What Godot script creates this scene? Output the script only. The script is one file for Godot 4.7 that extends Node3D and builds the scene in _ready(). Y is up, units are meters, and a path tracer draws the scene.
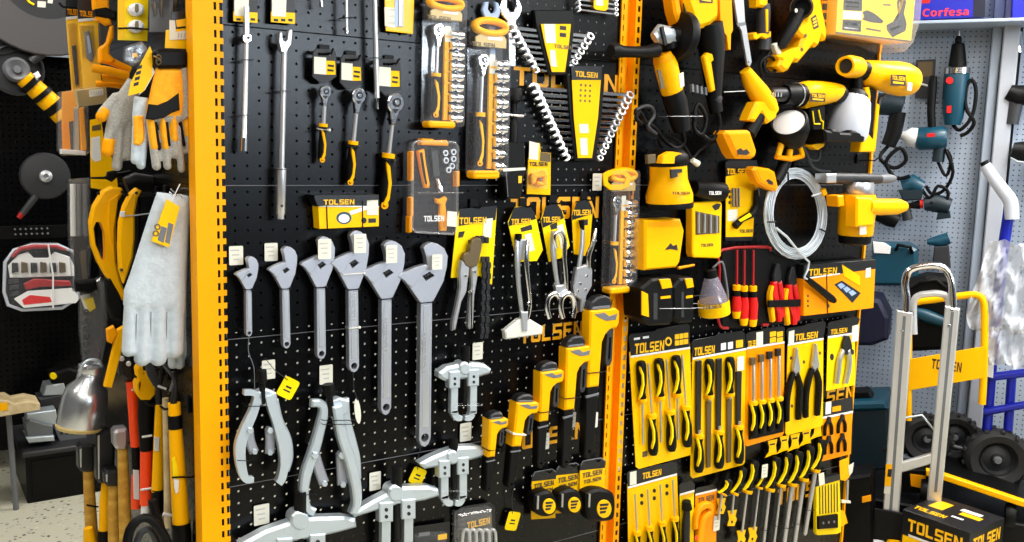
extends Node3D
# A shop corner: a yellow and black pegboard gondola hung with hand tools and power tools.
const CAM := Vector3(-0.4763, 1.5, 1.7745)
const FOCAL := 923.7
var cam_basis := Basis.from_euler(Vector3(deg_to_rad(-7.667), deg_to_rad(-34.06), deg_to_rad(1.533)))
var MAIN := Transform3D()                 # the gondola's face: x to the right, y up, z out
var LEFT := Transform3D(Basis(), Vector3(0, 0, -2.2))
var RIGHT := Transform3D(Basis(Vector3(0.515, 0, 0.857), Vector3.UP, Vector3(-0.857, 0, 0.515)), Vector3(2.62, 0, -0.1))
var K := {}                               # materials
var taken := {}
var shared := {}
# the thing being built
var cur: Node3D
var F: Transform3D
var W := 0.0
var O := Vector3.ZERO                     # its origin in the frame
var INV := Transform3D()

# ---------- mesh building ----------
class M:
	var V := PackedVector3Array()
	var N := PackedVector3Array()
	var x := Transform3D()
	func ts(a: Vector3, b: Vector3, c: Vector3, na: Vector3, nb: Vector3, nc: Vector3) -> void:
		V.append(x * a); V.append(x * c); V.append(x * b)
		N.append((x.basis * na).normalized()); N.append((x.basis * nc).normalized()); N.append((x.basis * nb).normalized())
	func t(a: Vector3, b: Vector3, c: Vector3) -> void:
		var n := (b - a).cross(c - a)
		if n.length_squared() < 1e-20: return
		n = n.normalized()
		ts(a, b, c, n, n, n)
	func q(a: Vector3, b: Vector3, c: Vector3, d: Vector3) -> void:
		t(a, b, c); t(a, c, d)
	func to(a: Vector3, b: Vector3, c: Vector3, o: Vector3) -> void:
		if (b - a).cross(c - a).dot((a + b + c) / 3.0 - o) < 0: t(a, c, b)
		else: t(a, b, c)
	func box(c: Vector3, s: Vector3, b := 0.0) -> void:
		var h := s * 0.5
		b = minf(b, minf(h.x, minf(h.y, h.z)) * 0.9)
		for ax in 3:
			var u := (ax + 1) % 3
			var v := (ax + 2) % 3
			for sg in [-1.0, 1.0]:
				var p: Array[Vector3] = []
				for k in [[-1, -1], [1, -1], [1, 1], [-1, 1]]:
					var w := Vector3.ZERO
					w[ax] = sg * h[ax]; w[u] = k[0] * (h[u] - b); w[v] = k[1] * (h[v] - b)
					p.append(c + w)
				to(p[0], p[1], p[2], c); to(p[0], p[2], p[3], c)
			if b > 0.0:
				for su in [-1.0, 1.0]:
					for sv in [-1.0, 1.0]:
						var p: Array[Vector3] = []
						for k in [[-1, 0], [1, 0], [1, 1], [-1, 1]]:
							var w := Vector3.ZERO
							w[ax] = k[0] * (h[ax] - b)
							w[u] = su * (h[u] - (b if k[1] == 0 else 0.0)); w[v] = sv * (h[v] - (0.0 if k[1] == 0 else b))
							p.append(c + w)
						to(p[0], p[1], p[2], c); to(p[0], p[2], p[3], c)
		if b > 0.0:
			for sx in [-1.0, 1.0]:
				for sy in [-1.0, 1.0]:
					for sz in [-1.0, 1.0]:
						var g := Vector3(sx, sy, sz)
						to(c + g * Vector3(h.x, h.y - b, h.z - b), c + g * Vector3(h.x - b, h.y, h.z - b), c + g * Vector3(h.x - b, h.y - b, h.z), c)
	func prism(poly: PackedVector2Array, z0: float, z1: float, bev := 0.0, holes := [], tidied := false) -> void:
		if poly.size() < 3: return
		var p := poly.duplicate()
		if not area(p) > 0.0: p.reverse()
		var inset := shrink(p, bev) if bev > 0.0 else p
		var cap := inset.duplicate()
		var tri := PackedInt32Array()
		for e in [2e-5, 6e-5, 1e-5, 1.5e-4]:
			for flip in 2:
				cap = inset.duplicate()
				var hs := holes.duplicate()
				if flip: hs.reverse()
				for h in hs:
					var hp: PackedVector2Array = h.duplicate()
					if area(hp) > 0.0: hp.reverse()
					cap = bridge(cap, hp, e)
				if tri.is_empty(): tri = cut(cap)
				if not tri.is_empty(): break
			if not tri.is_empty(): break
		if tri.is_empty() and holes.is_empty() and not tidied and cut(p).is_empty():       # an outline that crosses itself: tidy it, then go on
			var q := PackedVector2Array()
			for v in p: q.append(v * 1000.0)
			var best := PackedVector2Array()
			for c in Geometry2D.offset_polygon(q, 0.02):
				if absf(area(c)) > (absf(area(best)) if best.size() else 0.0): best = c
			if best.size() > 2 and cut_ok(best):
				for k in best.size(): best[k] *= 0.001
				prism(best, z0, z1, 0.0, [], true)
				return
		for h in holes:
			var hp: PackedVector2Array = h.duplicate()
			if area(hp) > 0.0: hp.reverse()
			wall(hp, z0, z1)
		if tri.is_empty():
			tri = cut(p)
			cap = p
		for i in range(0, tri.size(), 3):
			var a := cap[tri[i]]
			var b := cap[tri[i + 1]]
			var c := cap[tri[i + 2]]
			if (b - a).cross(c - a) < 0.0:
				var s := b
				b = c; c = s
			t(Vector3(a.x, a.y, z1), Vector3(b.x, b.y, z1), Vector3(c.x, c.y, z1))
			t(Vector3(a.x, a.y, z0), Vector3(c.x, c.y, z0), Vector3(b.x, b.y, z0))
		wall(p, z0, z1 - bev)
		if bev > 0.0:
			var n := p.size()
			for i in n:
				var j := (i + 1) % n
				q(Vector3(p[i].x, p[i].y, z1 - bev), Vector3(p[j].x, p[j].y, z1 - bev), Vector3(inset[j].x, inset[j].y, z1), Vector3(inset[i].x, inset[i].y, z1))
	func wall(p: PackedVector2Array, z0: float, z1: float) -> void:
		var n := p.size()
		var en := PackedVector2Array()
		for i in n:
			var d := (p[(i + 1) % n] - p[i]).normalized()
			en.append(Vector2(d.y, -d.x))
		for i in n:
			var j := (i + 1) % n
			var na := en[i]
			var nb := en[i]
			if en[i].dot(en[(i + n - 1) % n]) > 0.75: na = (en[i] + en[(i + n - 1) % n]).normalized()
			if en[i].dot(en[j]) > 0.75: nb = (en[i] + en[j]).normalized()
			var A := Vector3(na.x, na.y, 0)
			var B := Vector3(nb.x, nb.y, 0)
			var a := Vector3(p[i].x, p[i].y, z0)
			var b := Vector3(p[j].x, p[j].y, z0)
			var c := Vector3(p[j].x, p[j].y, z1)
			var d := Vector3(p[i].x, p[i].y, z1)
			ts(a, b, c, A, B, B); ts(a, c, d, A, B, A)
	static func cut_ok(q: PackedVector2Array) -> bool:
		return not Geometry2D.triangulate_polygon(q).is_empty()
	static func cut(p: PackedVector2Array) -> PackedInt32Array:       # in millimetres: the cutter drops tiny triangles
		var q := PackedVector2Array()
		for v in p: q.append(v * 1000.0)
		return Geometry2D.triangulate_polygon(q)
	static func area(p: PackedVector2Array) -> float:
		var s := 0.0
		for i in p.size(): s += p[i].cross(p[(i + 1) % p.size()])
		return s * 0.5
	static func shrink(p: PackedVector2Array, d: float) -> PackedVector2Array:
		var r := PackedVector2Array()
		var n := p.size()
		for i in n:
			var a := (p[i] - p[(i + n - 1) % n]).normalized()
			var b := (p[(i + 1) % n] - p[i]).normalized()
			var m := Vector2(-a.y, a.x) + Vector2(-b.y, b.x)
			var l := m.length_squared()
			r.append(p[i] + (m * (2.0 * d / maxf(l, 1.2)) if l > 1e-6 else Vector2.ZERO))
		return r
	static func bridge(o: PackedVector2Array, h: PackedVector2Array, eps := 2e-5) -> PackedVector2Array:
		var bi := 0
		var bj := 0
		var best := 1e9
		for i in o.size():
			for j in h.size():
				var d := o[i].distance_squared_to(h[j])
				if d < best:
					best = d; bi = i; bj = j
		var r := PackedVector2Array()
		for i in bi + 1: r.append(o[i])
		for k in h.size() + 1: r.append(h[(bj + k) % h.size()])
		for i in range(bi, o.size()): r.append(o[i])
		# keep the slit a hair open so that the triangulation stays simple
		var e := -(h[bj] - o[bi]).orthogonal().normalized() * eps
		r[bi] += e; r[bi + 1] += e
		return r
	func lathe(prof: PackedVector2Array, seg := 14) -> void:    # (radius, y), from the lower end up or from the top down
		var n := prof.size()
		var sn := PackedVector2Array()
		var dirn := 1.0 if prof[n - 1].y >= prof[0].y else -1.0
		for i in n - 1:
			var d := (prof[i + 1] - prof[i]).normalized() * dirn
			sn.append(Vector2(d.y, -d.x))
		for i in n - 1:
			var na := sn[i]
			var nb := sn[i]
			if i > 0 and sn[i].dot(sn[i - 1]) > 0.7: na = (sn[i] + sn[i - 1]).normalized()
			if i < n - 2 and sn[i].dot(sn[i + 1]) > 0.7: nb = (sn[i] + sn[i + 1]).normalized()
			for k in seg:
				var a0 := TAU * k / seg
				var a1 := TAU * (k + 1) / seg
				var e0 := Vector3(cos(a0), 0, -sin(a0))
				var e1 := Vector3(cos(a1), 0, -sin(a1))
				var y := Vector3.UP
				var p00 := e0 * prof[i].x + y * prof[i].y
				var p01 := e1 * prof[i].x + y * prof[i].y
				var p10 := e0 * prof[i + 1].x + y * prof[i + 1].y
				var p11 := e1 * prof[i + 1].x + y * prof[i + 1].y
				var n00 := e0 * na.x + y * na.y
				var n01 := e1 * na.x + y * na.y
				var n10 := e0 * nb.x + y * nb.y
				var n11 := e1 * nb.x + y * nb.y
				if dirn > 0:
					if prof[i].x > 1e-6: ts(p00, p01, p11, n00, n01, n11)
					if prof[i + 1].x > 1e-6: ts(p00, p11, p10, n00, n11, n10)
				else:
					if prof[i].x > 1e-6: ts(p00, p11, p01, n00, n11, n01)
					if prof[i + 1].x > 1e-6: ts(p00, p10, p11, n00, n10, n11)
	func tube(pts: PackedVector3Array, radii, seg := 8, closed := false, flat := 1.0) -> void:   # flat: depth of the section over its width
		var n := pts.size()
		if n < 2: return
		var tan0 := (pts[1] - pts[0]).normalized()
		var up := Vector3(0, 0, 1) if absf(tan0.z) < 0.9 else Vector3(1, 0, 0)
		var rings := []
		var norms := []
		for i in n:
			var d: Vector3
			if closed: d = (pts[(i + 1) % n] - pts[(i + n - 1) % n]).normalized()
			elif i == 0: d = tan0
			elif i == n - 1: d = (pts[i] - pts[i - 1]).normalized()
			else: d = ((pts[i + 1] - pts[i]).normalized() + (pts[i] - pts[i - 1]).normalized()).normalized()
			var side := d.cross(up)
			if side.length_squared() < 1e-8: side = d.cross(Vector3(0.3, 1, 0.2))
			side = side.normalized()
			up = side.cross(d).normalized()
			var r: float = radii if radii is float else radii[i]
			var ring := PackedVector3Array()
			var nm := PackedVector3Array()
			for k in seg:
				var a := TAU * (k + 0.5) / seg
				ring.append(pts[i] + (side * cos(a) + up * (sin(a) * flat)) * r)
				nm.append((side * cos(a) * flat + up * sin(a)).normalized())
			rings.append(ring); norms.append(nm)
		for i in (n if closed else n - 1):
			var j := (i + 1) % n
			for k in seg:
				var l := (k + 1) % seg
				ts(rings[i][k], rings[j][l], rings[i][l], norms[i][k], norms[j][l], norms[i][l])
				ts(rings[i][k], rings[j][k], rings[j][l], norms[i][k], norms[j][k], norms[j][l])
		if not closed:
			for k in seg:
				var l := (k + 1) % seg
				t(pts[0], rings[0][k], rings[0][l])
				t(pts[n - 1], rings[n - 1][l], rings[n - 1][k])
	func ball(c: Vector3, r: Vector3, seg := 12) -> void:
		var keep := x
		x = x * Transform3D(Basis.from_scale(r), c)
		var p := PackedVector2Array()
		for i in 9: p.append(Vector2(cos(-PI / 2 + PI * i / 8), sin(-PI / 2 + PI * i / 8)))
		p[0].x = 0; p[8].x = 0
		lathe(p, seg)
		x = keep
	# a padded flat shape: sd gives the signed distance in metres; swells to thick at round_ from the edge
	func pad(sd: Callable, r: Rect2, cell: float, thick: float, round_: float, z: float) -> void:
		var nx := int(r.size.x / cell) + 2
		var ny := int(r.size.y / cell) + 2
		var d := PackedFloat32Array()
		for j in ny:
			for i in nx: d.append(sd.call(r.position + Vector2(i, j) * cell))
		var p := PackedVector3Array()
		for j in ny:
			for i in nx:
				var q := r.position + Vector2(i, j) * cell
				var v: float = d[j * nx + i]
				var h := 0.0
				if v > 0.0:
					if v < cell * 1.6:
						var g := Vector2(sd.call(q + Vector2(cell * 0.3, 0)) - v, sd.call(q + Vector2(0, cell * 0.3)) - v)
						if g.length_squared() > 1e-14: q -= g.normalized() * v
				else: h = thick * sqrt(1.0 - pow(1.0 - minf(-v / round_, 1.0), 2.0))
				p.append(Vector3(q.x, q.y, h))
		var n := PackedVector3Array()
		n.resize(p.size())
		var cells := []
		for j in ny - 1:
			for i in nx - 1:
				var a := j * nx + i
				if d[a] > 0 and d[a + 1] > 0 and d[a + nx] > 0 and d[a + nx + 1] > 0: continue
				cells.append(a)
				var f := (p[a + 1] - p[a]).cross(p[a + nx] - p[a]) + (p[a + nx] - p[a + nx + 1]).cross(p[a + 1] - p[a + nx + 1])
				for k in [a, a + 1, a + nx, a + nx + 1]: n[k] += f
		var o := Vector3(0, 0, z)
		var b := Vector3(1, 1, -1)
		for k in n.size(): n[k] = n[k].normalized() if n[k].length_squared() > 0 else Vector3(0, 0, 1)
		for a in cells:
			for t3 in [[a, a + 1, a + nx + 1], [a, a + nx + 1, a + nx]]:
				ts(o + p[t3[0]], o + p[t3[1]], o + p[t3[2]], n[t3[0]], n[t3[1]], n[t3[2]])
				ts(o + p[t3[0]] * b, o + p[t3[2]] * b, o + p[t3[1]] * b, n[t3[0]] * b, n[t3[2]] * b, n[t3[1]] * b)
	func mesh() -> ArrayMesh:
		var m := ArrayMesh.new()
		if V.is_empty(): return m
		var a := []
		a.resize(Mesh.ARRAY_MAX)
		a[Mesh.ARRAY_VERTEX] = V; a[Mesh.ARRAY_NORMAL] = N
		m.add_surface_from_arrays(Mesh.PRIMITIVE_TRIANGLES, a)
		return m

func v2(a: Array) -> PackedVector2Array:
	var r := PackedVector2Array()
	for i in range(0, a.size(), 2): r.append(Vector2(a[i], a[i + 1]))
	return r
func rr(w: float, h: float, r := 0.004, n := 3, cx := 0.0, cy := 0.0) -> PackedVector2Array:
	var p := PackedVector2Array()
	r = minf(r, minf(w, h) * 0.499)
	for c in 4:
		var o := Vector2([1, -1, -1, 1][c] * (w / 2 - r), [1, 1, -1, -1][c] * (h / 2 - r)) + Vector2(cx, cy)
		for k in n + 1: p.append(o + Vector2.from_angle(PI / 2 * (c + float(k) / n)) * r)
	return p
func circ(r: float, n := 12, cx := 0.0, cy := 0.0, ry := -1.0) -> PackedVector2Array:
	var p := PackedVector2Array()
	for k in n: p.append(Vector2(cx + cos(TAU * k / n) * r, cy + sin(TAU * k / n) * (r if ry < 0 else ry)))
	return p
func stroke(p: PackedVector2Array, w) -> PackedVector2Array:   # the outline of a line of width w (one or one per point)
	var a := PackedVector2Array()
	var b := PackedVector2Array()
	var n := p.size()
	for i in n:
		var d := (p[mini(i + 1, n - 1)] - p[maxi(i - 1, 0)]).normalized()
		var s := Vector2(-d.y, d.x) * ((w if w is float else w[i]) as float) * 0.5
		a.append(p[i] + s); b.append(p[i] - s)
	b.reverse()
	a.append_array(b)
	return a
func smooth2(p: PackedVector2Array, closed := false, sub := 4) -> PackedVector2Array:
	var r := PackedVector2Array()
	var n := p.size()
	for i in (n if closed else n - 1):
		var a := p[(i + n - 1) % n] if closed else p[maxi(i - 1, 0)]
		var d := p[(i + 2) % n] if closed else p[mini(i + 2, n - 1)]
		for k in sub: r.append(p[i].cubic_interpolate(p[(i + 1) % n], a, d, float(k) / sub))
	if not closed: r.append(p[n - 1])
	return r

# ---------- from the photograph's frame to places on a plane ----------
func at(px: float, py: float, w := 0.0, f := MAIN) -> Vector3:
	var d := cam_basis * Vector3((px - 512.0) / FOCAL, -(py - 271.0) / FOCAL, -1.0)
	var n := f.basis.z
	return CAM + d * ((f.origin + n * w - CAM).dot(n) / d.dot(n))
func on_floor(px: float, py: float, h := 0.0) -> Vector3:
	var d := cam_basis * Vector3((px - 512.0) / FOCAL, -(py - 271.0) / FOCAL, -1.0)
	return CAM + d * ((h - CAM.y) / d.y)
func l2(px: float, py: float, z := 0.0) -> Vector2:            # a point of the thing being built, z in front of its own plane
	var p := INV * at(px, py, W + z, F)
	return Vector2(p.x, p.y)
func l3(px: float, py: float, z := 0.0) -> Vector3:
	return INV * at(px, py, W + z, F)
func lp(a: Array, z := 0.0) -> PackedVector2Array:
	var r := PackedVector2Array()
	for i in range(0, a.size(), 2): r.append(l2(a[i], a[i + 1], z))
	return r
func kx(px: float, py: float) -> float: return at(px, py, W, F).distance_to(at(px + 1, py, W, F))
func ky(px: float, py: float) -> float: return at(px, py, W, F).distance_to(at(px, py + 1, W, F))

# ---------- nodes ----------
func numbered(n: String) -> String:
	var k: int = taken.get(n, 0)
	taken[n] = k + 1
	return n if k == 0 else "%s_%03d" % [n, k]
func tag(o: Node3D, label: String, category: String, group := "") -> Node3D:
	o.set_meta("label", label); o.set_meta("category", category)
	if group: o.set_meta("group", group)
	return o
func obj(called: String, m, mat: Material, parent: Node3D = null) -> MeshInstance3D:
	var o := MeshInstance3D.new()
	o.mesh = m.mesh() if m is M else m
	o.material_override = mat
	if parent == null or parent == self:
		o.name = numbered(called)
		add_child(o, true)
	else:
		var nm := called
		var k := 0
		while parent.has_node(nm):
			k += 1
			nm = "%s_%03d" % [called, k]
		o.name = nm
		parent.add_child(o, true)
	return o
func thing(called: String, label: String, category: String, group := "", xf := Transform3D()) -> Node3D:
	var o := Node3D.new()
	o.name = numbered(called)
	add_child(o, true)
	o.transform = xf
	tag(o, label, category, group)
	return o
# start a thing whose plane stands w in front of frame f, with its origin at a pixel; a second pixel turns its own -y that way
func begin(called: String, label: String, category: String, group: String, px: float, py: float, w := 0.02, f := MAIN, qx := -1.0, qy := 0.0) -> Node3D:
	F = f; W = w
	var p := at(px, py, w, f)
	var b := f.basis
	if qx >= 0:
		var d := (at(qx, qy, w, f) - p).normalized()
		b = Basis(d.cross(-f.basis.z).normalized(), -d, f.basis.z)
		if b.x.dot(f.basis.x) < 0: b = Basis(-b.x, b.y, b.z)
	var xf := Transform3D(b, p)
	INV = xf.affine_inverse()
	cur = thing(called, label, category, group, xf)
	return cur
func pr(called: String, mat: Material, pts: Array, z0: float, z1: float, bev := 0.0008, parent: Node3D = null, holes := [], sm := false) -> MeshInstance3D:
	var m := M.new()
	var hs := []
	for h in holes: hs.append(lp(h, z1))
	var p := lp(pts, z1)
	if sm: p = smooth2(p, true, 3)
	m.prism(p, z0, z1, bev, hs)
	return obj(called, m, mat, parent if parent else cur)
func pg(called: String, mat: Material, poly: PackedVector2Array, z0: float, z1: float, bev := 0.0, parent: Node3D = null, holes := []) -> MeshInstance3D:
	var m := M.new()
	m.prism(poly, z0, z1, bev, holes)
	return obj(called, m, mat, parent if parent else cur)
# a round bar through pixels: pts [x, y, z, ...], radius in pixels (one or one per point)
func tb(called: String, mat: Material, pts: Array, rad, seg := 8, parent: Node3D = null, flat := 1.0, closed := false, sm := 0) -> MeshInstance3D:
	var m := M.new()
	var p := PackedVector3Array()
	var r := PackedFloat32Array()
	for i in range(0, pts.size(), 3):
		p.append(l3(pts[i], pts[i + 1], pts[i + 2]))
		r.append((rad if not rad is Array else rad[i / 3]) * ky(pts[i], pts[i + 1]))
	if sm > 0:
		var n := p.size()
		var p2 := PackedVector3Array()
		var r2 := PackedFloat32Array()
		for i in (n if closed else n - 1):
			for k in sm:
				var a := p[(i + n - 1) % n] if closed else p[maxi(i - 1, 0)]
				var d := p[(i + 2) % n] if closed else p[mini(i + 2, n - 1)]
				p2.append(p[i].cubic_interpolate(p[(i + 1) % n], a, d, float(k) / sm))
				r2.append(lerpf(r[i], r[(i + 1) % n], float(k) / sm))
		if not closed:
			p2.append(p[n - 1]); r2.append(r[n - 1])
		p = p2; r = r2
	m.tube(p, r, seg, closed, flat)
	return obj(called, m, mat, parent if parent else cur)
# a turned piece whose axis runs from one pixel to another: prof [radius px, share of the way, ...]
func lt(called: String, mat: Material, x0: float, y0: float, z0: float, x1: float, y1: float, z1: float, prof: Array, seg := 14, parent: Node3D = null) -> MeshInstance3D:
	var a := l3(x0, y0, z0)
	var b := l3(x1, y1, z1)
	var k := ky(x0, y0)
	var p := PackedVector2Array()
	for i in range(0, prof.size(), 2): p.append(Vector2(prof[i] * k, prof[i + 1] * a.distance_to(b)))
	return obj(called, turned(p, a, b, seg), mat, parent if parent else cur)
func turned(p: PackedVector2Array, a: Vector3, b: Vector3, seg := 14) -> M:
	var m := M.new()
	var y := (b - a).normalized()
	var s := Vector3(0, 0, 1) if absf(y.z) < 0.9 else Vector3(1, 0, 0)
	var xx := y.cross(s).normalized()
	m.x = Transform3D(Basis(xx, y, xx.cross(y)), a)
	m.lathe(p, seg)
	return m
func cyl(m: M, a: Vector3, b: Vector3, r: float, seg := 10) -> void:
	m.tube(PackedVector3Array([a, b]), r, seg)

# ---------- lettering ----------
const GLYPH := {"T": [[0, 5, 5, 5, 5, 6.2, 0, 6.2], [1.85, 0, 3.15, 0, 3.15, 5, 1.85, 5]],
	"O": [[0, 0.6, 0.6, 0, 4.4, 0, 5, 0.6, 5, 1.2, 0, 1.2], [0, 5, 5, 5, 5, 5.6, 4.4, 6.2, 0.6, 6.2, 0, 5.6], [0, 1.2, 1.3, 1.2, 1.3, 5, 0, 5], [3.7, 1.2, 5, 1.2, 5, 5, 3.7, 5]],
	"L": [[0, 0, 4.6, 0, 4.6, 1.2, 0, 1.2], [0, 1.2, 1.3, 1.2, 1.3, 6.2, 0, 6.2]],
	"S": [[0, 0, 4.4, 0, 5, 0.6, 5, 1.2, 0, 1.2], [3.7, 1.2, 5, 1.2, 5, 2.5, 3.7, 2.5], [0, 2.5, 5, 2.5, 5, 3.0, 4.4, 3.7, 0, 3.7], [0, 3.7, 1.3, 3.7, 1.3, 5, 0, 5], [0, 5, 5, 5, 5, 6.2, 0.6, 6.2, 0, 5.6]],
	"E": [[0, 0, 4.7, 0, 4.7, 1.2, 0, 1.2], [0, 1.2, 1.3, 1.2, 1.3, 5, 0, 5], [1.3, 2.5, 4.3, 2.5, 4.3, 3.7, 1.3, 3.7], [0, 5, 4.7, 5, 4.7, 6.2, 0, 6.2]],
	"N": [[0, 0, 1.3, 0, 1.3, 6.2, 0, 6.2], [3.7, 0, 5, 0, 5, 6.2, 3.7, 6.2], [1.3, 4.4, 3.7, 0, 3.7, 1.8, 1.3, 6.2]]}
func word_mesh(word: String) -> ArrayMesh:         # one unit wide and high, centred, 1 deep
	if not shared.has("w" + word):
		var m := M.new()
		var wide := word.length() * 5.8 - 0.8
		for i in word.length():
			for g in GLYPH[word[i]]:
				var p := PackedVector2Array()
				for k in range(0, g.size(), 2): p.append(Vector2((g[k] + i * 5.8 - wide / 2) / wide, g[k + 1] / 6.2 - 0.5))
				m.prism(p, 0, 1)
		shared["w" + word] = m.mesh()
	return shared["w" + word]
func brand(x: float, y: float, w: float, h: float, z: float, mat: Material, parent: Node3D = null, word := "TOLSEN", turn := 0.0) -> MeshInstance3D:
	var o := obj("lettering", word_mesh(word), mat, parent if parent else cur)
	var p := l3(x, y, z)
	var par := parent if parent else cur
	if par != cur: p = par.transform.affine_inverse() * p
	# the word runs along the frame's own level line, or turned from it
	var level := (INV.basis * F.basis)
	o.transform = Transform3D(level * Basis(Vector3(0, 0, 1), turn) * Basis.from_scale(Vector3(w * kx(x, y), h * ky(x, y), 0.0006)), p)
	if turn != 0.0 and absf(sin(turn)) > 0.7: o.transform.basis = level * Basis(Vector3(0, 0, 1), turn) * Basis.from_scale(Vector3(w * ky(x, y), h * kx(x, y), 0.0006))
	return o
func text_at(s: String, p: Vector3, b: Basis, w: float, h: float, mat: Material, parent: Node3D, bold := true) -> MeshInstance3D:
	if not shared.has("t" + s):
		var t := TextMesh.new()
		var f := SystemFont.new()
		f.font_names = PackedStringArray(["Droid Sans"])
		f.font_weight = 700 if bold else 400
		t.font = f; t.font_size = 40; t.pixel_size = 0.01; t.depth = 0.02; t.curve_step = 3.0; t.text = s
		shared["t" + s] = t
	var t: TextMesh = shared["t" + s]
	var bb := t.get_aabb()
	var o := obj("lettering", t, mat, parent)
	var sx := w / maxf(bb.size.x, 1e-4)
	var sy := h / maxf(bb.size.y, 1e-4)
	o.transform = Transform3D(b * Basis.from_scale(Vector3(sx, sy, 0.03)), p - b * Vector3((bb.position.x + bb.size.x / 2) * sx, (bb.position.y + bb.size.y / 2) * sy, 0))
	return o
func text(s: String, x: float, y: float, w: float, h: float, z: float, mat: Material, parent: Node3D = null, turn := 0.0) -> MeshInstance3D:
	return text_at(s, l3(x, y, z), (INV.basis * F.basis) * Basis(Vector3(0, 0, 1), turn), w * kx(x, y), h * ky(x, y), mat, parent if parent else cur)

# ---------- materials ----------
func mat(key: String, c: Color, rough := 0.5, metal := 0.0, relief := 0.0, grain := "fine") -> StandardMaterial3D:
	var m := StandardMaterial3D.new()
	m.resource_name = key
	m.albedo_color = c; m.roughness = rough; m.metallic = metal
	if relief > 0:
		m.normal_enabled = true
		m.normal_texture = K["_" + grain]
		m.normal_scale = relief
		m.uv1_triplanar = true
		m.uv1_scale = Vector3.ONE * (25.0 if grain == "fine" else 9.0)
	K[key] = m
	return m
func noise_map(freq: float, normal: bool, seed_: int, size := 256) -> NoiseTexture2D:
	var n := FastNoiseLite.new()
	n.seed = seed_; n.frequency = freq; n.fractal_octaves = 4
	var t := NoiseTexture2D.new()
	t.width = size; t.height = size; t.seamless = true; t.noise = n; t.as_normal_map = normal; t.bump_strength = 3.0
	return t
func tone(m: StandardMaterial3D, a: Color, b: Color, freq: float, scale: float, seed_: int, c0 := 0.3, c1 := 0.7) -> void:
	var t := noise_map(freq, false, seed_)
	var g := Gradient.new()
	g.offsets = PackedFloat32Array([c0, c1]); g.colors = PackedColorArray([a, b])
	t.color_ramp = g
	m.albedo_color = Color.WHITE
	m.albedo_texture = t
	m.uv1_triplanar = true
	m.uv1_scale = Vector3.ONE * scale
func materials() -> void:
	K["_fine"] = noise_map(0.08, true, 3)
	K["_coarse"] = noise_map(0.02, true, 5)
	mat("post_yellow", Color(1.0, 0.67, 0.0), 0.42, 0, 0.15)
	mat("post_recess", Color(1.0, 0.66, 0.0), 0.45, 0, 0.15)
	mat("panel", Color(0.015, 0.015, 0.02), 0.25, 0, 0.10)
	mat("seam", Color(0.42, 0.42, 0.44), 0.45, 0.3)
	mat("yellow", Color(1.0, 0.72, 0.015), 0.35, 0, 0.08)
	mat("orange_yellow", Color(1.0, 0.645, 0.02), 0.4, 0, 0.08)
	mat("lemon", Color(1.0, 0.86, 0.04), 0.4)
	mat("card", Color(1.0, 0.77, 0.02), 0.35)
	mat("card_bright", Color(1.0, 0.80, 0.02), 0.4)
	mat("card_orange", Color(1.0, 0.60, 0.02), 0.35)
	mat("card_head", Color(0.06, 0.065, 0.08), 0.35)
	mat("black", Color(0.035, 0.035, 0.04), 0.42, 0, 0.2)
	mat("rubber", Color(0.02, 0.02, 0.022), 0.5, 0, 0.2)
	K.rubber.metallic_specular = 0.3
	K.black.metallic_specular = 0.3
	mat("dark_grey", Color(0.16, 0.165, 0.18), 0.5, 0, 0.2)
	mat("mid_grey", Color(0.42, 0.43, 0.45), 0.5, 0, 0.1)
	mat("chrome", Color(0.92, 0.92, 0.94), 0.16, 1.0, 0.03)
	mat("satin", Color(0.82, 0.83, 0.85), 0.34, 0.8, 0.12)
	mat("steel", Color(0.74, 0.74, 0.75), 0.36, 0.75, 0.25)
	mat("forged", Color(0.69, 0.70, 0.74), 0.42, 0.7, 0.4)
	mat("zinc", Color(0.78, 0.82, 0.85), 0.42, 0.65, 0.3)
	mat("dark_steel", Color(0.22, 0.22, 0.23), 0.4, 0.8, 0.3)
	mat("bronze", Color(0.42, 0.36, 0.26), 0.45, 0.6, 0.2)
	mat("white", Color(0.88, 0.87, 0.83), 0.55)
	mat("paper", Color(0.89, 0.88, 0.82), 0.7)
	mat("ink", Color(0.10, 0.10, 0.11), 0.6)
	mat("ink_grey", Color(0.74, 0.73, 0.71), 0.6)
	mat("print_white", Color(0.92, 0.92, 0.92), 0.45)
	mat("print_yellow", Color(1.0, 0.76, 0.03), 0.4)
	mat("letter_yellow", Color(0.95, 0.66, 0.02), 0.4)
	mat("orange", Color(1.0, 0.28, 0.02), 0.4, 0, 0.1)
	mat("red", Color(0.85, 0.06, 0.05), 0.4)
	mat("teal", Color(0.03, 0.26, 0.34), 0.4, 0, 0.1)
	mat("teal_dark", Color(0.03, 0.12, 0.16), 0.5, 0, 0.1)
	mat("blue", Color(0.02, 0.10, 0.62), 0.35, 0, 0.08)
	mat("box_blue", Color(0.06, 0.10, 0.66), 0.4)
	mat("pale_blue", Color(0.62, 0.70, 0.84), 0.3)
	mat("navy", Color(0.03, 0.04, 0.16), 0.45)
	mat("grey_wall", Color(0.64, 0.69, 0.76), 0.5, 0.0, 0.1)
	mat("grey_post", Color(0.68, 0.70, 0.74), 0.42, 0.0, 0.1)
	mat("alu", Color(0.84, 0.84, 0.84), 0.38, 0.6, 0.15)
	mat("plaster", Color(0.80, 0.80, 0.79), 0.8)
	mat("dark_wall", Color(0.22, 0.22, 0.24), 0.8)
	mat("fixture_grey", Color(0.34, 0.34, 0.36), 0.8)
	K.panel.metallic_specular = 0.36
	mat("ceiling", Color(0.84, 0.84, 0.83), 0.85)
	mat("bin_white", Color(0.76, 0.78, 0.83), 0.4)
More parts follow.
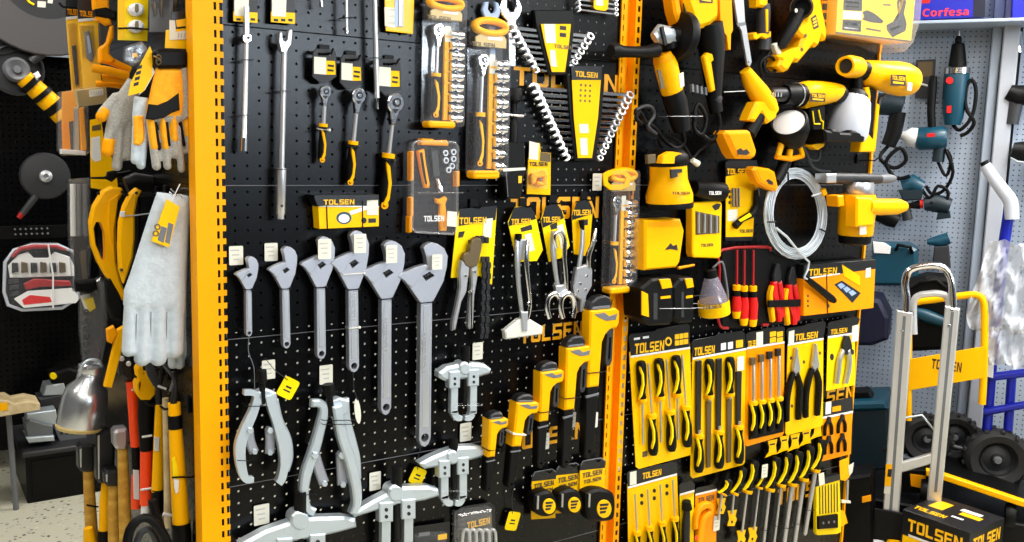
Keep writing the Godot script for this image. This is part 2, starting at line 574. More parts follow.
	mat("cover", Color(0.30, 0.29, 0.30), 0.5, 0, 0.4)
	tone(mat("wood", Color.WHITE, 0.55, 0, 0.3), Color(0.76, 0.56, 0.17), Color(0.85, 0.66, 0.26), 0.02, 6.0, 8)
	tone(mat("board", Color.WHITE, 0.6, 0, 0.2), Color(0.76, 0.67, 0.50), Color(0.85, 0.77, 0.60), 0.02, 3.0, 9)
	tone(mat("leather", Color.WHITE, 0.75, 0, 0.5), Color(0.75, 0.79, 0.82), Color(0.79, 0.83, 0.86), 0.03, 6.0, 4)
	tone(mat("knit", Color.WHITE, 0.8, 0, 0.8), Color(0.62, 0.61, 0.58), Color(0.72, 0.71, 0.68), 0.08, 10.0, 6)
	tone(mat("glove_yellow", Color.WHITE, 0.7, 0, 0.5), Color(1.0, 0.66, 0.0), Color(1.0, 0.71, 0.02), 0.03, 8.0, 7)
	mat("print_red", Color(0.95, 0.20, 0.30), 0.45)
	mat("bronze_dark", Color(0.25, 0.16, 0.05), 0.5)
	mat("alu_bright", Color(0.84, 0.85, 0.87), 0.26, 0.9, 0.15)
	mat("tyre", Color(0.14, 0.14, 0.145), 0.7, 0, 0.3)
	mat("red_dark", Color(0.62, 0.03, 0.05), 0.45)
	mat("cable", Color(0.80, 0.83, 0.86), 0.4, 0.3, 0.3)
	var sb := mat("smoke_bottle", Color(0.62, 0.60, 0.68, 0.45), 0.15)
	sb.transparency = BaseMaterial3D.TRANSPARENCY_ALPHA
	mat("paper_metal", Color(0.90, 0.90, 0.86), 0.4, 0.15, 0.1)
	mat("bronze_clear", Color(0.78, 0.68, 0.42), 0.35)
	var c := mat("clear", Color(0.96, 0.97, 1.0, 0.05), 0.28)
	c.transparency = BaseMaterial3D.TRANSPARENCY_ALPHA
	c = mat("clear_wrap", Color(0.97, 0.98, 1.0, 0.07), 0.14, 0, 0.35, "coarse")
	c.transparency = BaseMaterial3D.TRANSPARENCY_ALPHA
	c = mat("wrap_cloudy", Color(0.90, 0.91, 0.93, 0.55), 0.4, 0, 1.0, "coarse")
	c.transparency = BaseMaterial3D.TRANSPARENCY_ALPHA
	c = mat("smoke_clear", Color(0.12, 0.12, 0.14, 0.5), 0.12)
	c.transparency = BaseMaterial3D.TRANSPARENCY_ALPHA
	c = mat("lamp", Color(1, 1, 1), 0.5)
	c.emission_enabled = true; c.emission = Color(1.0, 0.98, 0.95); c.emission_energy_multiplier = 4.0
	# terrazzo: pale ground with seeded grey and dark chips
	var im := Image.create(512, 512, false, Image.FORMAT_RGB8)
	im.fill(Color(0.80, 0.79, 0.71))
	var r := RandomNumberGenerator.new()
	r.seed = 11
	for i in 2600:
		var s := r.randi_range(1, 6)
		var g := [Color(0.86, 0.85, 0.78), Color(0.70, 0.69, 0.62), Color(0.42, 0.42, 0.40), Color(0.70, 0.68, 0.62), Color(0.22, 0.22, 0.22)][mini(r.randi_range(0, 9) / 2, 4)] as Color
		if g.r < 0.5: s = mini(s, 4)
		im.fill_rect(Rect2i(r.randi_range(0, 505), r.randi_range(0, 505), s, r.randi_range(1, s + 1)), g)
	var f := mat("terrazzo", Color.WHITE, 0.3)
	for k in ["post_yellow", "post_recess", "yellow", "card", "orange_yellow", "card_orange", "lemon"]: K[k].metallic_specular = 0.25
	f.albedo_texture = ImageTexture.create_from_image(im)
	f.uv1_triplanar = true; f.uv1_world_triplanar = true; f.uv1_scale = Vector3.ONE * 0.75

func _ready() -> void:
	var cam := Camera3D.new()
	cam.name = "camera"
	cam.fov = 2.0 * rad_to_deg(atan(271.0 / FOCAL))
	cam.near = 0.05; cam.far = 40.0
	add_child(cam)
	cam.transform = Transform3D(cam_basis, CAM)
	cam.current = true
	var we := WorldEnvironment.new()
	we.name = "environment"
	var e := Environment.new()
	e.background_mode = Environment.BG_COLOR
	e.background_color = Color(0.0, 0.0, 0.0)
	e.tonemap_mode = Environment.TONE_MAPPER_LINEAR
	e.tonemap_exposure = 0.45
	e.sdfgi_enabled = true; e.ssao_enabled = true; e.ssil_enabled = true
	we.environment = e
	add_child(we)
	materials()
	# the shop's ceiling lamps: [x, z, energy]
	for l in [[-0.3, 0.95, 2.0], [1.0, 0.95, 3.0], [2.3, 0.95, 3.8], [2.4, 1.6, 5.0], [-1.4, 1.3, 2.2], [-1.3, -0.1, 3.5], [-1.4, 2.6, 3.0], [0.0, 2.6, 4.0], [1.4, 2.6, 4.0], [2.8, 2.6, 4.0], [-0.6, 4.4, 3.0], [0.7, 4.4, 3.0], [2.0, 4.4, 3.0], [3.4, 4.4, 3.0], [3.1, 0.55, 15.0], [1.2, -1.75, 8.0], [-0.6, -1.2, 6.5]]:
		ceiling_light(l[0], l[1], l[2])
	# tilted display lamps far down the shop, which put the sheen on the upper panels
	for x in [2.2, 3.42, 4.64]: ceiling_light(x, 8.0, 19.0, 2.55, 62.0, Color(0.88, 0.94, 1.0))
	shell()
	gondola()
	opposite_cabinets()
	left_background()
	right_background()
	s_wrenches()
	s_ratchets()
	s_bars()
	s_socket_sets()
	s_spanner_racks()
	s_case_and_box()
	s_carded_pliers()
	s_pullers()
	s_pipe_wrenches()
	s_tapes()
	s_power_tools()
	s_power_small()
	s_screwdriver_cards()
	s_loose_screwdrivers()
	s_glove_end()
	s_end_tools()
	s_end_long_tools()
	s_right_front()

func ceiling_light(x: float, z: float, energy: float, y := 2.8, tilt := 0.0, tint := Color(1.0, 0.985, 0.96)) -> void:
	var t := thing("ceiling_light", "long white ceiling lamp over the shop floor", "lamp", "ceiling lamps", Transform3D(Basis(Vector3(1, 0, 0), deg_to_rad(tilt)), Vector3(x, y, z)))
	var m := M.new()
	m.box(Vector3(0, -0.02, 0), Vector3(1.24, 0.04, 0.32), 0.004)
	obj("frame", m, K.white, t)
	m = M.new()
	m.box(Vector3(0, -0.042, 0), Vector3(1.18, 0.004, 0.26), 0.001)
	obj("lamp_diffuser", m, K.lamp, t)
	var a := AreaLight3D.new()
	a.name = "lamp_light"
	a.area_size = Vector2(1.18, 0.26)
	a.area_normalize_energy = true
	a.light_energy = energy
	a.light_color = tint
	a.area_range = 12.0
	a.shadow_enabled = true
	a.position = Vector3(0, -0.05, 0)
	a.rotation.x = -PI / 2
	t.add_child(a)

func struct(called: String, m: M, material: Material) -> MeshInstance3D:
	var o := obj(called, m, material)
	o.set_meta("kind", "structure")
	return o

func shell() -> void:
	var m := M.new()
	m.box(Vector3(1.5, -0.05, 4.0), Vector3(11.2, 0.1, 15.2))
	struct("floor", m, K.terrazzo)
	m = M.new(); m.box(Vector3(1.5, 2.85, 4.0), Vector3(11.2, 0.1, 15.2))
	struct("ceiling", m, K.ceiling)
	m = M.new(); m.box(Vector3(1.5, 1.4, -3.55), Vector3(11.2, 2.8, 0.1))
	struct("wall_back", m, K.plaster)
	m = M.new(); m.box(Vector3(1.5, 1.4, 11.55), Vector3(11.2, 2.8, 0.1))
	struct("wall_front", m, K.dark_wall)
	m = M.new(); m.box(Vector3(-4.05, 1.4, 4.0), Vector3(0.1, 2.8, 15.0))
	struct("wall_left", m, K.fixture_grey)
	m = M.new(); m.box(Vector3(7.05, 1.4, 4.0), Vector3(0.1, 2.8, 15.0))
	struct("wall_right", m, K.plaster)

func peg_mesh(w: float, h: float, cols: int, rows: int, pitch := 0.025, r := 0.0026) -> ArrayMesh:
	var key := "peg%.3f%.3f%.4f" % [w, h, pitch]
	if shared.has(key): return shared[key]
	var m := M.new()
	var x0 := (w - cols * pitch) / 2
	var y0 := (h - rows * pitch) / 2
	var Z := Vector3(0, 0, -0.002)
	for i in cols:
		for j in rows:
			var c := Vector3(x0 + (i + 0.5) * pitch, y0 + (j + 0.5) * pitch, 0)
			var hh := pitch / 2
			var sq := [Vector3(hh, 0, 0), Vector3(hh, hh, 0), Vector3(0, hh, 0), Vector3(-hh, hh, 0), Vector3(-hh, 0, 0), Vector3(-hh, -hh, 0), Vector3(0, -hh, 0), Vector3(hh, -hh, 0)]
			for k in 8:
				var a := Vector3(cos(TAU * k / 8), sin(TAU * k / 8), 0) * r
				var b := Vector3(cos(TAU * (k + 1) / 8), sin(TAU * (k + 1) / 8), 0) * r
				m.q(c + a, c + sq[k], c + sq[(k + 1) % 8], c + b)
				m.q(c + a, c + b, c + b + Z, c + a + Z)
	# the rims: plain margins, then folded lips with a small chamfer
	var e := 0.0012
	var g := 0.0008
	for s in [[0.0, x0], [w - x0, w]]:
		if s[1] - s[0] > 1e-5: m.q(Vector3(s[0] + (g if s[0] == 0.0 else 0.0), y0, 0), Vector3(s[1] - (g if s[0] > 0.0 else 0.0), y0, 0), Vector3(s[1] - (g if s[0] > 0.0 else 0.0), h - y0, 0), Vector3(s[0] + (g if s[0] == 0.0 else 0.0), h - y0, 0))
	m.q(Vector3(0, y0, 0), Vector3(0, g + e, 0), Vector3(w, g + e, 0), Vector3(w, y0, 0)) if y0 > g + e else null
	for s in [0, 1]:
		var ya: float = [y0, h - g - e][s]
		var yb: float = [g + e, h - y0][s]
		if s == 1: m.q(Vector3(0, h - y0, 0), Vector3(w, h - y0, 0), Vector3(w, h - g - e, 0), Vector3(0, h - g - e, 0))
		var yi: float = [g + e, h - g - e][s]
		var yo: float = [g, h - g][s]
		var A := Vector3(0, yi, 0)
		var B := Vector3(w, yi, 0)
		var C := Vector3(w, yo, -e)
		var D := Vector3(0, yo, -e)
		var C2 := Vector3(w, yo, -0.018)
		var D2 := Vector3(0, yo, -0.018)
		if s == 0:
			m.q(A, D, C, B); m.q(D, D2, C2, C)
		else:
			m.q(A, B, C, D); m.q(D, C, C2, D2)
	shared[key] = m.mesh()
	return shared[key]

const SEAM := [2.013, 1.7125, 1.412, 1.1115, 0.811, 0.5105, 0.21]
func slots(m: M, x0: float, x1: float, cut: Array, y0: float, y1: float, z: float, deep := 0.002) -> void:
	var x := x0
	for c in cut:
		if c[0] > x + 1e-5: m.box(Vector3((x + c[0]) / 2, (y0 + y1) / 2, z - deep / 2), Vector3(c[0] - x, y1 - y0, deep))
		var y := y0
		while y < y1:
			m.box(Vector3((c[0] + c[1]) / 2, y + 0.0055, z - deep / 2), Vector3(c[1] - c[0], 0.011, deep))
			y += 0.025
		x = c[1]
	if x1 > x + 1e-5: m.box(Vector3((x + x1) / 2, (y0 + y1) / 2, z - deep / 2), Vector3(x1 - x, y1 - y0, deep))

func gondola() -> void:
	var t := thing("display_gondola", "tall black pegboard display stand with yellow slotted uprights", "display stand")
	# left upright
	var m := M.new()
	slots(m, 0.0, 0.0557, [[0.0385, 0.0435], [0.0490, 0.0557]], 0.05, 2.2, 0.006)
	m.box(Vector3(0.001, 1.125, -0.018), Vector3(0.002, 2.15, 0.044))
	var o := obj("upright_post", m, K.post_yellow, t)
	m = M.new(); m.box(Vector3(0.030, 1.125, -0.014), Vector3(0.050, 2.15, 0.03))
	obj("post_core", m, K.black, o)
	# middle upright: slotted lips on both sides of a recessed channel
	m = M.new()
	slots(m, 1.020, 1.0385, [[1.025, 1.029]], 0.05, 2.2, 0.006)
	slots(m, 1.065, 1.0843, [[1.072, 1.080]], 0.05, 2.2, 0.006)
	m.box(Vector3(1.0375, 1.125, -0.007), Vector3(0.002, 2.15, 0.024))
	m.box(Vector3(1.066, 1.125, -0.007), Vector3(0.002, 2.15, 0.024))
	o = obj("upright_post", m, K.post_yellow, t)
	m = M.new(); m.box(Vector3(1.0518, 1.125, -0.019), Vector3(0.0285, 2.15, 0.002))
	obj("post_channel", m, K.post_recess, o)
	m = M.new(); m.box(Vector3(1.0518, 1.125, -0.026), Vector3(0.062, 2.15, 0.01))
	obj("post_core", m, K.black, o)
	# far upright, black with a yellow edge
	m = M.new(); m.box(Vector3(2.053, 1.125, -0.012), Vector3(0.008, 2.15, 0.034), 0.001)
	o = obj("upright_post", m, K.post_yellow, t)
	m = M.new(); m.box(Vector3(2.062, 1.125, -0.03), Vector3(0.012, 2.15, 0.03), 0.002)
	obj("post_core", m, K.black, o)
	# panels
	var pm := peg_mesh(0.9643, 0.3005, 38, 12)
	var panels := []
	for b in 2:
		for r in 6:
			o = obj("pegboard_panel", pm, K.panel, t)
			o.position = Vector3([0.0557, 1.0843][b], SEAM[r] - 0.3005, -0.002)
			if r < 1:
				var o2 := obj("pegboard_panel", pm, K.panel, t)
				o2.position = o.position + Vector3(0, 0.3005, 0)
			panels.append(o)
	# the pale edges where the lower panels meet
	for b in 2:
		for r in [2, 3, 4, 5]:
			m = M.new()
			m.box(Vector3([0.538, 1.5665][b], SEAM[r] - 0.0004, -0.004), Vector3(0.962, 0.0016, 0.006), 0.0004)
			obj("seam_strip", m, K.seam, t)
	# the lettering on the panels: [panel, x, y, width, height] in the frame of the photograph
	F = MAIN; W = 0.0; cur = t; INV = Transform3D()
	for l in [[2, 556, 208, 88, 22], [3, 552, 332, 62, 16], [1, 568, 80, 105, 18], [4, 548, 436, 76, 17]]:
		var ln := brand(l[1], l[2], l[3], l[4], -0.0015, K.letter_yellow, t)
		ln.name = "panel_lettering"
	for l in [[826, 397.5, 56, 14], [805, 490, 52, 15]]:
		var ln := brand(l[0], l[1], l[2], l[3], -0.0015, K.letter_yellow, t)
		ln.name = "panel_lettering"
	# end face
	for r in 7:
		o = obj("end_panel", pm, K.panel, t)
		o.transform = Transform3D(Basis(Vector3(0, 0, 1), Vector3.UP, Vector3(-1, 0, 0)), Vector3(0.002, SEAM[r] - 0.3005 if r < 6 else SEAM[0], -1.006))
	m = M.new(); m.box(Vector3(0.024, 1.125, -0.52), Vector3(0.012, 2.15, 0.94))
	obj("end_backing", m, K.black, t)
	# dark boards close behind part of the panels; elsewhere one looks through the holes
	m = M.new()
	m.box(Vector3(0.36, 1.71, -0.05), Vector3(0.62, 1.19, 0.006))
	obj("backing_board", m, K.black, t)
	m = M.new()
	m.box(Vector3(1.56, 1.68, -0.05), Vector3(0.96, 1.25, 0.006))
	obj("backing_board", m, K.black, t)
	m = M.new()
	m.box(Vector3(1.05, 0.1, -0.5), Vector3(2.08, 0.2, 0.96), 0.004)
	obj("base_plinth", m, K.black, t)

func opposite_cabinets() -> void:
	# the low dark cabinets across the aisle, behind where the photograph was taken
	for k in 4:
		var t := thing("counter_cabinet", "low black counter cabinet across the aisle from the display stand", "cabinet", "cabinets across the aisle", Transform3D(Basis(Vector3.UP, PI), Vector3(-1.2 + 1.6 * k, 0, 2.75)))
		var m := M.new()
		m.box(Vector3(0, 0.6, 0), Vector3(1.56, 1.12, 0.7), 0.006)
		obj("body", m, K.black, t)
		m = M.new()
		m.box(Vector3(0, 1.18, 0), Vector3(1.6, 0.04, 0.76), 0.006)
		obj("top", m, K.rubber, t)
		for s in [-0.39, 0.39]:
			m = M.new()
			m.box(Vector3(s, 0.6, 0.356), Vector3(0.74, 1.06, 0.014), 0.003)
			var d := obj("door", m, K.rubber, t)
			m = M.new()
			m.box(Vector3(s * 0.2, 0.7, 0.372), Vector3(0.014, 0.16, 0.02), 0.004)
			obj("handle", m, K.dark_steel, d)

func left_background() -> void:
	# dark display board far behind the gondola's end
	var t := thing("display_board", "dark pegboard display board far behind at the left", "display board")
	var m := M.new()
	m.box(Vector3(-0.25, 1.25, -2.79), Vector3(2.2, 2.3, 0.05))
	obj("board_back", m, K.black, t)
	var pm := peg_mesh(1.0, 0.4, 40, 16, 0.025, 0.0036)
	for i in 2:
		for k in 5:
			var o := obj("pegboard_panel", pm, K.panel, t)
			o.position = Vector3(-1.3 + i * 1.002, 0.3 + 0.4 * k, -2.752)
	m = M.new()
	m.box(Vector3(-0.25, 1.88, -2.68), Vector3(2.1, 0.03, 0.14), 0.004)
	m.box(Vector3(-0.25, 1.845, -2.60), Vector3(2.1, 0.045, 0.01), 0.002)
	obj("rail", m, K.grey_wall, t)
	# grinding wheels
	begin("grinding_wheel", "huge grey cutting wheel with a pale label, top left corner", "grinding wheel", "", 45, -24, 0.2, LEFT)
	var c := Vector3(0, 0, 0)
	obj("wheel", turned(PackedVector2Array([Vector2(0, -0.006), Vector2(0.275, -0.006), Vector2(0.28, 0), Vector2(0.275, 0.006), Vector2(0, 0.006)]), c, Vector3(0, 0, 1), 40), K.cover, cur)
	obj("label_ring", turned(PackedVector2Array([Vector2(0.0, 0.0065), Vector2(0.15, 0.0065), Vector2(0.148, 0.0062)]), c, Vector3(0, 0, 1), 30), K.dark_grey, cur)
	pr("label_sticker", K.paper, [37.5, 1, 46, 1.5, 45.5, 7.5, 37.5, 7], 0.006, 0.008, 0)
	pr("label_sticker", K.paper, [48, -2, 53, -1.5, 52.5, 3.5, 47.5, 3], 0.006, 0.008, 0)
	tb("label_line", K.lemon, [26, -2, 0.008, 29, 2, 0.008, 34, 5, 0.008], 1.3, 5)
	begin("grinding_wheel", "dark cutting wheel cut by the left edge, below the huge grey wheel", "grinding wheel", "", -6, 14, 0.16, LEFT)
	obj("wheel", turned(PackedVector2Array([Vector2(0, -0.006), Vector2(0.14, -0.006), Vector2(0.145, 0), Vector2(0.14, 0.006), Vector2(0, 0.006)]), c, Vector3(0, 0, 1), 32), K.dark_grey, cur)
	# grinder with a black wheel and a banded body
	begin("bench_grinder", "black wheeled grinder with a yellow and black banded body", "grinder", "", 16, 70, 0.16, LEFT)
	obj("wheel_guard", turned(PackedVector2Array([Vector2(0, -0.03), Vector2(0.088, -0.03), Vector2(0.092, 0.02), Vector2(0.085, 0.026), Vector2(0.078, 0.0), Vector2(0, 0.0)]), c, Vector3(0, 0, 1), 28), K.dark_grey, cur)
	obj("hub", turned(PackedVector2Array([Vector2(0, 0.0), Vector2(0.044, 0.0), Vector2(0.044, 0.03), Vector2(0.035, 0.04), Vector2(0.015, 0.03), Vector2(0.012, 0.045), Vector2(0, 0.045)]), c, Vector3(0, 0, 1), 20), K.mid_grey, cur)
	var b := tb("body", K.yellow, [24, 78, 0.02, 64, 116, 0.02], [9, 11], 14)
	for s in [[28, 82, 33, 86.5], [40, 93, 44, 97], [52, 104, 58, 110]]: tb("black_band", K.rubber, [s[0], s[1], 0.02, s[2], s[3], 0.02], 11.2, 14, b)
	pr("pale_band", K.print_white, [33, 74, 38, 71, 41, 76, 37, 80], 0.05, 0.066, 0.003, b)
	tb("grey_arm", K.dark_grey, [31, 62, 0.02, 54, 43, 0.02], [5, 5], 10)
	# suction disc with a handle
	begin("backing_disc", "round black disc with a chrome hub and a slanted handle", "disc", "", 45, 176, 0.014, LEFT)
	obj("disc", turned(PackedVector2Array([Vector2(0, -0.012), Vector2(0.084, -0.012), Vector2(0.09, 0), Vector2(0.084, 0.012), Vector2(0.04, 0.02), Vector2(0, 0.02)]), c, Vector3(0, 0, 1), 30), K.dark_grey, cur)
	obj("hub", turned(PackedVector2Array([Vector2(0, 0.02), Vector2(0.024, 0.02), Vector2(0.022, 0.03), Vector2(0.010, 0.034), Vector2(0.009, 0.026), Vector2(0, 0.026)]), c, Vector3(0, 0, 1), 18), K.satin, cur)
	tb("handle", K.dark_grey, [36, 196, 0.01, 22, 214, 0.01], [3.6, 3.2], 10)
	tb("handle_end", K.red_dark, [22, 213.5, 0.01, 18.5, 218, 0.01], [3.2, 2.4], 10)
	# red and white cased kit
	begin("tool_kit_case", "white rimmed clear case of red and dark kit parts with a white tie", "tool kit", "", 40, 278, 0.05, LEFT)
	pr("case_back", K.rubber, [5, 262, 14, 249, 32, 243, 58, 243, 74, 251, 80, 268, 79, 300, 62, 309, 22, 311, 8, 306, 4, 292], -0.03, 0.0, 0.003)
	tb("white_rim", K.bin_white, [5, 262, 0.0, 14, 250, 0.0, 32, 245, 0.0, 58, 245, 0.0, 74, 252, 0.0, 79, 268, 0.0, 78, 298, 0.0, 62, 308, 0.0, 22, 310, 0.0, 8, 305, 0.0, 4, 292, 0.0], 1.7, 8, null, 1.0, true)
	tb("red_band", K.red_dark, [12, 257, 0.01, 20, 249, 0.01, 34, 246.5, 0.01, 56, 246.5, 0.01, 66, 250, 0.01], [1.4, 2.2, 2.4, 2.0, 1.2], 8)
	pr("white_insert", K.print_white, [8, 266, 18, 255, 28, 252, 34, 258, 48, 258, 55, 252, 70, 257, 76, 270, 75, 276, 10, 278], 0.0, 0.008, 0.002)
	for i in 6: pr("kit_part", [K.dark_steel, K.bronze][i % 2], [12 + i * 9.5, 263 - (i % 2), 18 + i * 9.5, 263, 18.5 + i * 9.5, 272, 12 + i * 9.5, 273], 0.008, 0.02, 0.002)
	for i in 3: pr("kit_part", K.dark_grey, [9 + i * 1.0, 280 + i * 6, 19, 279 + i * 6, 19, 283 + i * 6, 9 + i, 284 + i * 6], 0.0, 0.012, 0.001)
	pr("red_tool", K.red_dark, [24, 284, 34, 279, 70, 281, 72, 286, 40, 287, 26, 290], 0.006, 0.02, 0.003)
	pr("label_card", K.print_white, [14, 299, 28, 291, 72, 288, 80, 298, 76, 303, 24, 308], 0.012, 0.016, 0.0006)
	pr("label_red", K.red, [22, 300, 30, 295, 50, 297, 52, 302, 24, 305], 0.016, 0.0168, 0)
	tb("white_tie", K.print_white, [48, 244, 0.03, 53, 276, 0.03, 53, 308, 0.03], 0.9, 6)
	pr("clear_front", K.clear, [5, 262, 14, 249, 32, 243, 58, 243, 74, 251, 80, 268, 79, 300, 62, 309, 22, 311, 8, 306, 4, 292], 0.0, 0.026, 0.004)
	# the black cabinet on the floor and what stands on it
	t = thing("storage_cabinet", "low black cabinet on the speckled floor at the left", "cabinet", "", Transform3D(Basis(), Vector3(0.135, 0, -2.51)))
	m = M.new(); m.box(Vector3(0, 0.10, 0), Vector3(0.42, 0.20, 0.40), 0.004)
	obj("body", m, K.black, t)
	m = M.new(); m.box(Vector3(0, 0.211, 0.005), Vector3(0.45, 0.022, 0.43), 0.005)
	obj("top_board", m, K.dark_grey, t)
	m = M.new(); m.box(Vector3(0, 0.10, 0.202), Vector3(0.38, 0.16, 0.006), 0.002)
	obj("front_panel", m, K.black, t)
	var FC := Transform3D(Basis(), Vector3(0, 0, -2.45))
	begin("tile_cutter", "grey steel machine base with a stepped block on the black cabinet", "cutter", "", 50, 430, 0.0, FC)
	pr("base_plate", K.zinc, [26, 438, 54, 436, 55, 441, 29, 443], 0.0, 0.12, 0.002)
	pr("block", K.mid_grey, [25, 424, 30, 420, 44, 424, 53, 426, 53, 441, 29, 444], 0.0, 0.10, 0.004)
	pr("top_plate", K.zinc, [27, 414, 56, 410, 58, 424, 44, 427, 27, 424], 0.0, 0.08, 0.003)
	pr("rail", K.mid_grey, [54, 428, 84, 430, 88, 440, 60, 442], 0.0, 0.06, 0.003)
	for i in 5: pr("slot", K.ink, [60 + i * 5.4, 432 + i * .2, 63 + i * 5.4, 432 + i * .2, 63 + i * 5.4, 434.5, 60 + i * 5.4, 434.5], 0.06, 0.0606, 0)
	pr("yellow_strip", K.yellow, [58, 424, 84, 426, 84, 430, 58, 428], 0.0, 0.05, 0.002)
	begin("power_saw", "dark machine with a white sticker behind the grey steel base", "machine", "", 58, 395, -0.12, FC)
	pr("body", K.dark_grey, [38, 398, 60, 394, 80, 396, 82, 408, 62, 411, 40, 409], 0.0, 0.10, 0.01)
	pr("cover", K.zinc, [46, 386, 64, 383, 68, 395, 43, 396], 0.0, 0.10, 0.004)
	pr("motor", K.rubber, [50, 374, 70, 368, 88, 374, 84, 386, 52, 384], 0.0, 0.10, 0.01)
	pr("yellow_knob", K.lemon, circle_px(53.5, 376.5, 3.2, 12), 0.10, 0.12, 0.003)
	tb("support_post", K.dark_grey, [60, 405, 0.03, 60, 424, 0.03], 6, 8)
	# a bench leg and the wooden board cut by the left edge
	begin("work_bench", "pale wooden board on a thin grey leg at the left edge", "bench", "", 8, 410, 0.12, FC)
	pr("board", K.board, [-40, 402, 8, 400.5, 14, 404, 28, 401.5, 40, 404, 40.5, 410, -40, 424], 0.0, 0.14, 0.003)
	pr("yellow_end", K.yellow, [-4, 404, 7.5, 402.5, 8, 410, -4, 412], 0.14, 0.143, 0.0005)
	var foot := INV * Vector3(at(9, 420, 0.06, FC).x, 0.0, FC.origin.z + 0.18)
	var lm := M.new()
	lm.tube(PackedVector3Array([l3(8.5, 414, 0.06), foot]), 0.011, 8)
	obj("leg", lm, K.mid_grey, cur)
	lm = M.new()
	lm.tube(PackedVector3Array([l3(-34, 420, 0.06), foot - Vector3(0.22, 0, 0)]), 0.011, 8)
	obj("leg", lm, K.mid_grey, cur)
	# handle of something yellow at the foot of the view
	# pegs of light: small white bits on the board
	begin("hook_strip", "two short rows of white hook ends above the cased kit", "hook strip", "", 33, 232, 0.004, LEFT)
	m = M.new()
	m.box(Vector3(0, 0, 0), Vector3(0.24, 0.05, 0.004), 0.001)
	obj("strip", m, K.black, cur)
	for k in 2:
		for i in 7: pr("peg", K.mid_grey, circle_px(15 + i * 5.4 + k * 0.6, 229.5 + k * 5 - i * 0.15, 1.0, 6), 0.002, 0.012, 0.001)

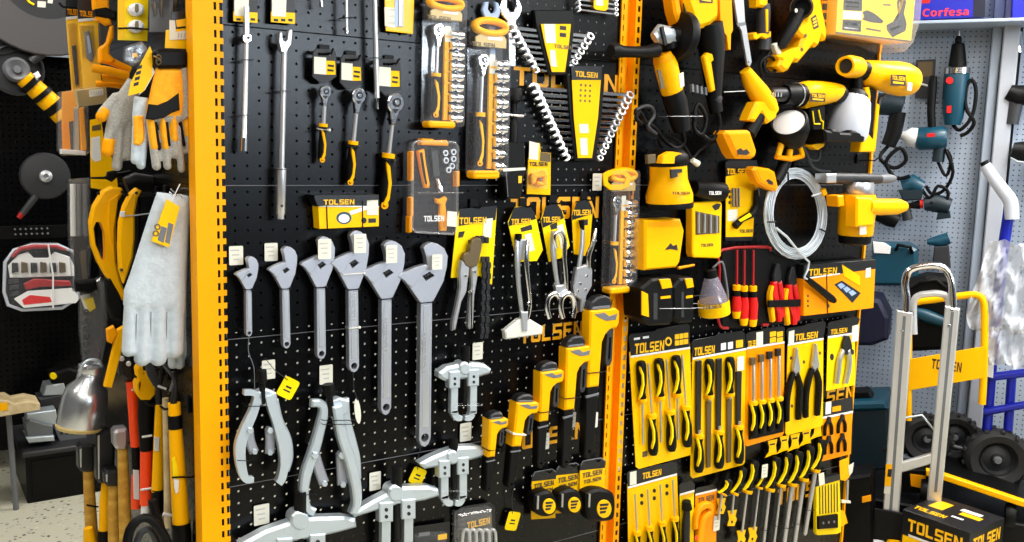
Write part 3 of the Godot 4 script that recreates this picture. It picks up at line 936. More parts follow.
func right_background() -> void:
	RIGHT.origin = Vector3(3.084, 0, -0.381)
	var place := func(o: Node3D, u: float, y: float, w: float) -> void: o.transform = Transform3D(RIGHT.basis, RIGHT.origin + RIGHT.basis * Vector3(u, y, w))
	var t := thing("tool_wall", "light grey pegboard tool wall with pale uprights at the right", "display wall")
	var pm := peg_mesh(0.45, 0.6, 22, 30, 0.020, 0.0030)
	for c in 3:
		for r in 4:
			var o := obj("pegboard_panel", pm, K.grey_wall, t)
			place.call(o, [-0.785, -0.322, 0.235][c], 0.15 + 0.6 * r, 0.0)
	for q in [[-0.33, 0.012, 0.02, "grey_wall"], [0.146, 0.034, 0.07, "grey_wall"], [0.194, 0.056, 0.10, "grey_post"], [0.71, 0.05, 0.06, "grey_post"]]:
		var m := M.new()
		m.box(Vector3(0, 1.3, q[2] / 2 - 0.01), Vector3(q[1], 2.5, q[2]), 0.004)
		place.call(obj("upright_post", m, K[q[3]], t), q[0], 0.0, 0.0)
	var m2 := M.new()
	m2.box(Vector3(0.0, 1.3, -0.03), Vector3(1.6, 2.6, 0.02))
	var o2 := obj("back_sheet", m2, K.dark_grey, t)
	place.call(o2, 0.0, 0.0, 0.0)
	m2 = M.new()
	m2.box(Vector3(0.55, 1.52, 0.10), Vector3(0.5, 0.012, 0.2), 0.002)
	o2 = obj("shelf", m2, K.grey_wall, t)
	place.call(o2, 0.0, 0.0, 0.0)
	m2 = M.new()
	m2.box(Vector3(0.06, 2.014, 0.11), Vector3(1.4, 0.012, 0.20), 0.002)
	o2 = obj("shelf", m2, K.grey_wall, t)
	place.call(o2, 0.0, 0.0, 0.0)

	var dk := thing("display_plinth", "long black plinth at the foot of the grey tool wall", "plinth", "", Transform3D(RIGHT.basis, RIGHT.origin))
	m2 = M.new()
	m2.box(Vector3(-0.1, 0.11, 0.325), Vector3(1.7, 0.22, 0.44), 0.006)
	obj("deck", m2, K.black, dk)
	begin("product_box", "blue box with red lettering on the top shelf, at the right", "box", "blue boxes on the top shelf", 950, 8, 0.20, RIGHT)
	pr("carton", K.box_blue, [914, -22, 986, -18, 985, 17, 914, 20], -0.14, 0.0, 0.002)
	pr("printed_end", K.navy, [974, -19, 986, -18, 985, 17, 973, 17.5], 0.0, 0.0008, 0)
	pr("printed_band", K.red, [922, -8, 930, -8, 930, 3, 922, 3.5], 0.0, 0.0008, 0)
	text("Corfesa", 945.5, 12, 46, 8, 0.002, K.print_red)
	begin("product_box", "blue box cut by the right edge of the view, on the top shelf", "box", "blue boxes on the top shelf", 1024, 6, 0.20, RIGHT)
	pr("carton", K.box_blue, [1013, -22, 1060, -18, 1058, 20, 1012, 19.5], -0.14, 0.0, 0.002)

	# straight grinder with its coiled cord
	begin("straight_grinder", "teal straight grinder with a black nose and red badge", "grinder", "teal power tools on the grey wall", 955, 80, 0.06, RIGHT)
	lt("body", K.teal, 957, 72, 0.0, 952.5, 125, 0.0, [0, 0, 11.5, 0, 12, 0.1, 11.5, 0.5, 9.5, 0.85, 7.5, 1, 0, 1], 16)
	lt("silver_collar", K.chrome, 957.5, 66, 0.0, 957, 74, 0.0, [8, 0, 12.5, 0.3, 12.5, 1, 0, 1], 16)
	lt("nose", K.rubber, 958.5, 36, 0.0, 957.5, 68, 0.0, [2, 0, 3.2, 0.08, 3.2, 0.2, 6, 0.25, 7.5, 0.6, 9, 1, 0, 1], 14)
	lt("spindle", K.steel, 959, 31, 0.0, 958.5, 38, 0.0, [0, 0, 1.6, 0, 1.6, 1, 0, 1], 8)
	pr("badge", K.red, circle_px(949.5, 80.5, 3.6, 12), 0.035, 0.046, 0.001)
	pr("side_print", K.red, [947, 106, 951.5, 105.5, 951, 113, 946.5, 113], 0.03, 0.042, 0)
	tb("cord", K.rubber, [953, 125, 0, 960, 130, 0.02, 972, 116, 0.02, 976, 92, 0.02, 972, 80, 0.02, 966, 88, 0.02, 966, 108, 0.02, 974, 122, 0.02, 968, 132, 0.01, 960, 136, 0.01], 1.9, 8, null, 1.0, false, 4)
	begin("electric_drill", "teal drill with a pale chuck pointing left and a black side handle", "drill", "teal power tools on the grey wall", 930, 138, 0.08, RIGHT)
	lt("body", K.teal, 916, 139, 0.0, 947, 137.5, 0.0, [9, 0, 11.5, 0.1, 11.5, 0.85, 9, 1, 0, 1], 16)
	lt("chuck", K.print_white, 899, 135, 0.0, 917, 138, 0.0, [0, 0, 3, 0, 5, 0.3, 9.5, 0.6, 10, 1, 0, 1], 14)
	tb("side_handle", K.rubber, [932, 128, 0.0, 931, 112, 0.0, 932.5, 84, 0.0, 934, 76, 0.0], [4, 4, 4.6, 3.4], 10)
	tb("handle_ring", K.dark_grey, [925, 103, 0.0, 939, 102, 0.0], 1.6, 8)
	pr("side_print", K.red, [927, 133.5, 935, 133, 935, 136.5, 927, 137], 0.038, 0.046, 0)
	tb("grip", K.teal_dark, [940, 146, 0.0, 938, 162, 0.0], [6, 6], 10)
	tb("cord", K.rubber, [938, 162, 0, 946, 176, 0.01, 951, 160, 0.01, 946, 150, 0.02, 953, 172, 0.02, 944, 190, 0.01, 932, 194, 0.01, 926, 186, 0.02], 1.7, 8, null, 1.0, false, 4)
	begin("blade_card", "dark card with a reddish disc print behind the paint sprayer", "card", "", 926, 76, 0.02, RIGHT)
	pr("backing_card", K.dark_grey, [916, 60, 936, 59, 934, 99, 915, 98], 0, 0.006, 0.001)
	pr("printed_disc", K.bronze, [918, 62, 933, 61.5, 932, 76, 918, 77], 0.006, 0.007, 0)
	tb("white_arc", K.print_white, [916, 90, 0.008, 921, 84, 0.008, 928, 86, 0.008], 1.4, 6)
	begin("nail_gun", "dark teal tool with a looped black cord left of the teal drill", "power tool", "teal power tools on the grey wall", 892, 130, 0.10, RIGHT)
	tb("body", K.teal_dark, [878, 104, 0.0, 892, 104, 0.0, 903, 106, 0.0], [11, 12, 10], 12)
	tb("grip", K.rubber, [898, 112, 0.0, 894, 132, 0.0, 888, 146, 0.0], [8, 8, 7], 12)
	tb("cord", K.rubber, [888, 146, 0, 880, 158, 0.02, 894, 168, 0.02, 906, 160, 0.02, 900, 148, 0.03, 886, 162, 0.03, 896, 178, 0.02, 910, 176, 0.02], 2.0, 8, null, 1.0, false, 4)
	begin("palm_sander", "pale topped teal sander with black cord to the right", "sander", "teal power tools on the grey wall", 912, 190, 0.08, RIGHT)
	tb("body", K.teal, [902, 186, 0.0, 912, 183, 0.0, 922, 188, 0.0], [7, 9.5, 7], 12)
	pr("skirt", K.teal_dark, [898, 190, 924, 189, 921, 200, 903, 201], -0.03, 0.03, 0.005)
	tb("cord", K.rubber, [922, 190, 0.0, 930, 198, 0.02, 938, 186, 0.02, 948, 192, 0.02, 944, 204, 0.02, 930, 202, 0.03], 1.7, 8, null, 1.0, false, 4)
	begin("cordless_drill", "dark teal cordless drill with a red ring, under the pale topped sander", "drill", "teal power tools on the grey wall", 938, 206, 0.08, RIGHT)
	tb("body", K.teal_dark, [924, 204, 0.0, 936, 203, 0.0, 950, 207, 0.0], [6.5, 9.5, 8.5], 12)
	tb("red_ring", K.red, [920, 204, 0.0, 923.5, 204, 0.0], [4.4, 5], 10)
	tb("chuck", K.rubber, [908, 206, 0.0, 920, 204.5, 0.0], [2.4, 5], 10)
	pr("grip", K.teal_dark, [938, 212, 950, 211, 951, 218, 936, 220], -0.02, 0.02, 0.004)
	begin("rotary_tool", "small teal tool on the lower part of the grey wall", "power tool", "teal power tools on the grey wall", 942, 240, 0.06, RIGHT)
	tb("body", K.teal, [927, 242, 0.0, 940, 241, 0.0, 949, 238, 0.0], [2.6, 6.4, 6], 12)
	pr("battery", K.dark_grey, [934, 247, 949, 246, 951, 268, 932, 268], -0.02, 0.03, 0.004)
	begin("black_tool", "black lumpy tool beside the yellow arm of the router", "power tool", "", 888, 216, 0.08, RIGHT)
	tb("body", K.rubber, [877, 214, 0.0, 890, 218, 0.0, 898, 222, 0.0], [7, 9, 7], 12)
	tb("grip", K.dark_grey, [905, 206, 0.0, 908, 220, 0.0], [4.5, 5], 10)
	begin("tool_case", "dark teal tool case with a white label at its corner", "tool case", "", 893, 262, 0.14, RIGHT)
	pr("shell", K.teal, [872, 244, 908, 245, 917, 250, 918, 286, 872, 286], -0.1, 0.06, 0.012)
	pr("white_label", K.print_white, [873, 242, 884, 243, 891, 247, 890, 254, 874, 253], 0.04, 0.066, 0.001)
	tb("handle", K.rubber, [896, 250, 0.06, 898, 245, 0.08, 910, 247, 0.08, 912, 253, 0.06], 1.8, 8)
	begin("grinder_head", "chrome socket on black tools hung at the right edge", "power tool", "", 1018, 46, 0.06, RIGHT)
	lt("socket", K.chrome, 1018, 32, 0.0, 1017, 53, 0.0, [0, 0, 4, 0, 4.4, 0.4, 5.6, 0.5, 5.6, 1, 0, 1], 12)
	begin("black_tool", "black tool bunch hung at the right edge above the shelf", "power tool", "", 1018, 105, 0.08, RIGHT)
	tb("body", K.rubber, [1008, 92, 0.0, 1018, 96, 0.0, 1034, 94, 0.0], [8, 11, 10], 12)
	tb("grip", K.dark_grey, [1016, 102, 0.0, 1012, 124, 0.0], [7, 6], 12)
	begin("black_tool", "rounded black tool on the small shelf at the right edge", "power tool", "", 1020, 152, 0.10, RIGHT)
	tb("body", K.rubber, [1012, 150, 0.0, 1022, 152, 0.0, 1040, 150, 0.0], [8, 11, 10], 12)
	tb("rim", K.zinc, [1011, 158, 0.02, 1018, 162, 0.04, 1032, 163, 0.04], 1.2, 6)
	# dark cases low beside the gondola
	begin("tool_case", "round cornered navy blue case low beside the right bay", "tool case", "", 872, 300, 0.30, RIGHT)
	pr("shell", K.navy, [858, 296, 880, 300, 889, 318, 888, 340, 872, 346, 856, 346], -0.12, 0.1, 0.014)
	begin("tool_case", "teal lidded dark case on the base deck behind the hand truck", "tool case", "", 866, 412, 0.30, RIGHT)
	pr("shell", K.teal_dark, [838, 410, 888, 408, 890, 470, 838, 474], -0.14, 0.1, 0.01)
	pr("lid", K.teal, [838, 403, 886, 401, 889, 410, 838, 412], -0.14, 0.11, 0.01)
	pr("top_handle", K.rubber, [846, 392, 868, 391, 874, 400, 866, 404, 846, 404], -0.03, 0.05, 0.006)
	begin("tool_case", "dark case with an orange stripe on the floor, left of the hand truck", "tool case", "", 858, 500, 0.64, RIGHT)
	pr("shell", K.rubber, [834, 480, 872, 474, 873, 548, 834, 556], -0.04, 0.1, 0.008)
	pr("orange_stripe", K.orange_yellow, [862, 497, 871, 495, 871, 501, 862, 503], 0.1, 0.104, 0.001)
	begin("orange_box", "black box with an orange label seen between the hand truck rails", "box", "", 916, 486, 0.44, RIGHT)
	pr("carton", K.rubber, [902, 470, 928, 470, 928, 494, 902, 493], -0.1, 0.05, 0.003)
	pr("orange_label", K.orange_yellow, [910, 474, 926, 476, 925, 489, 911, 486], 0.05, 0.052, 0)
	begin("tool_bag", "black bag with a teal tool behind the hand truck handle", "bag", "", 930, 300, 0.26, RIGHT)
	pr("bag", K.rubber, [904, 282, 926, 276, 952, 278, 956, 300, 948, 322, 950, 350, 908, 352, 902, 320], -0.1, 0.05, 0.016)
	tb("strap", K.rubber, [908, 290, 0.06, 920, 282, 0.07, 936, 280, 0.07, 946, 288, 0.06], 2.2, 8)
	tb("teal_tool", K.teal, [914, 312, 0.06, 926, 316, 0.07, 944, 322, 0.06], [5, 6.5, 5], 12)

func hook(x: float, y: float, what: String, reach := 0.05, f := MAIN, w := 0.0) -> void:
	begin("display_hook", "black wire display hook holding " + what, "hook", "display hooks on the stand", x, y, w, f)
	var m := M.new()
	m.box(Vector3(0, 0.004, 0.003), Vector3(0.022, 0.03, 0.004), 0.001)
	obj("hook_plate", m, K.black, cur)
	m = M.new()
	m.tube(PackedVector3Array([Vector3(0, 0, 0.004), Vector3(0, 0, reach), Vector3(0, 0.008, reach + 0.008)]), 0.0022, 6)
	obj("prong", m, K.black, cur)

func sticker(x: float, y: float, w: float, h: float, label: String, z := 0.004, tilt := 0.0, f := MAIN) -> void:
	begin("price_sticker", label, "price tag", "white price stickers on the stand", x, y, z, f)
	cur.rotation.z += tilt
	var sw := w * kx(x, y)
	var sh := h * ky(x, y)
	pg("sheet", K.paper, rr(sw, sh, 0.002, 2), 0, 0.0012, 0)
	var m := M.new()
	for i in 3: m.box(Vector3(-sw * 0.08 + sw * 0.04 * i, sh * (0.28 - 0.24 * i), 0.0013), Vector3(sw * (0.62 - 0.1 * i), sh * 0.07, 0.0003))
	obj("print", m, K.ink_grey, cur)

func cable_tie(parent: Node3D, y: float, hw: float, z0: float, z1: float, m_ := "black") -> void:
	var m := M.new()
	m.tube(PackedVector3Array([Vector3(-hw, y, z0), Vector3(hw, y, z0), Vector3(hw, y, z1), Vector3(-hw, y, z1)]), 0.0014, 5, true)
	m.box(Vector3(hw, y, z1), Vector3(0.005, 0.005, 0.005), 0.001)
	obj("cable_tie", m, K[m_], parent)

func s_wrenches() -> void:
	var names := ["smallest grey adjustable wrench, beside the yellow upright", "second smallest grey adjustable wrench, its sticker to the left", "grey adjustable wrench, third in the rising row, sticker on its jaw", "grey adjustable wrench with two pale ties round its handle", "large grey adjustable wrench second from the long end of the row", "longest grey adjustable wrench, beside the chain pliers card"]
	var ax := [[247.5, 256, 248, 336], [283.5, 246, 285.5, 348], [319, 236, 320, 358.5], [351, 230, 352.4, 371.5], [385, 240, 384, 414], [425, 242, 422.5, 445.5]]
	for i in 6:
		var a: Array = ax[i]
		begin("adjustable_wrench", names[i], "wrench", "adjustable wrenches in a rising row", a[0], a[1], 0.022, MAIN, a[2], a[3])
		var L := at(a[0], a[1], W).distance_to(at(a[2], a[3], W))
		var sx := L * (1.0 if i < 4 else 0.92)
		var hf := 0.76 if i < 4 else 0.70
		var hs: float = [1.0, 1.0, 1.0, 1.0, 0.80, 0.70][i]     # the longer the wrench, the shorter its head
		var body := v2([-.05, -.93, -.05, -.96, -.03, -.99, 0, -1, .03, -.99, .05, -.96, .05, -.93, .047, -.42, .06, -.36, .10, -.27, .118, -.17, .122, -.10, .10, -.045, .06, -.012, .026, 0, -.005, -.012, -.022, -.035, -.005, -.10, 0, -.16, -.06, -.20, -.115, -.235, -.105, -.285, -.075, -.34, -.05, -.41])
		var jaw := v2([-.168, -.218, -.152, -.198, -.05, -.158, -.012, -.148, .004, -.162, -.03, -.215, -.085, -.30, -.112, -.278, -.13, -.25])
		for k in body.size(): body[k] = Vector2(body[k].x * sx * (hf if body[k].y < -.405 else 1.0), body[k].y * L * (hs if body[k].y > -.5 else 1.0))
		for k in jaw.size(): jaw[k] = Vector2(jaw[k].x * sx, jaw[k].y * L * hs)
		var b := pg("body", K.forged, body, -0.006, 0.006 + L * 0.012, 0.001, null, [circ(0.0235 * sx, 12, 0, -.953 * L), v2([-.03 * sx, -.225 * L * hs, .015 * sx, -.20 * L * hs, .045 * sx, -.228 * L * hs, -.005 * sx, -.262 * L * hs])])
		var m := M.new()
		m.box(Vector3(0, -(.43 * hs + .90) / 2 * L, 0.006 + L * .012), Vector3(.056 * sx * hf, (.90 - .43 * hs) * L, 0.0016), 0.0007)
		obj("raised_panel", m, K.satin, b)
		pg("sliding_jaw", K.forged, jaw, -0.004, 0.008 + L * 0.012, 0.0015)
		m = M.new()
		for k in 5: cyl(m, Vector3((-.025 + .014 * k) * sx, (-.236 + .0055 * k) * L * hs, 0.004), Vector3((-.016 + .014 * k) * sx, (-.2325 + .0055 * k) * L * hs, 0.004), .02 * L * hs, 8)
		obj("knurl", m, K.dark_steel, cur)
		cable_tie(cur, -.41 * L * hs, .052 * sx * hf, -0.007, 0.008 + L * .012)
		if i == 3:
			cable_tie(cur, -.30 * L, .075 * sx, -0.007, 0.009 + L * .012, "white")
			cable_tie(cur, -.68 * L, .05 * sx * hf, -0.007, 0.009 + L * .012, "white")
		if i > 2:
			var u := brand(a[2] + (0.3 if i < 5 else 0.5), lerpf(a[1], a[3], 0.55), (a[3] - a[1]) * 0.20, 5.2, 0.0069 + L * .012, K.steel, b, "TOLSEN", PI / 2)
			u.name = "stamped_lettering"
	for s in [[236, 255.5, 14, 19, "white price sticker left of the smallest adjustable wrench", 0.003], [271, 252, 13, 18, "white price sticker left of the second smallest wrench", 0.003], [324.5, 249, 13, 20, "white price sticker on the jaw of the third adjustable wrench", 0.045], [360, 243.5, 12, 19, "white price sticker on the jaw of the fourth adjustable wrench", 0.045], [391.5, 254, 11, 18, "white price sticker on the jaw of the fifth adjustable wrench", 0.045], [437, 262, 10, 15, "white price sticker on the head of the longest adjustable wrench", 0.048], [268.5, 369.5, 13, 19, "white price sticker above the small two arm puller", 0.003], [326, 374.5, 13, 19, "white price sticker above the tall two arm puller", 0.003], [261.5, 514.5, 15, 20, "white price sticker low beside the yellow upright", 0.003], [375, 481, 11, 18, "white price sticker beside the screw of the wide bar puller", 0.003], [477.5, 351, 10, 17, "white price sticker above the small bar puller", 0.003], [465.5, 432, 11, 18, "white price sticker between the two small bar pullers", 0.003], [490, 435, 6, 14, "narrow white price sticker on the small pipe wrench", 0.05], [514, 452, 8, 17, "white price sticker hanging by the second pipe wrench", 0.03], [546, 441, 6, 16, "white price sticker beside the middle pipe wrench handle", 0.02], [572, 420, 7, 15, "white price sticker beside the fourth pipe wrench handle", 0.02], [594, 420, 7, 15, "white price sticker beside the longest pipe wrench handle", 0.02], [597, 182, 9, 17, "white price sticker left of the socket pack on the upright", 0.01]]:
		sticker(s[0], s[1], s[2], s[3], s[4], s[5])
	# yellow and white tags on strings
	for s in [[288, 388, 265, 358, 17, 20, -0.55, "yellow", "yellow paper tag hanging below the second smallest wrench"], [417.5, 476, 421, 446, 14, 16, -0.5, "yellow", "yellow paper tag hanging below the longest adjustable wrench"], [512.5, 521, 514, 484, 12, 18, -0.3, "yellow", "yellow paper tag hanging below the second pipe wrench"], [357.5, 411, 353, 372, 6, 26, 0.12, "leather", "narrow white paper tag hanging below the fourth wrench"]]:
		begin("hang_tag", s[8], "tag", "paper tags on strings", s[0], s[1], 0.012)
		var o := pg("tag_card", K["lemon" if s[7] == "yellow" else "paper"], rr(s[4] * kx(s[0], s[1]), s[5] * ky(s[0], s[1]), 0.006, 3) if s[7] == "yellow" else circ(s[4] * 0.5 * kx(s[0], s[1]), 14, 0, 0, s[5] * 0.5 * ky(s[0], s[1])), 0, 0.001)
		o.rotation.z = s[6]
		if s[7] == "yellow":
			var m := M.new()
			m.box(Vector3(0, 0.002, 0.0011), Vector3(0.013, 0.004, 0.0003)); m.box(Vector3(0, -0.006, 0.0011), Vector3(0.016, 0.003, 0.0003))
			obj("print", m, K.ink, o)
		tb("string", K.dark_grey, [s[0], s[1] - s[5] * 0.4, 0.001, (s[0] + s[2]) / 2 - 1.5, (s[1] + s[3]) / 2 - 3, 0.004, s[2], s[3], 0.006], 0.4, 5)

func ratchet_body(hr: float, y_collar: float, L: float, hw: float, sw: float, parent: Node3D) -> void:
	# head at the origin, -y towards the handle's end
	var head := circ(hr, 18, 0, 0, hr * 1.08)
	var p := PackedVector2Array()
	for k in 19:
		var a := deg_to_rad(-55.0) + deg_to_rad(290.0) * k / 18.0
		p.append(Vector2(cos(a) * hr, sin(a) * hr * 1.06))
	p.append_array(PackedVector2Array([Vector2(-hr * 0.34, -hr * 1.75), Vector2(-sw, -hr * 2.3), Vector2(sw, -hr * 2.3), Vector2(hr * 0.34, -hr * 1.75)]))
	var h := pg("head", K.chrome, p, -hr * 0.35, hr * 0.45, hr * 0.12, parent)
	pg("dial", K.dark_steel, circ(hr * 0.5, 14, hr * 0.05, hr * 0.12), hr * 0.45, hr * 0.55, 0.0005, h)
	pg("dial_cap", K.chrome, circ(hr * 0.26, 10, hr * 0.05, hr * 0.12), hr * 0.55, hr * 0.62, 0.0005, h)
	pg("selector", K.dark_grey, v2([-hr * 0.4, -hr * 0.62, hr * 0.38, -hr * 0.5, hr * 0.02, -hr * 1.05]), hr * 0.45, hr * 0.6, 0.0005, h)
	var m := M.new()
	cyl(m, Vector3(0, -hr * 2.0, 0), Vector3(0, y_collar, 0), sw, 10)
	obj("shaft", m, K.satin, parent)
	m = M.new()
	m.x = Transform3D(Basis(Vector3(1, 0, 0), PI), Vector3(0, y_collar, 0))
	var hl := -(L + y_collar) * -1.0
	hl = L + y_collar
	m.lathe(PackedVector2Array([Vector2(0, 0), Vector2(hw * 0.8, 0), Vector2(hw, hl * 0.06), Vector2(hw * 0.85, hl * 0.25), Vector2(hw * 1.05, hl * 0.55), Vector2(hw * 0.95, hl * 0.85), Vector2(hw * 0.6, hl * 0.97), Vector2(0, hl)]), 12)
	var g := obj("handle", m, K.rubber, parent)
	pg("grip_inlay", K.yellow, v2([-hw * 0.7, y_collar - hl * 0.12, hw * 0.1, y_collar - hl * 0.2, hw * 0.75, y_collar - hl * 0.5, hw * 0.7, y_collar - hl * 0.8, hw * 0.1, y_collar - hl * 0.95, -hw * 0.45, y_collar - hl * 0.9, hw * 0.15, y_collar - hl * 0.72, hw * 0.1, y_collar - hl * 0.5, -hw * 0.5, y_collar - hl * 0.25]), hw * 0.5, hw * 1.12, 0.001, g)
	m = M.new()
	m.x = Transform3D(Basis(), Vector3(0, y_collar, 0))
	m.lathe(PackedVector2Array([Vector2(0, -hl * 0.05), Vector2(hw * 1.15, -hl * 0.05), Vector2(hw * 1.15, hl * 0.03), Vector2(0, hl * 0.03)]), 12)
	obj("collar", m, K.yellow, g)
	m = M.new()
	var ring := PackedVector3Array()
	for k in 10: ring.append(Vector3(cos(TAU * k / 10) * hw * 0.55, -L + hw * 0.75 + sin(TAU * k / 10) * hw * 0.55, hw * 0.75))
	m.tube(ring, hw * 0.2, 5, true)
	obj("hang_ring", m, K.yellow, g)

func s_ratchets() -> void:
	var rows := [[325, 92, 323.5, 163, 6.2, 125, 4.0, "small chrome ratchet with a short yellow and black grip", 323.5, 63, 23, 28], [358, 96, 352, 186, 7.6, 143, 4.6, "middle chrome ratchet with a black and yellow grip", 350, 69, 21, 28], [394.5, 103, 386.5, 210, 9.5, 156, 5.8, "largest chrome ratchet, its grip hanging beside the boxed puller", 388, 74, 22, 30]]
	for r in rows:
		begin("ratchet_wrench", r[7], "ratchet", "ratchets hung from dark cards", r[0], r[1], 0.03, MAIN, r[2], r[3])
		cur.rotate_object_local(Vector3.RIGHT, 0.09)
		var k := ky(r[0], r[1])
		var L := at(r[0], r[1], W).distance_to(at(r[2], r[3], W))
		ratchet_body(r[4] * k, -(r[5] - r[1]) * k, L, r[6] * k, 2.4 * k, cur)
		cable_tie(cur, -(r[5] - r[1] + 5) * k * 0.99, 4.5 * k, -0.01, 0.012, "white" if r[7].begins_with("small") else "dark_grey")
		var cx: float = r[8]
		var cy: float = r[9]
		var hw: float = r[10] / 2.0
		var hh: float = r[11] / 2.0
		var c := pr("hang_card", K.dark_grey, [cx - hw, cy - hh + 4, cx - hw + 3, cy - hh, cx + hw - 3, cy - hh + 1, cx + hw, cy - hh + 5, cx + hw + 1, cy + hh, cx + 4, cy + hh + 6, cx - 4, cy + hh + 6, cx - hw, cy + hh], -0.012, -0.008, 0.0006, null, [[cx - hw * 0.6, cy - hh + 4, cx + hw * 0.6, cy - hh + 4, cx + hw * 0.6, cy - hh + 7, cx - hw * 0.6, cy - hh + 7]])
		pr("card_print", K.card, [cx + 1, cy - hh + 12, cx + hw - 1, cy - hh + 12.5, cx + hw, cy + hh - 2, cx + 1, cy + hh - 2], -0.008, -0.0076, 0, c)
		pr("card_sticker", K.paper, [cx - hw + 1, cy - hh + 8, cx + 1.5, cy - hh + 9, cx + 2, cy + hh - 2, cx - hw + 1.5, cy + hh - 3], -0.008, -0.0072, 0, c)
		var m := M.new()
		var q := l3(cx + hw * 0.55, cy + hh * 0.55, -0.0072)
		for i in 2: m.box(q + Vector3(0, 0.009 * i, 0), Vector3(0.013, 0.004, 0.0004))
		obj("card_marks", m, K.ink, c)
		hook(cx, cy - hh + 5.5, "the " + r[7].get_slice(" ", 0) + " ratchet", 0.04)

func s_bars() -> void:
	# breaker bar beside the upright
	begin("breaker_bar", "long bar tool with a swivel square head, nearest the yellow upright", "breaker bar", "", 246, 4, 0.028)
	lt("shaft", K.satin, 246.5, 40, 0, 244, 150, 0, [2.6, 0, 2.6, 0.9, 3.2, 0.91, 3.2, 1, 0, 1], 10)
	lt("tip_collar", K.chrome, 244.4, 138, 0, 244, 151, 0, [3.4, 0, 3.4, 1, 0, 1], 10)
	var h := pr("swivel_head", K.chrome, circle_px(247.5, 38, 5.2, 14), -0.008, 0.008, 0.002)
	pr("pivot_hole", K.dark_steel, circle_px(248.3, 37.6, 1.9, 8), 0.008, 0.0085, 0, h)
	pr("neck", K.satin, [244.6, 6, 249.4, 6, 249.6, 34, 244.8, 34], -0.004, 0.004, 0.001)
	cable_tie_px(244.8, 115, 5, "dark_grey")
	cable_tie_px(246, 60, 6, "dark_grey")
	hang_label(245.5, 9, 24, 30, 0.016)
	begin("breaker_bar", "longest bright bar tool with a forked head and a sleeved end", "breaker bar", "", 283, 4, 0.028)
	lt("shaft", K.satin, 284.3, 46, 0, 281.5, 172, 0, [3.1, 0, 3.1, 1, 0, 1], 12)
	lt("sleeve", K.satin, 281.8, 168, 0, 280.6, 219, 0, [4.4, 0, 4.6, 0.03, 4.4, 0.9, 3.6, 0.92, 3.6, 1, 0, 1], 12)
	pr("pin_hole", K.ink, circle_px(282, 206, 1.4, 8), 0.0075, 0.0087, 0)
	pr("fork", K.satin, [279.5, 33, 281.5, 31.5, 282.5, 33, 283, 40, 285.5, 41.5, 287.5, 40, 288.5, 31, 291, 29, 292.8, 30, 291.5, 44, 288, 49.5, 287.6, 52, 281.2, 52, 280.8, 49, 279, 42], -0.007, 0.007, 0.0015)
	cable_tie_px(283, 91, 6, "dark_grey")
	cable_tie_px(281.5, 169, 6, "dark_grey")
	hang_label(283, 9, 24, 32, 0.016)
	# thin bars and the long extension bar that come down from above
	begin("extension_bar", "long bright extension bar reaching down beside the largest ratchet", "extension bar", "", 374, -25, 0.028)
	lt("shaft", K.satin, 374, -25, 0, 377, 98, 0, [2.4, 0, 2.9, 0.7, 2.9, 1, 0, 1], 12)
	lt("drive_end", K.chrome, 376.8, 97, 0, 377, 109, 0, [2.9, 0, 2.2, 0.2, 2.2, 1, 0, 1], 4)
	cable_tie_px(375.5, 58, 5, "dark_grey")
	begin("extension_bar", "thin bright bar whose end shows above the middle ratchet", "extension bar", "", 346, -28, 0.028)
	lt("shaft", K.satin, 346, -28, 0, 346.5, 33, 0, [1.7, 0, 1.9, 0.7, 1.9, 1, 0, 1], 10)
	lt("drive_end", K.chrome, 346.5, 27, 0, 346.6, 33.5, 0, [2.3, 0, 2.3, 1, 0, 1], 8)
	cable_tie_px(346, 18, 6, "black")
	begin("extension_bar", "short bar end just showing at the top beside the longest bar", "extension bar", "", 321, -26, 0.028)
	lt("shaft", K.satin, 321, -26, 0, 321.3, 6, 0, [1.5, 0, 1.7, 1, 0, 1], 8)
	lt("drive_end", K.chrome, 321.3, 2, 0, 321.4, 7, 0, [2.2, 0, 2.2, 1, 0, 1], 8)
	# carded blade at the top
	begin("carded_tool", "clear blister pack with a yellow foot at the top of the panel", "blister pack", "", 399, -25, 0.012)
	pr("backing_card", K.card, [384, -25, 415, -23, 413, 34, 386, 31], 0, 0.002, 0.0004)
	pr("window", K.pale_blue, [395, -25, 404, -24, 403, 27, 395, 26], 0.002, 0.0035, 0)
	pr("blade", K.steel, [399, -24, 403, -24, 402, 26, 399, 26], 0.0035, 0.006, 0.0006)
	pr("card_sticker", K.paper, [384.5, 7, 396, 8, 395.5, 28, 385, 26], 0.002, 0.003, 0)
	pr("blister", K.clear, [385, -25, 414, -23, 412, 33, 387, 30], 0.003, 0.012, 0.002)

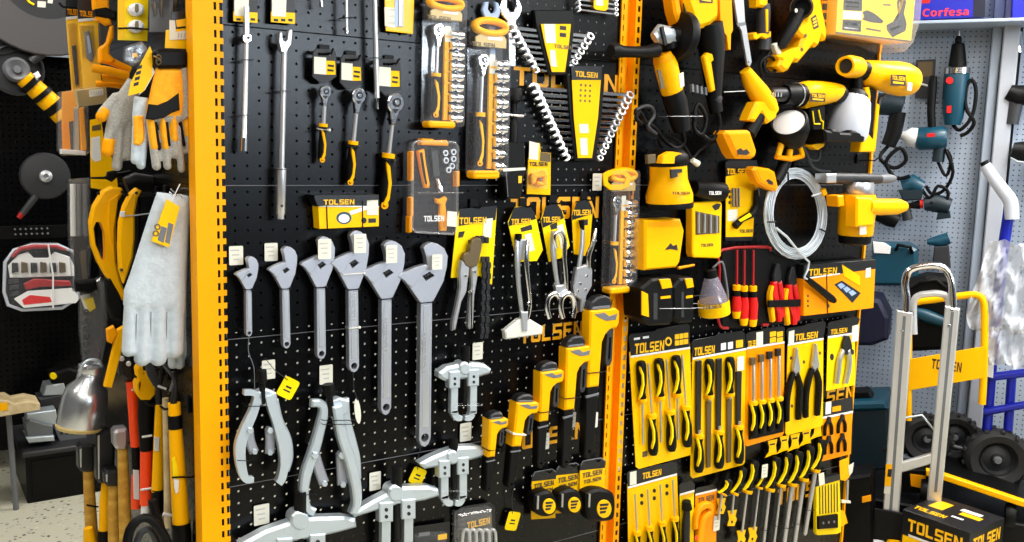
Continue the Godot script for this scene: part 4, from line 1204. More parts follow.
func circle_px(x: float, y: float, r: float, n := 12, ry := -1.0) -> Array:
	var a := []
	var kk := ky(x, y) / kx(x, y)
	for i in n: a.append_array([x + cos(TAU * i / n) * r * (kk if ry < 0 else 1.0), y + sin(TAU * i / n) * (r if ry < 0 else ry)])
	return a
func cable_tie_px(x: float, y: float, hw: float, m_: String, zf := 0.009, zb := -0.009) -> void:
	var m := M.new()
	var a := l3(x - hw, y, 0)
	var b := l3(x + hw, y, 0)
	m.tube(PackedVector3Array([a + Vector3(0, 0, zb), b + Vector3(0, 0, zb), b + Vector3(0, 0, zf), a + Vector3(0, 0, zf)]), 0.0009, 5, true)
	obj("cable_tie", m, K[m_], cur)
func hang_label(x: float, y: float, w: float, h: float, z: float) -> void:
	z -= 0.03
	var c := pr("hang_card", K.dark_grey, [x - w / 2, y - h * 1.6, x + w / 2, y - h * 1.6, x + w / 2, y + h / 2 - 1, x - w / 2, y + h / 2 - 3], z, z + 0.003, 0.0005)
	pr("card_print", K.card, [x - w / 2, y + h * 0.08, x + w / 2, y + h * 0.12, x + w / 2, y + h / 2 - 1, x - w / 2, y + h / 2 - 3], z + 0.003, z + 0.0036, 0, c)
	pr("card_sticker", K.paper, [x - w / 2 + 1, y - h * 0.5, x + w * 0.15, y - h * 0.48, x + w * 0.12, y + h * 0.24, x - w / 2 + 1, y + h * 0.22], z + 0.003, z + 0.0042, 0, c)
	for i in 3: pr("card_mark", K.ink, [x - w * 0.38 + i * w * 0.3, y + h * 0.30, x - w * 0.2 + i * w * 0.3, y + h * 0.31, x - w * 0.2 + i * w * 0.3, y + h * 0.39, x - w * 0.38 + i * w * 0.3, y + h * 0.38], z + 0.0036, z + 0.0041, 0, c)

func s_socket_sets() -> void:
	# [top x, y, bottom x, y, width, sockets, label, rail share]
	for a in [[441, -3, 438.5, 128, 37, 9, "clear socket set with a yellow loop, left of the two long packs"], [485.5, 19, 482.5, 178, 36, 9, "clear socket set hanging lower, right of the two long packs"], [617.5, 168, 614, 291, 28, 9, "narrow clear socket set hung over the middle yellow upright"]]:
		begin("socket_set", a[6], "socket set", "socket sets in clear hanging packs", a[0], a[1], 0.012, MAIN, a[2], a[3])
		var L := at(a[0], a[1], W).distance_to(at(a[2], a[3], W))
		var w: float = a[4] * kx(a[0], (a[1] + a[3]) / 2)
		var m := M.new()
		pg("backing_tray", K.smoke_clear, rr(w * 0.98, L * 0.80, 0.004, 2, 0, -L * 0.575), 0.0, 0.003)
		pg("clear_case", K.clear, rr(w, L * 0.97, 0.008, 3, 0, -L * 0.5), 0.003, 0.038, 0.004)
		var ring := PackedVector3Array()
		for k in 20: ring.append(Vector3(cos(TAU * k / 20) * w * 0.42, -L * 0.055 + sin(TAU * k / 20) * L * 0.04, 0.02))
		m.tube(ring, w * 0.085, 8, true, 1.5)
		obj("hang_loop", m, K.yellow, cur)
		var pl := pg("label_plate", K.bronze_clear, v2([-w * .42, -L * .125, -w * .3, -L * .105, w * .36, -L * .105, w * .42, -L * .125, w * .42, -L * .18, -w * .42, -L * .18]), 0.022, 0.026, 0.001)
		brand((a[0] - 2), lerpf(a[1], a[3], 0.162), a[4] * 0.62, 4.5, 0.0263, K.bronze, pl)
		pg("label_strip", K.print_white, rr(w * 0.4, L * 0.018, 0.001, 1, w * .1, -L * .125), 0.026, 0.0265, 0, pl)
		# the ratchet inside, its rail and the sockets
		var rt := Node3D.new()
		rt.name = "ratchet"
		cur.add_child(rt)
		rt.position = Vector3(-w * 0.17, -L * 0.265, 0.018)
		rt.rotation.z = -0.03
		ratchet_body(w * 0.155, -L * 0.33, L * 0.66, w * 0.10, w * 0.045, rt)
		m = M.new()
		m.box(Vector3(w * 0.09, -L * 0.59, 0.012), Vector3(w * 0.12, L * 0.70, 0.008), 0.001)
		for k in 7: m.box(Vector3(w * 0.14, -L * (0.30 + 0.088 * k), 0.012), Vector3(w * 0.2, L * 0.018, 0.01), 0.001)
		obj("socket_rail", m, K.yellow, cur)
		pg("rail_label", K.paper, rr(w * 0.15, L * 0.12, 0.001, 1, w * 0.10, -L * 0.28), 0.0162, 0.0168)
		var n: int = a[5]
		var step := L * 0.72 / n
		if not shared.has("socket%.4f" % step):
			m = M.new()
			var r := step * 0.46
			m.x = Transform3D(Basis(Vector3(0, 0, 1), PI / 2), Vector3.ZERO)
			m.lathe(PackedVector2Array([Vector2(0, -w * .14), Vector2(r * 0.5, -w * .14), Vector2(r * 0.55, -w * .16), Vector2(r * 0.92, -w * .16), Vector2(r, -w * .13), Vector2(r, -w * .01), Vector2(r * 0.78, w * .01), Vector2(r * 0.78, w * .05), Vector2(r * 0.95, w * .07), Vector2(r * 0.95, w * .15), Vector2(r * 0.85, w * .165), Vector2(0, w * .165)]), 12)
			shared["socket%.4f" % step] = m.mesh()
		for k in n:
			var o := obj("socket", shared["socket%.4f" % step], K.chrome, cur)
			o.position = Vector3(w * 0.325, -L * 0.245 - step * (k + 0.5), 0.02)
		m = M.new()
		m.box(Vector3(-w * 0.12, -L * 0.975, 0.02), Vector3(w * 0.72, L * 0.05, 0.036), 0.004)
		obj("end_cap", m, K.yellow, cur)
		if a[0] > 600: pr("paper_loop", K.yellow, [603, 174, 610, 170, 624, 170, 631, 175, 630, 186, 622, 190, 610, 190, 604, 185], 0.03, 0.034, 0.001, null, [[608, 177, 612, 174.5, 623, 174.5, 626.5, 178, 624.5, 184, 611, 185, 608, 182]])

# a combination wrench: shank, open end at the left, ring end at the right, each end turned a little to the light
func spanner(len: float, hr: float, tilt: float, at_: Vector3) -> void:
	var m := M.new()
	m.box(Vector3(len / 2, 0, 0), Vector3(len - hr * 2.0, hr * 0.5, 0.0035), 0.001)
	var o := obj("wrench", m, K.chrome, cur)
	o.transform = Transform3D(Basis(Vector3(1, 0, 0), 0.12), at_)
	m = M.new()
	var p := PackedVector2Array()
	for k in 13:
		var a := deg_to_rad(150.0) - deg_to_rad(300.0) * k / 12.0
		p.append(Vector2(cos(a), sin(a) * 0.8).rotated(tilt) * hr)
	for q in [Vector2(-0.55, -0.34), Vector2(0.2, -0.34), Vector2(0.36, 0), Vector2(0.2, 0.34), Vector2(-0.55, 0.34)]: p.append(q.rotated(tilt) * hr)
	m.prism(p, -0.003, 0.003, 0.0012)
	var e := obj("open_end", m, K.satin, o)
	e.transform = Transform3D(Basis(Vector3(1, 0, 0), -0.45), Vector3(hr, 0, 0))
	m = M.new()
	m.prism(circ(hr * 0.8, 12, 0, 0, hr * 0.68), -0.0035, 0.0035, 0.0012, [circ(hr * 0.44, 10, 0, 0, hr * 0.36)])
	e = obj("ring_end", m, K.satin, o)
	e.transform = Transform3D(Basis(Vector3(1, 0, 0), -0.45), Vector3(len - hr * 0.8, 0, 0))

func s_spanner_racks() -> void:
	for a in [[8, 27, 6.1, [506, 532], [594, 571], 6.2, [541, 24, 571, 24, 569, 44, 565, 72, 552, 72, 545, 44], "spanner rack with eight wrenches, upper of the two racks", [[544, 24, 555, 24, 556, 43, 546, 43], [550, 50, 555, 50, 557, 67, 551, 66]], 22.0],
			[12, 88, 6.3, [528, 562], [634, 603], 6.8, [572, 80, 601, 80, 598, 118, 592, 158, 578, 158, 574, 118], "spanner rack with twelve wrenches, lower of the two racks", [[579, 124, 588, 124, 589, 133, 580, 133], [580, 138, 587, 138, 588, 155, 581, 155]], 76.0]]:
		var g: Array = a[6]
		begin("spanner_rack", a[7], "wrench set", "spanner racks with yellow cards", g[0], g[1] - 6, 0.016)
		var cx: float = (g[0] + g[2]) / 2
		pr("holder", K.black, [g[0] - 7, g[1] - 14, g[2] + 2, g[1] - 14, g[2] + 4, g[1], g[4] + 4, g[5], g[6] + 4, g[7] + 3, g[8] - 3, g[9] + 3, g[10] - 4, g[11], g[0] - 5, g[1]], 0.0, 0.014, 0.002)
		var c := pr("yellow_card", K.card, g, 0.017, 0.0185, 0.0003)
		for s in a[8]: pr("card_sticker", K.paper, s, 0.0186, 0.0192, 0, c)
		if a[0] == 12:
			pr("card_head", K.card_head, [571, 66, 602, 66, 601.5, 80, 572, 80], 0.014, 0.0185, 0.0004)
			brand(586.5, 74.5, 22, 5.4, 0.0187, K.print_yellow, c)
			var marks := M.new()
			for i in 4:
				for j in 3: marks.prism(circ(0.0032, 8, l2(581 + j * 4.6, 84, 0.0186).x, l2(581, 85 + i * 5.2 + j * 0.0, 0.0186).y), 0.0186, 0.0191)
			obj("card_marks", marks, K.bronze, c)
		else:
			brand(563.5, 47, 18, 3.6, 0.0187, K.bronze, c)
			var marks := M.new()
			for i in 2: marks.box(l3(563, 28 + i * 7, 0.0187), Vector3(0.018, 0.009, 0.0004))
			obj("card_marks", marks, K.ink, c)
		for i in a[0]:
			var f: float = float(i) / (a[0] - 1)
			var y: float = a[1] + a[2] * i
			var xl: float = lerpf(a[3][0], a[3][1], f)
			var xr: float = lerpf(a[4][0], a[4][1], f)
			var p := l3(xl, y, 0.009)
			var q := l3(xr, y, 0.009)
			spanner(p.distance_to(q), a[5] * ky(xl, y) * lerpf(1.1, 0.75, f), 0.35, p)
	# small wrench pack at the top edge
	begin("spanner_rack", "small wrench pack cut by the top edge, beside the middle upright", "wrench set", "", 590, -12, 0.014)
	var c2 := pr("yellow_card", K.card, [594, -18, 610, -18, 608, 9, 605, 11, 597, 10, 594, 8], 0.016, 0.018, 0.0004)
	pr("card_sticker", K.paper, [596, -8, 603, -8, 603, 6, 596, 5], 0.018, 0.0187, 0, c2)
	for i in 4:
		var p := l3(575, -6 + i * 5, 0.008)
		spanner(p.distance_to(l3(618, -6 + i * 5, 0.008)), 3.8 * ky(590, 0), 0.35, p)
	# two loose open ended wrenches hung jaw up
	for a in [[492, 11, 9.5, "pale_blue", "blue tinted open jaw wrench peeping above the lower socket pack"], [511.5, 9, 11.5, "chrome", "bright open jaw wrench beside the blue tinted wrench"]]:
		begin("open_wrench", a[3 + 1], "wrench", "open jaw wrenches hung jaw up", a[0], a[1], 0.01)
		var x: float = a[0]
		var y: float = a[1]
		var r: float = a[2]
		pr("jaw", K[a[3]], [x - r * .72, y - r * .95, x - r * .3, y - r * 1.0, x - r * .38, y - r * .2, x - r * .1, y + r * .25, x + r * .25, y + r * .2, x + r * .42, y - r * .2, x + r * .35, y - r * 1.0, x + r * .7, y - r * .85, x + r * .98, y - r * .1, x + r * .8, y + r * .55, x + r * .45, y + r * 1.05, x + r * .4, y + r * 1.9, x - r * .3, y + r * 1.9, x - r * .35, y + r * 1.05, x - r * .8, y + r * .55, x - r * 1.0, y - r * .1], 0, 0.008, 0.002)
		pr("shank", K[a[3]], [x - r * .28, y + r * 1.85, x + r * .38, y + r * 1.85, x + r * .4, y + r * 5, x - r * .2, y + r * 5], 0.001, 0.007, 0.0015)

func s_case_and_box() -> void:
	begin("bit_case", "clear plastic case of small drivers with orange side clips", "tool case", "", 435, 141, 0.01)
	pr("case_back", K.smoke_clear, [413, 141, 458, 142, 457, 234, 412, 232], 0, 0.004, 0.001)
	pr("clear_lid", K.clear, [412, 143, 416, 140, 455, 141.5, 459, 145, 458, 231, 454, 235, 415, 233, 411, 229], 0.004, 0.028, 0.004)
	tb("lid_rim", K.clear_wrap, [413, 144, 0.026, 417, 141, 0.026, 454, 142, 0.026, 458, 146, 0.026, 457, 230, 0.026, 453, 234, 0.026, 416, 232, 0.026, 412, 228, 0.026], 1.3, 6, null, 1.0, true)
	pr("handle_top", K.orange_yellow, [422, 141, 423, 138.5, 433, 139, 436, 140.5, 447, 140, 449, 142.5, 449, 146, 422, 145], 0.002, 0.024, 0.003)
	for s in [[411, 152, 180], [410.8, 198, 216], [409.5, 217, 232], [457, 172, 186]]: pr("side_clip", K.orange_yellow, [s[0], s[1], s[0] + 3, s[1] - 1, s[0] + 3, s[2], s[0], s[2] + 1], 0.004, 0.022, 0.002)
	var h := pr("driver_handle", K.orange_yellow, [419, 151, 425, 149, 427, 165, 430.5, 184, 430, 188, 426, 188, 422.5, 172], 0.006, 0.02, 0.004)
	pr("driver_grip", K.black, [420.5, 153, 422.5, 152, 425.5, 172, 427.5, 184, 426, 184, 423, 170], 0.018, 0.021, 0.0008, h)
	lt("driver_shaft", K.chrome, 437, 178, 0.01, 440.5, 192, 0.01, [2.2, 0, 2.2, 0.6, 3.4, 0.7, 3.4, 1, 0, 1], 10)
	pr("cutter", K.orange_yellow, [436, 198, 440, 199.5, 446, 196.5, 448, 199, 446, 204, 448, 222, 447, 231, 441, 231, 440, 218, 441, 205, 437, 203], 0.006, 0.016, 0.003)
	pr("dark_insert", K.dark_grey, [431, 150, 438, 150, 440, 176, 434, 178], 0.005, 0.012, 0.001)
	for b in [[446, 153], [446.5, 160.5], [449, 170], [454, 152], [454, 159], [452.5, 166]]:
		var o := pr("bit", K.satin, circle_px(b[0], b[1], 3.3, 10), 0.006, 0.014, 0.001)
		pr("bit_recess", K.ink, circle_px(b[0], b[1], 1.8, 8), 0.014, 0.0145, 0, o)
	var l := brand(434, 218.5, 20, 5.5, 0.0283, K.print_white)
	pr("case_sticker", K.paper, [447.5, 211, 457, 212, 456.5, 227, 447, 226], 0.028, 0.0288, 0)
	cable_tie_px(434, 192, 23, "clear_wrap", 0.029, -0.002)

	begin("boxed_puller", "small flat boxed tool with a dark top band, above the wrenches", "box", "", 347, 196, 0.004)
	pr("carton", K.card, [318, 206, 379, 206.5, 379, 226.5, 319.5, 229], 0, 0.03, 0.001)
	var hd := pr("carton_head", K.card_head, [314, 195, 379, 194.5, 379, 199, 318, 206.5, 314.5, 199], 0.0, 0.034, 0.001)
	pr("carton_face", K.card_head, [318, 199, 379.2, 198.5, 379.2, 207, 318, 206.5], 0, 0.0305, 0.0004)
	brand(339, 202, 30, 5.0, 0.0344, K.print_yellow)
	pr("white_band", K.print_white, [318.5, 205.5, 379, 206, 379, 207.2, 318.5, 206.8], 0.0302, 0.0309, 0)
	# the flat print of the tool on the carton
	pr("printed_disc", K.teal, circle_px(344, 218, 7.6, 16, 6.2), 0.0301, 0.0304, 0)
	pr("printed_face", K.print_white, circle_px(344, 218.5, 5.6, 14, 4.4), 0.0304, 0.0306, 0)
	pr("printed_handle", K.print_white, [349, 211.5, 371, 204.8, 373, 207.5, 351, 215], 0.0304, 0.0307, 0)
	pr("printed_mark", K.ink, circle_px(364, 220.5, 3, 10), 0.0301, 0.0304, 0)
	pr("printed_mark", K.ink, [368.5, 218.5, 376, 218.3, 376, 222.5, 368.5, 223], 0.0301, 0.0304, 0)
	pr("carton_sticker", K.paper, [367, 200, 378, 200, 378, 215, 367, 215], 0.0306, 0.0312, 0)
	for s in [[326.5, 201, 327.5, 229], [362.5, 199, 362.8, 228]]: tb("strap", K.black, [s[0], s[1], 0.031, s[2], s[3], 0.031], 0.6, 5)

	# black pouch tool with a white band
	begin("holstered_tool", "black tool in a tapered black pouch with a pale cross band", "tool pouch", "", 513, 96, 0.014)
	lt("tool_shaft", K.rubber, 514, 88, 0.012, 513, 148, 0.012, [7, 0, 8.5, 0.04, 8.5, 0.2, 3.4, 0.26, 3.2, 0.55, 5, 0.6, 5, 1, 0, 1], 12)
	tb("cross_pin", K.chrome, [505, 114.5, 0.022, 523, 116, 0.022], 1.5, 6)
	pr("pouch", K.rubber, [504, 142, 525, 143, 526, 170, 523, 188, 521, 199, 508, 199, 506, 188, 503, 168], 0.0, 0.03, 0.004)
	pr("band", K.paper, [503.5, 168.5, 525.5, 167.5, 525.5, 170, 503.5, 171.5], 0.03, 0.0312, 0)
	pr("badge", K.print_yellow, [518.5, 176, 522, 176, 521.5, 183, 518.5, 183], 0.03, 0.0308, 0)
	tb("pouch_stitch", K.mid_grey, [506, 172, 0.0305, 508, 197, 0.0305], 0.5, 4)

	# yellow carded cutter
	begin("carded_cutter", "small yellow card with a yellow pipe cutter and white sticker", "blister pack", "", 539, 149, 0.006)
	pr("backing_card", K.card, [528.5, 160, 531, 143, 540, 143, 541, 152, 551, 153, 550.5, 195, 527, 194], 0, 0.003, 0.0005)
	pr("card_sticker", K.paper, [529.5, 141, 539, 143.5, 538, 160, 529, 159], 0.003, 0.0038, 0)
	pr("card_print", K.bronze, [540.5, 152, 550.5, 153.5, 550.5, 162, 540, 161], 0.003, 0.0036, 0)
	brand(538.5, 164, 18, 4.2, 0.0036, K.ink)
	pr("cutter_body", K.orange_yellow, [532, 177, 534, 173.5, 541, 173.5, 545.5, 171, 548, 176, 547, 184.5, 543, 186.5, 538, 185, 538, 181.5, 543.5, 182, 544, 177.5, 538, 178, 536, 184, 532.5, 184.5], 0.004, 0.02, 0.003)
	lt("cutter_wheel", K.chrome, 540, 177, 0.014, 540, 182, 0.014, [1.6, 0, 1.6, 1, 0, 1], 10)
	pr("blister", K.clear, [530, 169, 549, 169, 548.5, 190, 530, 189], 0.003, 0.024, 0.003)

# a carded pliers pack: the card with a dark head, then the tool in front
func pliers_card(pts: Array, head: Array, bx: float, by: float, bw: float, bh: float, m_: String) -> void:
	var c := pr("backing_card", K[m_], pts, -0.004, -0.002, 0.0004)
	var h := pr("card_head", K.card_head, head, -0.002, -0.0012, 0, c)
	brand(bx, by, bw, bh, -0.001, K.print_yellow, c)

func s_carded_pliers() -> void:
	# chain locking pliers
	begin("chain_pliers", "locking chain pliers with a black chain on a tall yellow card", "pliers", "carded locking pliers", 470, 214, 0.022)
	pliers_card([457, 218, 460, 210, 497, 208, 492, 285, 480, 276, 451, 278], [459.5, 209, 497, 206, 495.5, 220, 459, 226], 473, 220.5, 27, 6.5, "lemon")
	pr("card_sticker", K.paper, [484, 219, 493, 218, 491, 238, 483, 236], -0.002, -0.0008, 0)
	pr("card_mark", K.ink, [459, 232, 465, 231, 463, 237, 458, 238], -0.002, -0.0016, 0)
	pr("jaw", K.bronze, [470, 247, 474, 239, 481, 238.5, 482.5, 246, 480.5, 256, 478, 265, 472, 268, 466, 266, 463, 259, 466, 253, 469, 252], 0.004, 0.018, 0.003, null, [], true)
	pr("upper_handle", K.steel, [461, 260, 470, 262, 470, 270, 468, 284, 467, 292, 462, 302, 456, 330, 452.5, 331, 453, 322, 457, 304, 460, 288, 459.5, 272], 0.004, 0.016, 0.003)
	pr("lower_handle", K.steel, [471, 266, 478, 264, 478, 278, 475, 296, 473.5, 328, 470, 329.5, 468.5, 326, 470, 300, 472, 284], 0.002, 0.014, 0.003)
	for r in [[466, 276], [475, 272], [470, 292]]: pr("rivet", K.chrome, circle_px(r[0], r[1], 1.5, 8), 0.014, 0.019, 0.0008)
	tb("adjusting_screw", K.chrome, [471.5, 290, 0.012, 471, 328, 0.012], 1.5, 8)
	# chain: links one below another, joined as one part
	var m := M.new()
	for i in 19:
		var f := i / 18.0
		var x := 481.0 + 7.0 * sin(minf(f * 3.0, 1.0) * PI / 2) - 3.0 * f
		var y := 238.0 + f * 98.0
		if i < 4:
			x = 474.0 + i * 3.6
			y = 243.0 - 4.0 * sin(i * 0.8)
		for s in [-2.3, 2.3]: m.prism(lp([x + s - 1.7, y - 3, x + s + 1.7, y - 3, x + s + 2, y, x + s + 1.7, y + 3, x + s - 1.7, y + 3, x + s - 2, y], 0.012), 0.004 + 0.004 * (i % 2), 0.009 + 0.004 * (i % 2), 0.0008)
	obj("chain", m, K.dark_steel, cur)
	hook(473, 207, "the chain pliers card", 0.03)

	# wide sheet pliers
	begin("sheet_pliers", "locking pliers with a broad white wedge jaw", "pliers", "carded locking pliers", 520, 214, 0.022)
	pliers_card([508, 222, 515, 207, 530, 206, 536, 216, 543, 250, 537, 261, 517, 262], [508.5, 223, 514.5, 207.5, 530, 205.5, 535, 214, 536, 219, 509.5, 226], 521, 221.5, 19, 5.5, "lemon")
	pr("card_sticker", K.paper, [524.5, 235, 531, 233, 535, 250, 528, 252], -0.002, -0.0008, 0)
	pr("card_mark", K.ink, [520.5, 228, 531.5, 224.5, 532.5, 229.5, 521.5, 232], -0.002, -0.0016, 0)
	tb("handle", K.steel, [517.5, 241, 0.01, 517.3, 258, 0.014, 518.5, 285, 0.012, 521.5, 310, 0.01, 524, 330, 0.01], [3.2, 3.4, 2.6, 2.4, 3.4], 8, null, 0.6, false, 3)
	tb("lever", K.chrome, [527.5, 240, 0.018, 526.5, 262, 0.022, 529, 290, 0.018, 530, 306, 0.014, 526.5, 322, 0.012], [2.2, 3.0, 2.2, 2.4, 2.6], 8, null, 0.6, false, 3)
	pr("bridge_plate", K.satin, [516, 238, 529, 240, 528.5, 258, 518, 262], 0.004, 0.012, 0.003)
	lt("adjusting_screw", K.black, 518.3, 234, 0.01, 518.3, 241, 0.01, [3.6, 0, 3.6, 0.7, 2.4, 0.75, 2.4, 1, 0, 1], 10)
	pr("rivet", K.chrome, circle_px(529.7, 304, 2.2, 10), 0.012, 0.022, 0.001)
	pr("wedge_jaw", K.paper_metal, [505.5, 331, 520, 319, 531, 319.5, 543.5, 327, 543, 334.5, 506.5, 339.5], 0.0, 0.016, 0.003)
	pr("jaw_clamp", K.satin, [521.5, 312, 528.5, 312, 528, 331, 523, 331.5], 0.012, 0.021, 0.002)
	hook(522, 206, "the broad jaw pliers card", 0.03)

	# double C pliers
	begin("clamp_pliers", "locking clamp pliers with two rounded loop jaws", "pliers", "carded locking pliers", 553, 210, 0.022)
	pliers_card([541, 219, 546, 206, 557, 204, 563, 212, 570, 246, 561, 258, 549, 262], [541.5, 220, 546, 206, 557, 203.5, 562, 211, 564, 218, 543, 228], 551.5, 219.5, 17, 5.5, "lemon")
	pr("card_sticker", K.paper, [557, 226, 563, 224, 568, 246, 561, 249], -0.002, -0.0008, 0)
	pr("card_mark", K.ink, [550, 225, 557, 222, 558, 228, 551, 230], -0.002, -0.0016, 0)
	tb("handle", K.steel, [553, 231, 0.01, 553, 250, 0.012, 556, 275, 0.01, 559, 292, 0.01], [2.6, 3.4, 2.6, 3.0], 8, null, 0.6, false, 3)
	tb("lever", K.chrome, [556.5, 248, 0.014, 554.5, 240, 0.018, 556, 233.5, 0.02, 560.5, 232.5, 0.02, 564.5, 240, 0.02, 564.5, 258, 0.02, 566, 280, 0.018, 566, 293, 0.014], [1.8, 2.2, 2.2, 2.2, 2.6, 2.6, 2.4, 2.8], 8, null, 0.7, false, 3)
	tb("spring", K.dark_steel, [560, 262, 0.01, 562, 290, 0.01], 1.6, 6)
	pr("head_plate", K.satin, [556, 286, 567, 284, 569, 296, 560, 300], 0.004, 0.018, 0.003)
	for s in [[553, 0.004, 1.0], [566.5, 0.014, 1.0]]:
		tb("loop_jaw", K.chrome, [s[0] - 3.5, 318, s[1] + 0.004, s[0] - 6, 308, s[1] + 0.004, s[0] - 4.5, 298, s[1] + 0.006, s[0] + 1.5, 293.5, s[1] + 0.01, s[0] + 6.5, 299, s[1] + 0.006, s[0] + 8.0, 309, s[1] + 0.004, s[0] + 6.5, 318, s[1] + 0.004], [2.6, 3.0, 3.0, 3.4, 3.0, 3.0, 2.4], 8, null, 1.0, false, 3)
	hook(552, 203, "the loop jaw pliers card", 0.03)

	# long nose locking pliers
	begin("locking_pliers", "locking pliers with a curved handle, rightmost of the carded row", "pliers", "carded locking pliers", 582, 206, 0.022)
	pliers_card([572, 214, 577, 202, 588, 200, 593, 208, 590, 244, 585, 256, 574, 254], [572, 216, 577, 202, 588, 199.5, 592.5, 208, 592, 214, 572.5, 220], 582, 212.5, 17, 5.5, "card")
	pr("card_mark", K.ink, [581, 221, 588, 219, 588, 225, 581.5, 226], -0.002, -0.0016, 0)
	tb("handle", K.steel, [582.5, 226, 0.01, 582, 246, 0.012, 579, 266, 0.012, 576, 288, 0.01], [2.4, 2.8, 2.6, 3.4], 8, null, 0.6, false, 3)
	tb("lever", K.chrome, [596, 229, 0.018, 593.5, 242, 0.02, 589, 256, 0.018, 588.5, 268, 0.014], [1.5, 2.4, 2.6, 3.0], 8, null, 0.6, false, 3)
	tb("adjusting_screw", K.black, [581.5, 220, 0.01, 582.5, 230, 0.01], [3.4, 2.0], 8)
	pr("jaw_plate", K.steel, [577, 268, 590, 264, 593, 270, 592.5, 286, 587, 296, 584.5, 312, 581, 312, 581.5, 300, 575.5, 296, 574, 286], 0.004, 0.018, 0.003)
	for r in [[581, 284], [587, 276], [586, 290], [578, 291]]: pr("rivet", K.chrome, circle_px(r[0], r[1], 1.4, 8), 0.018, 0.021, 0.0008)
	hook(583, 199.5, "the curved handle pliers card", 0.03)

# a bent arm of flat stock through pixels [x, y, width, ...]
func arm(called: String, m_: String, a: Array, z0: float, z1: float, parent: Node3D = null) -> MeshInstance3D:
	var p := PackedVector2Array()
	var w := PackedFloat32Array()
	for i in range(0, a.size(), 3):
		p.append(l2(a[i], a[i + 1], z1)); w.append(a[i + 2] * ky(a[i], a[i + 1]))
	var n := p.size()
	var q := PackedVector2Array()
	var ww := []
	for i in n - 1:
		for k in 4:
			q.append(p[i].cubic_interpolate(p[i + 1], p[maxi(i - 1, 0)], p[mini(i + 2, n - 1)], k / 4.0))
			ww.append(lerpf(w[i], w[i + 1], k / 4.0))
	q.append(p[n - 1]); ww.append(w[n - 1])
	var m := M.new()
	m.prism(stroke(q, ww), z0, z1, minf(0.0035, (z1 - z0) * 0.35))
	return obj(called, m, K[m_], parent if parent else cur)

func screw(x0: float, y0: float, x1: float, y1: float, r: float, z: float) -> void:
	lt("screw", K.black, x0, y0, z, x1, y1, z, [0, 0, r * 1.15, 0, r * 1.2, 0.05, r * 1.2, 0.34, r * 0.72, 0.37, r * 0.72, 0.95, r * 0.5, 1, 0, 1], 12)

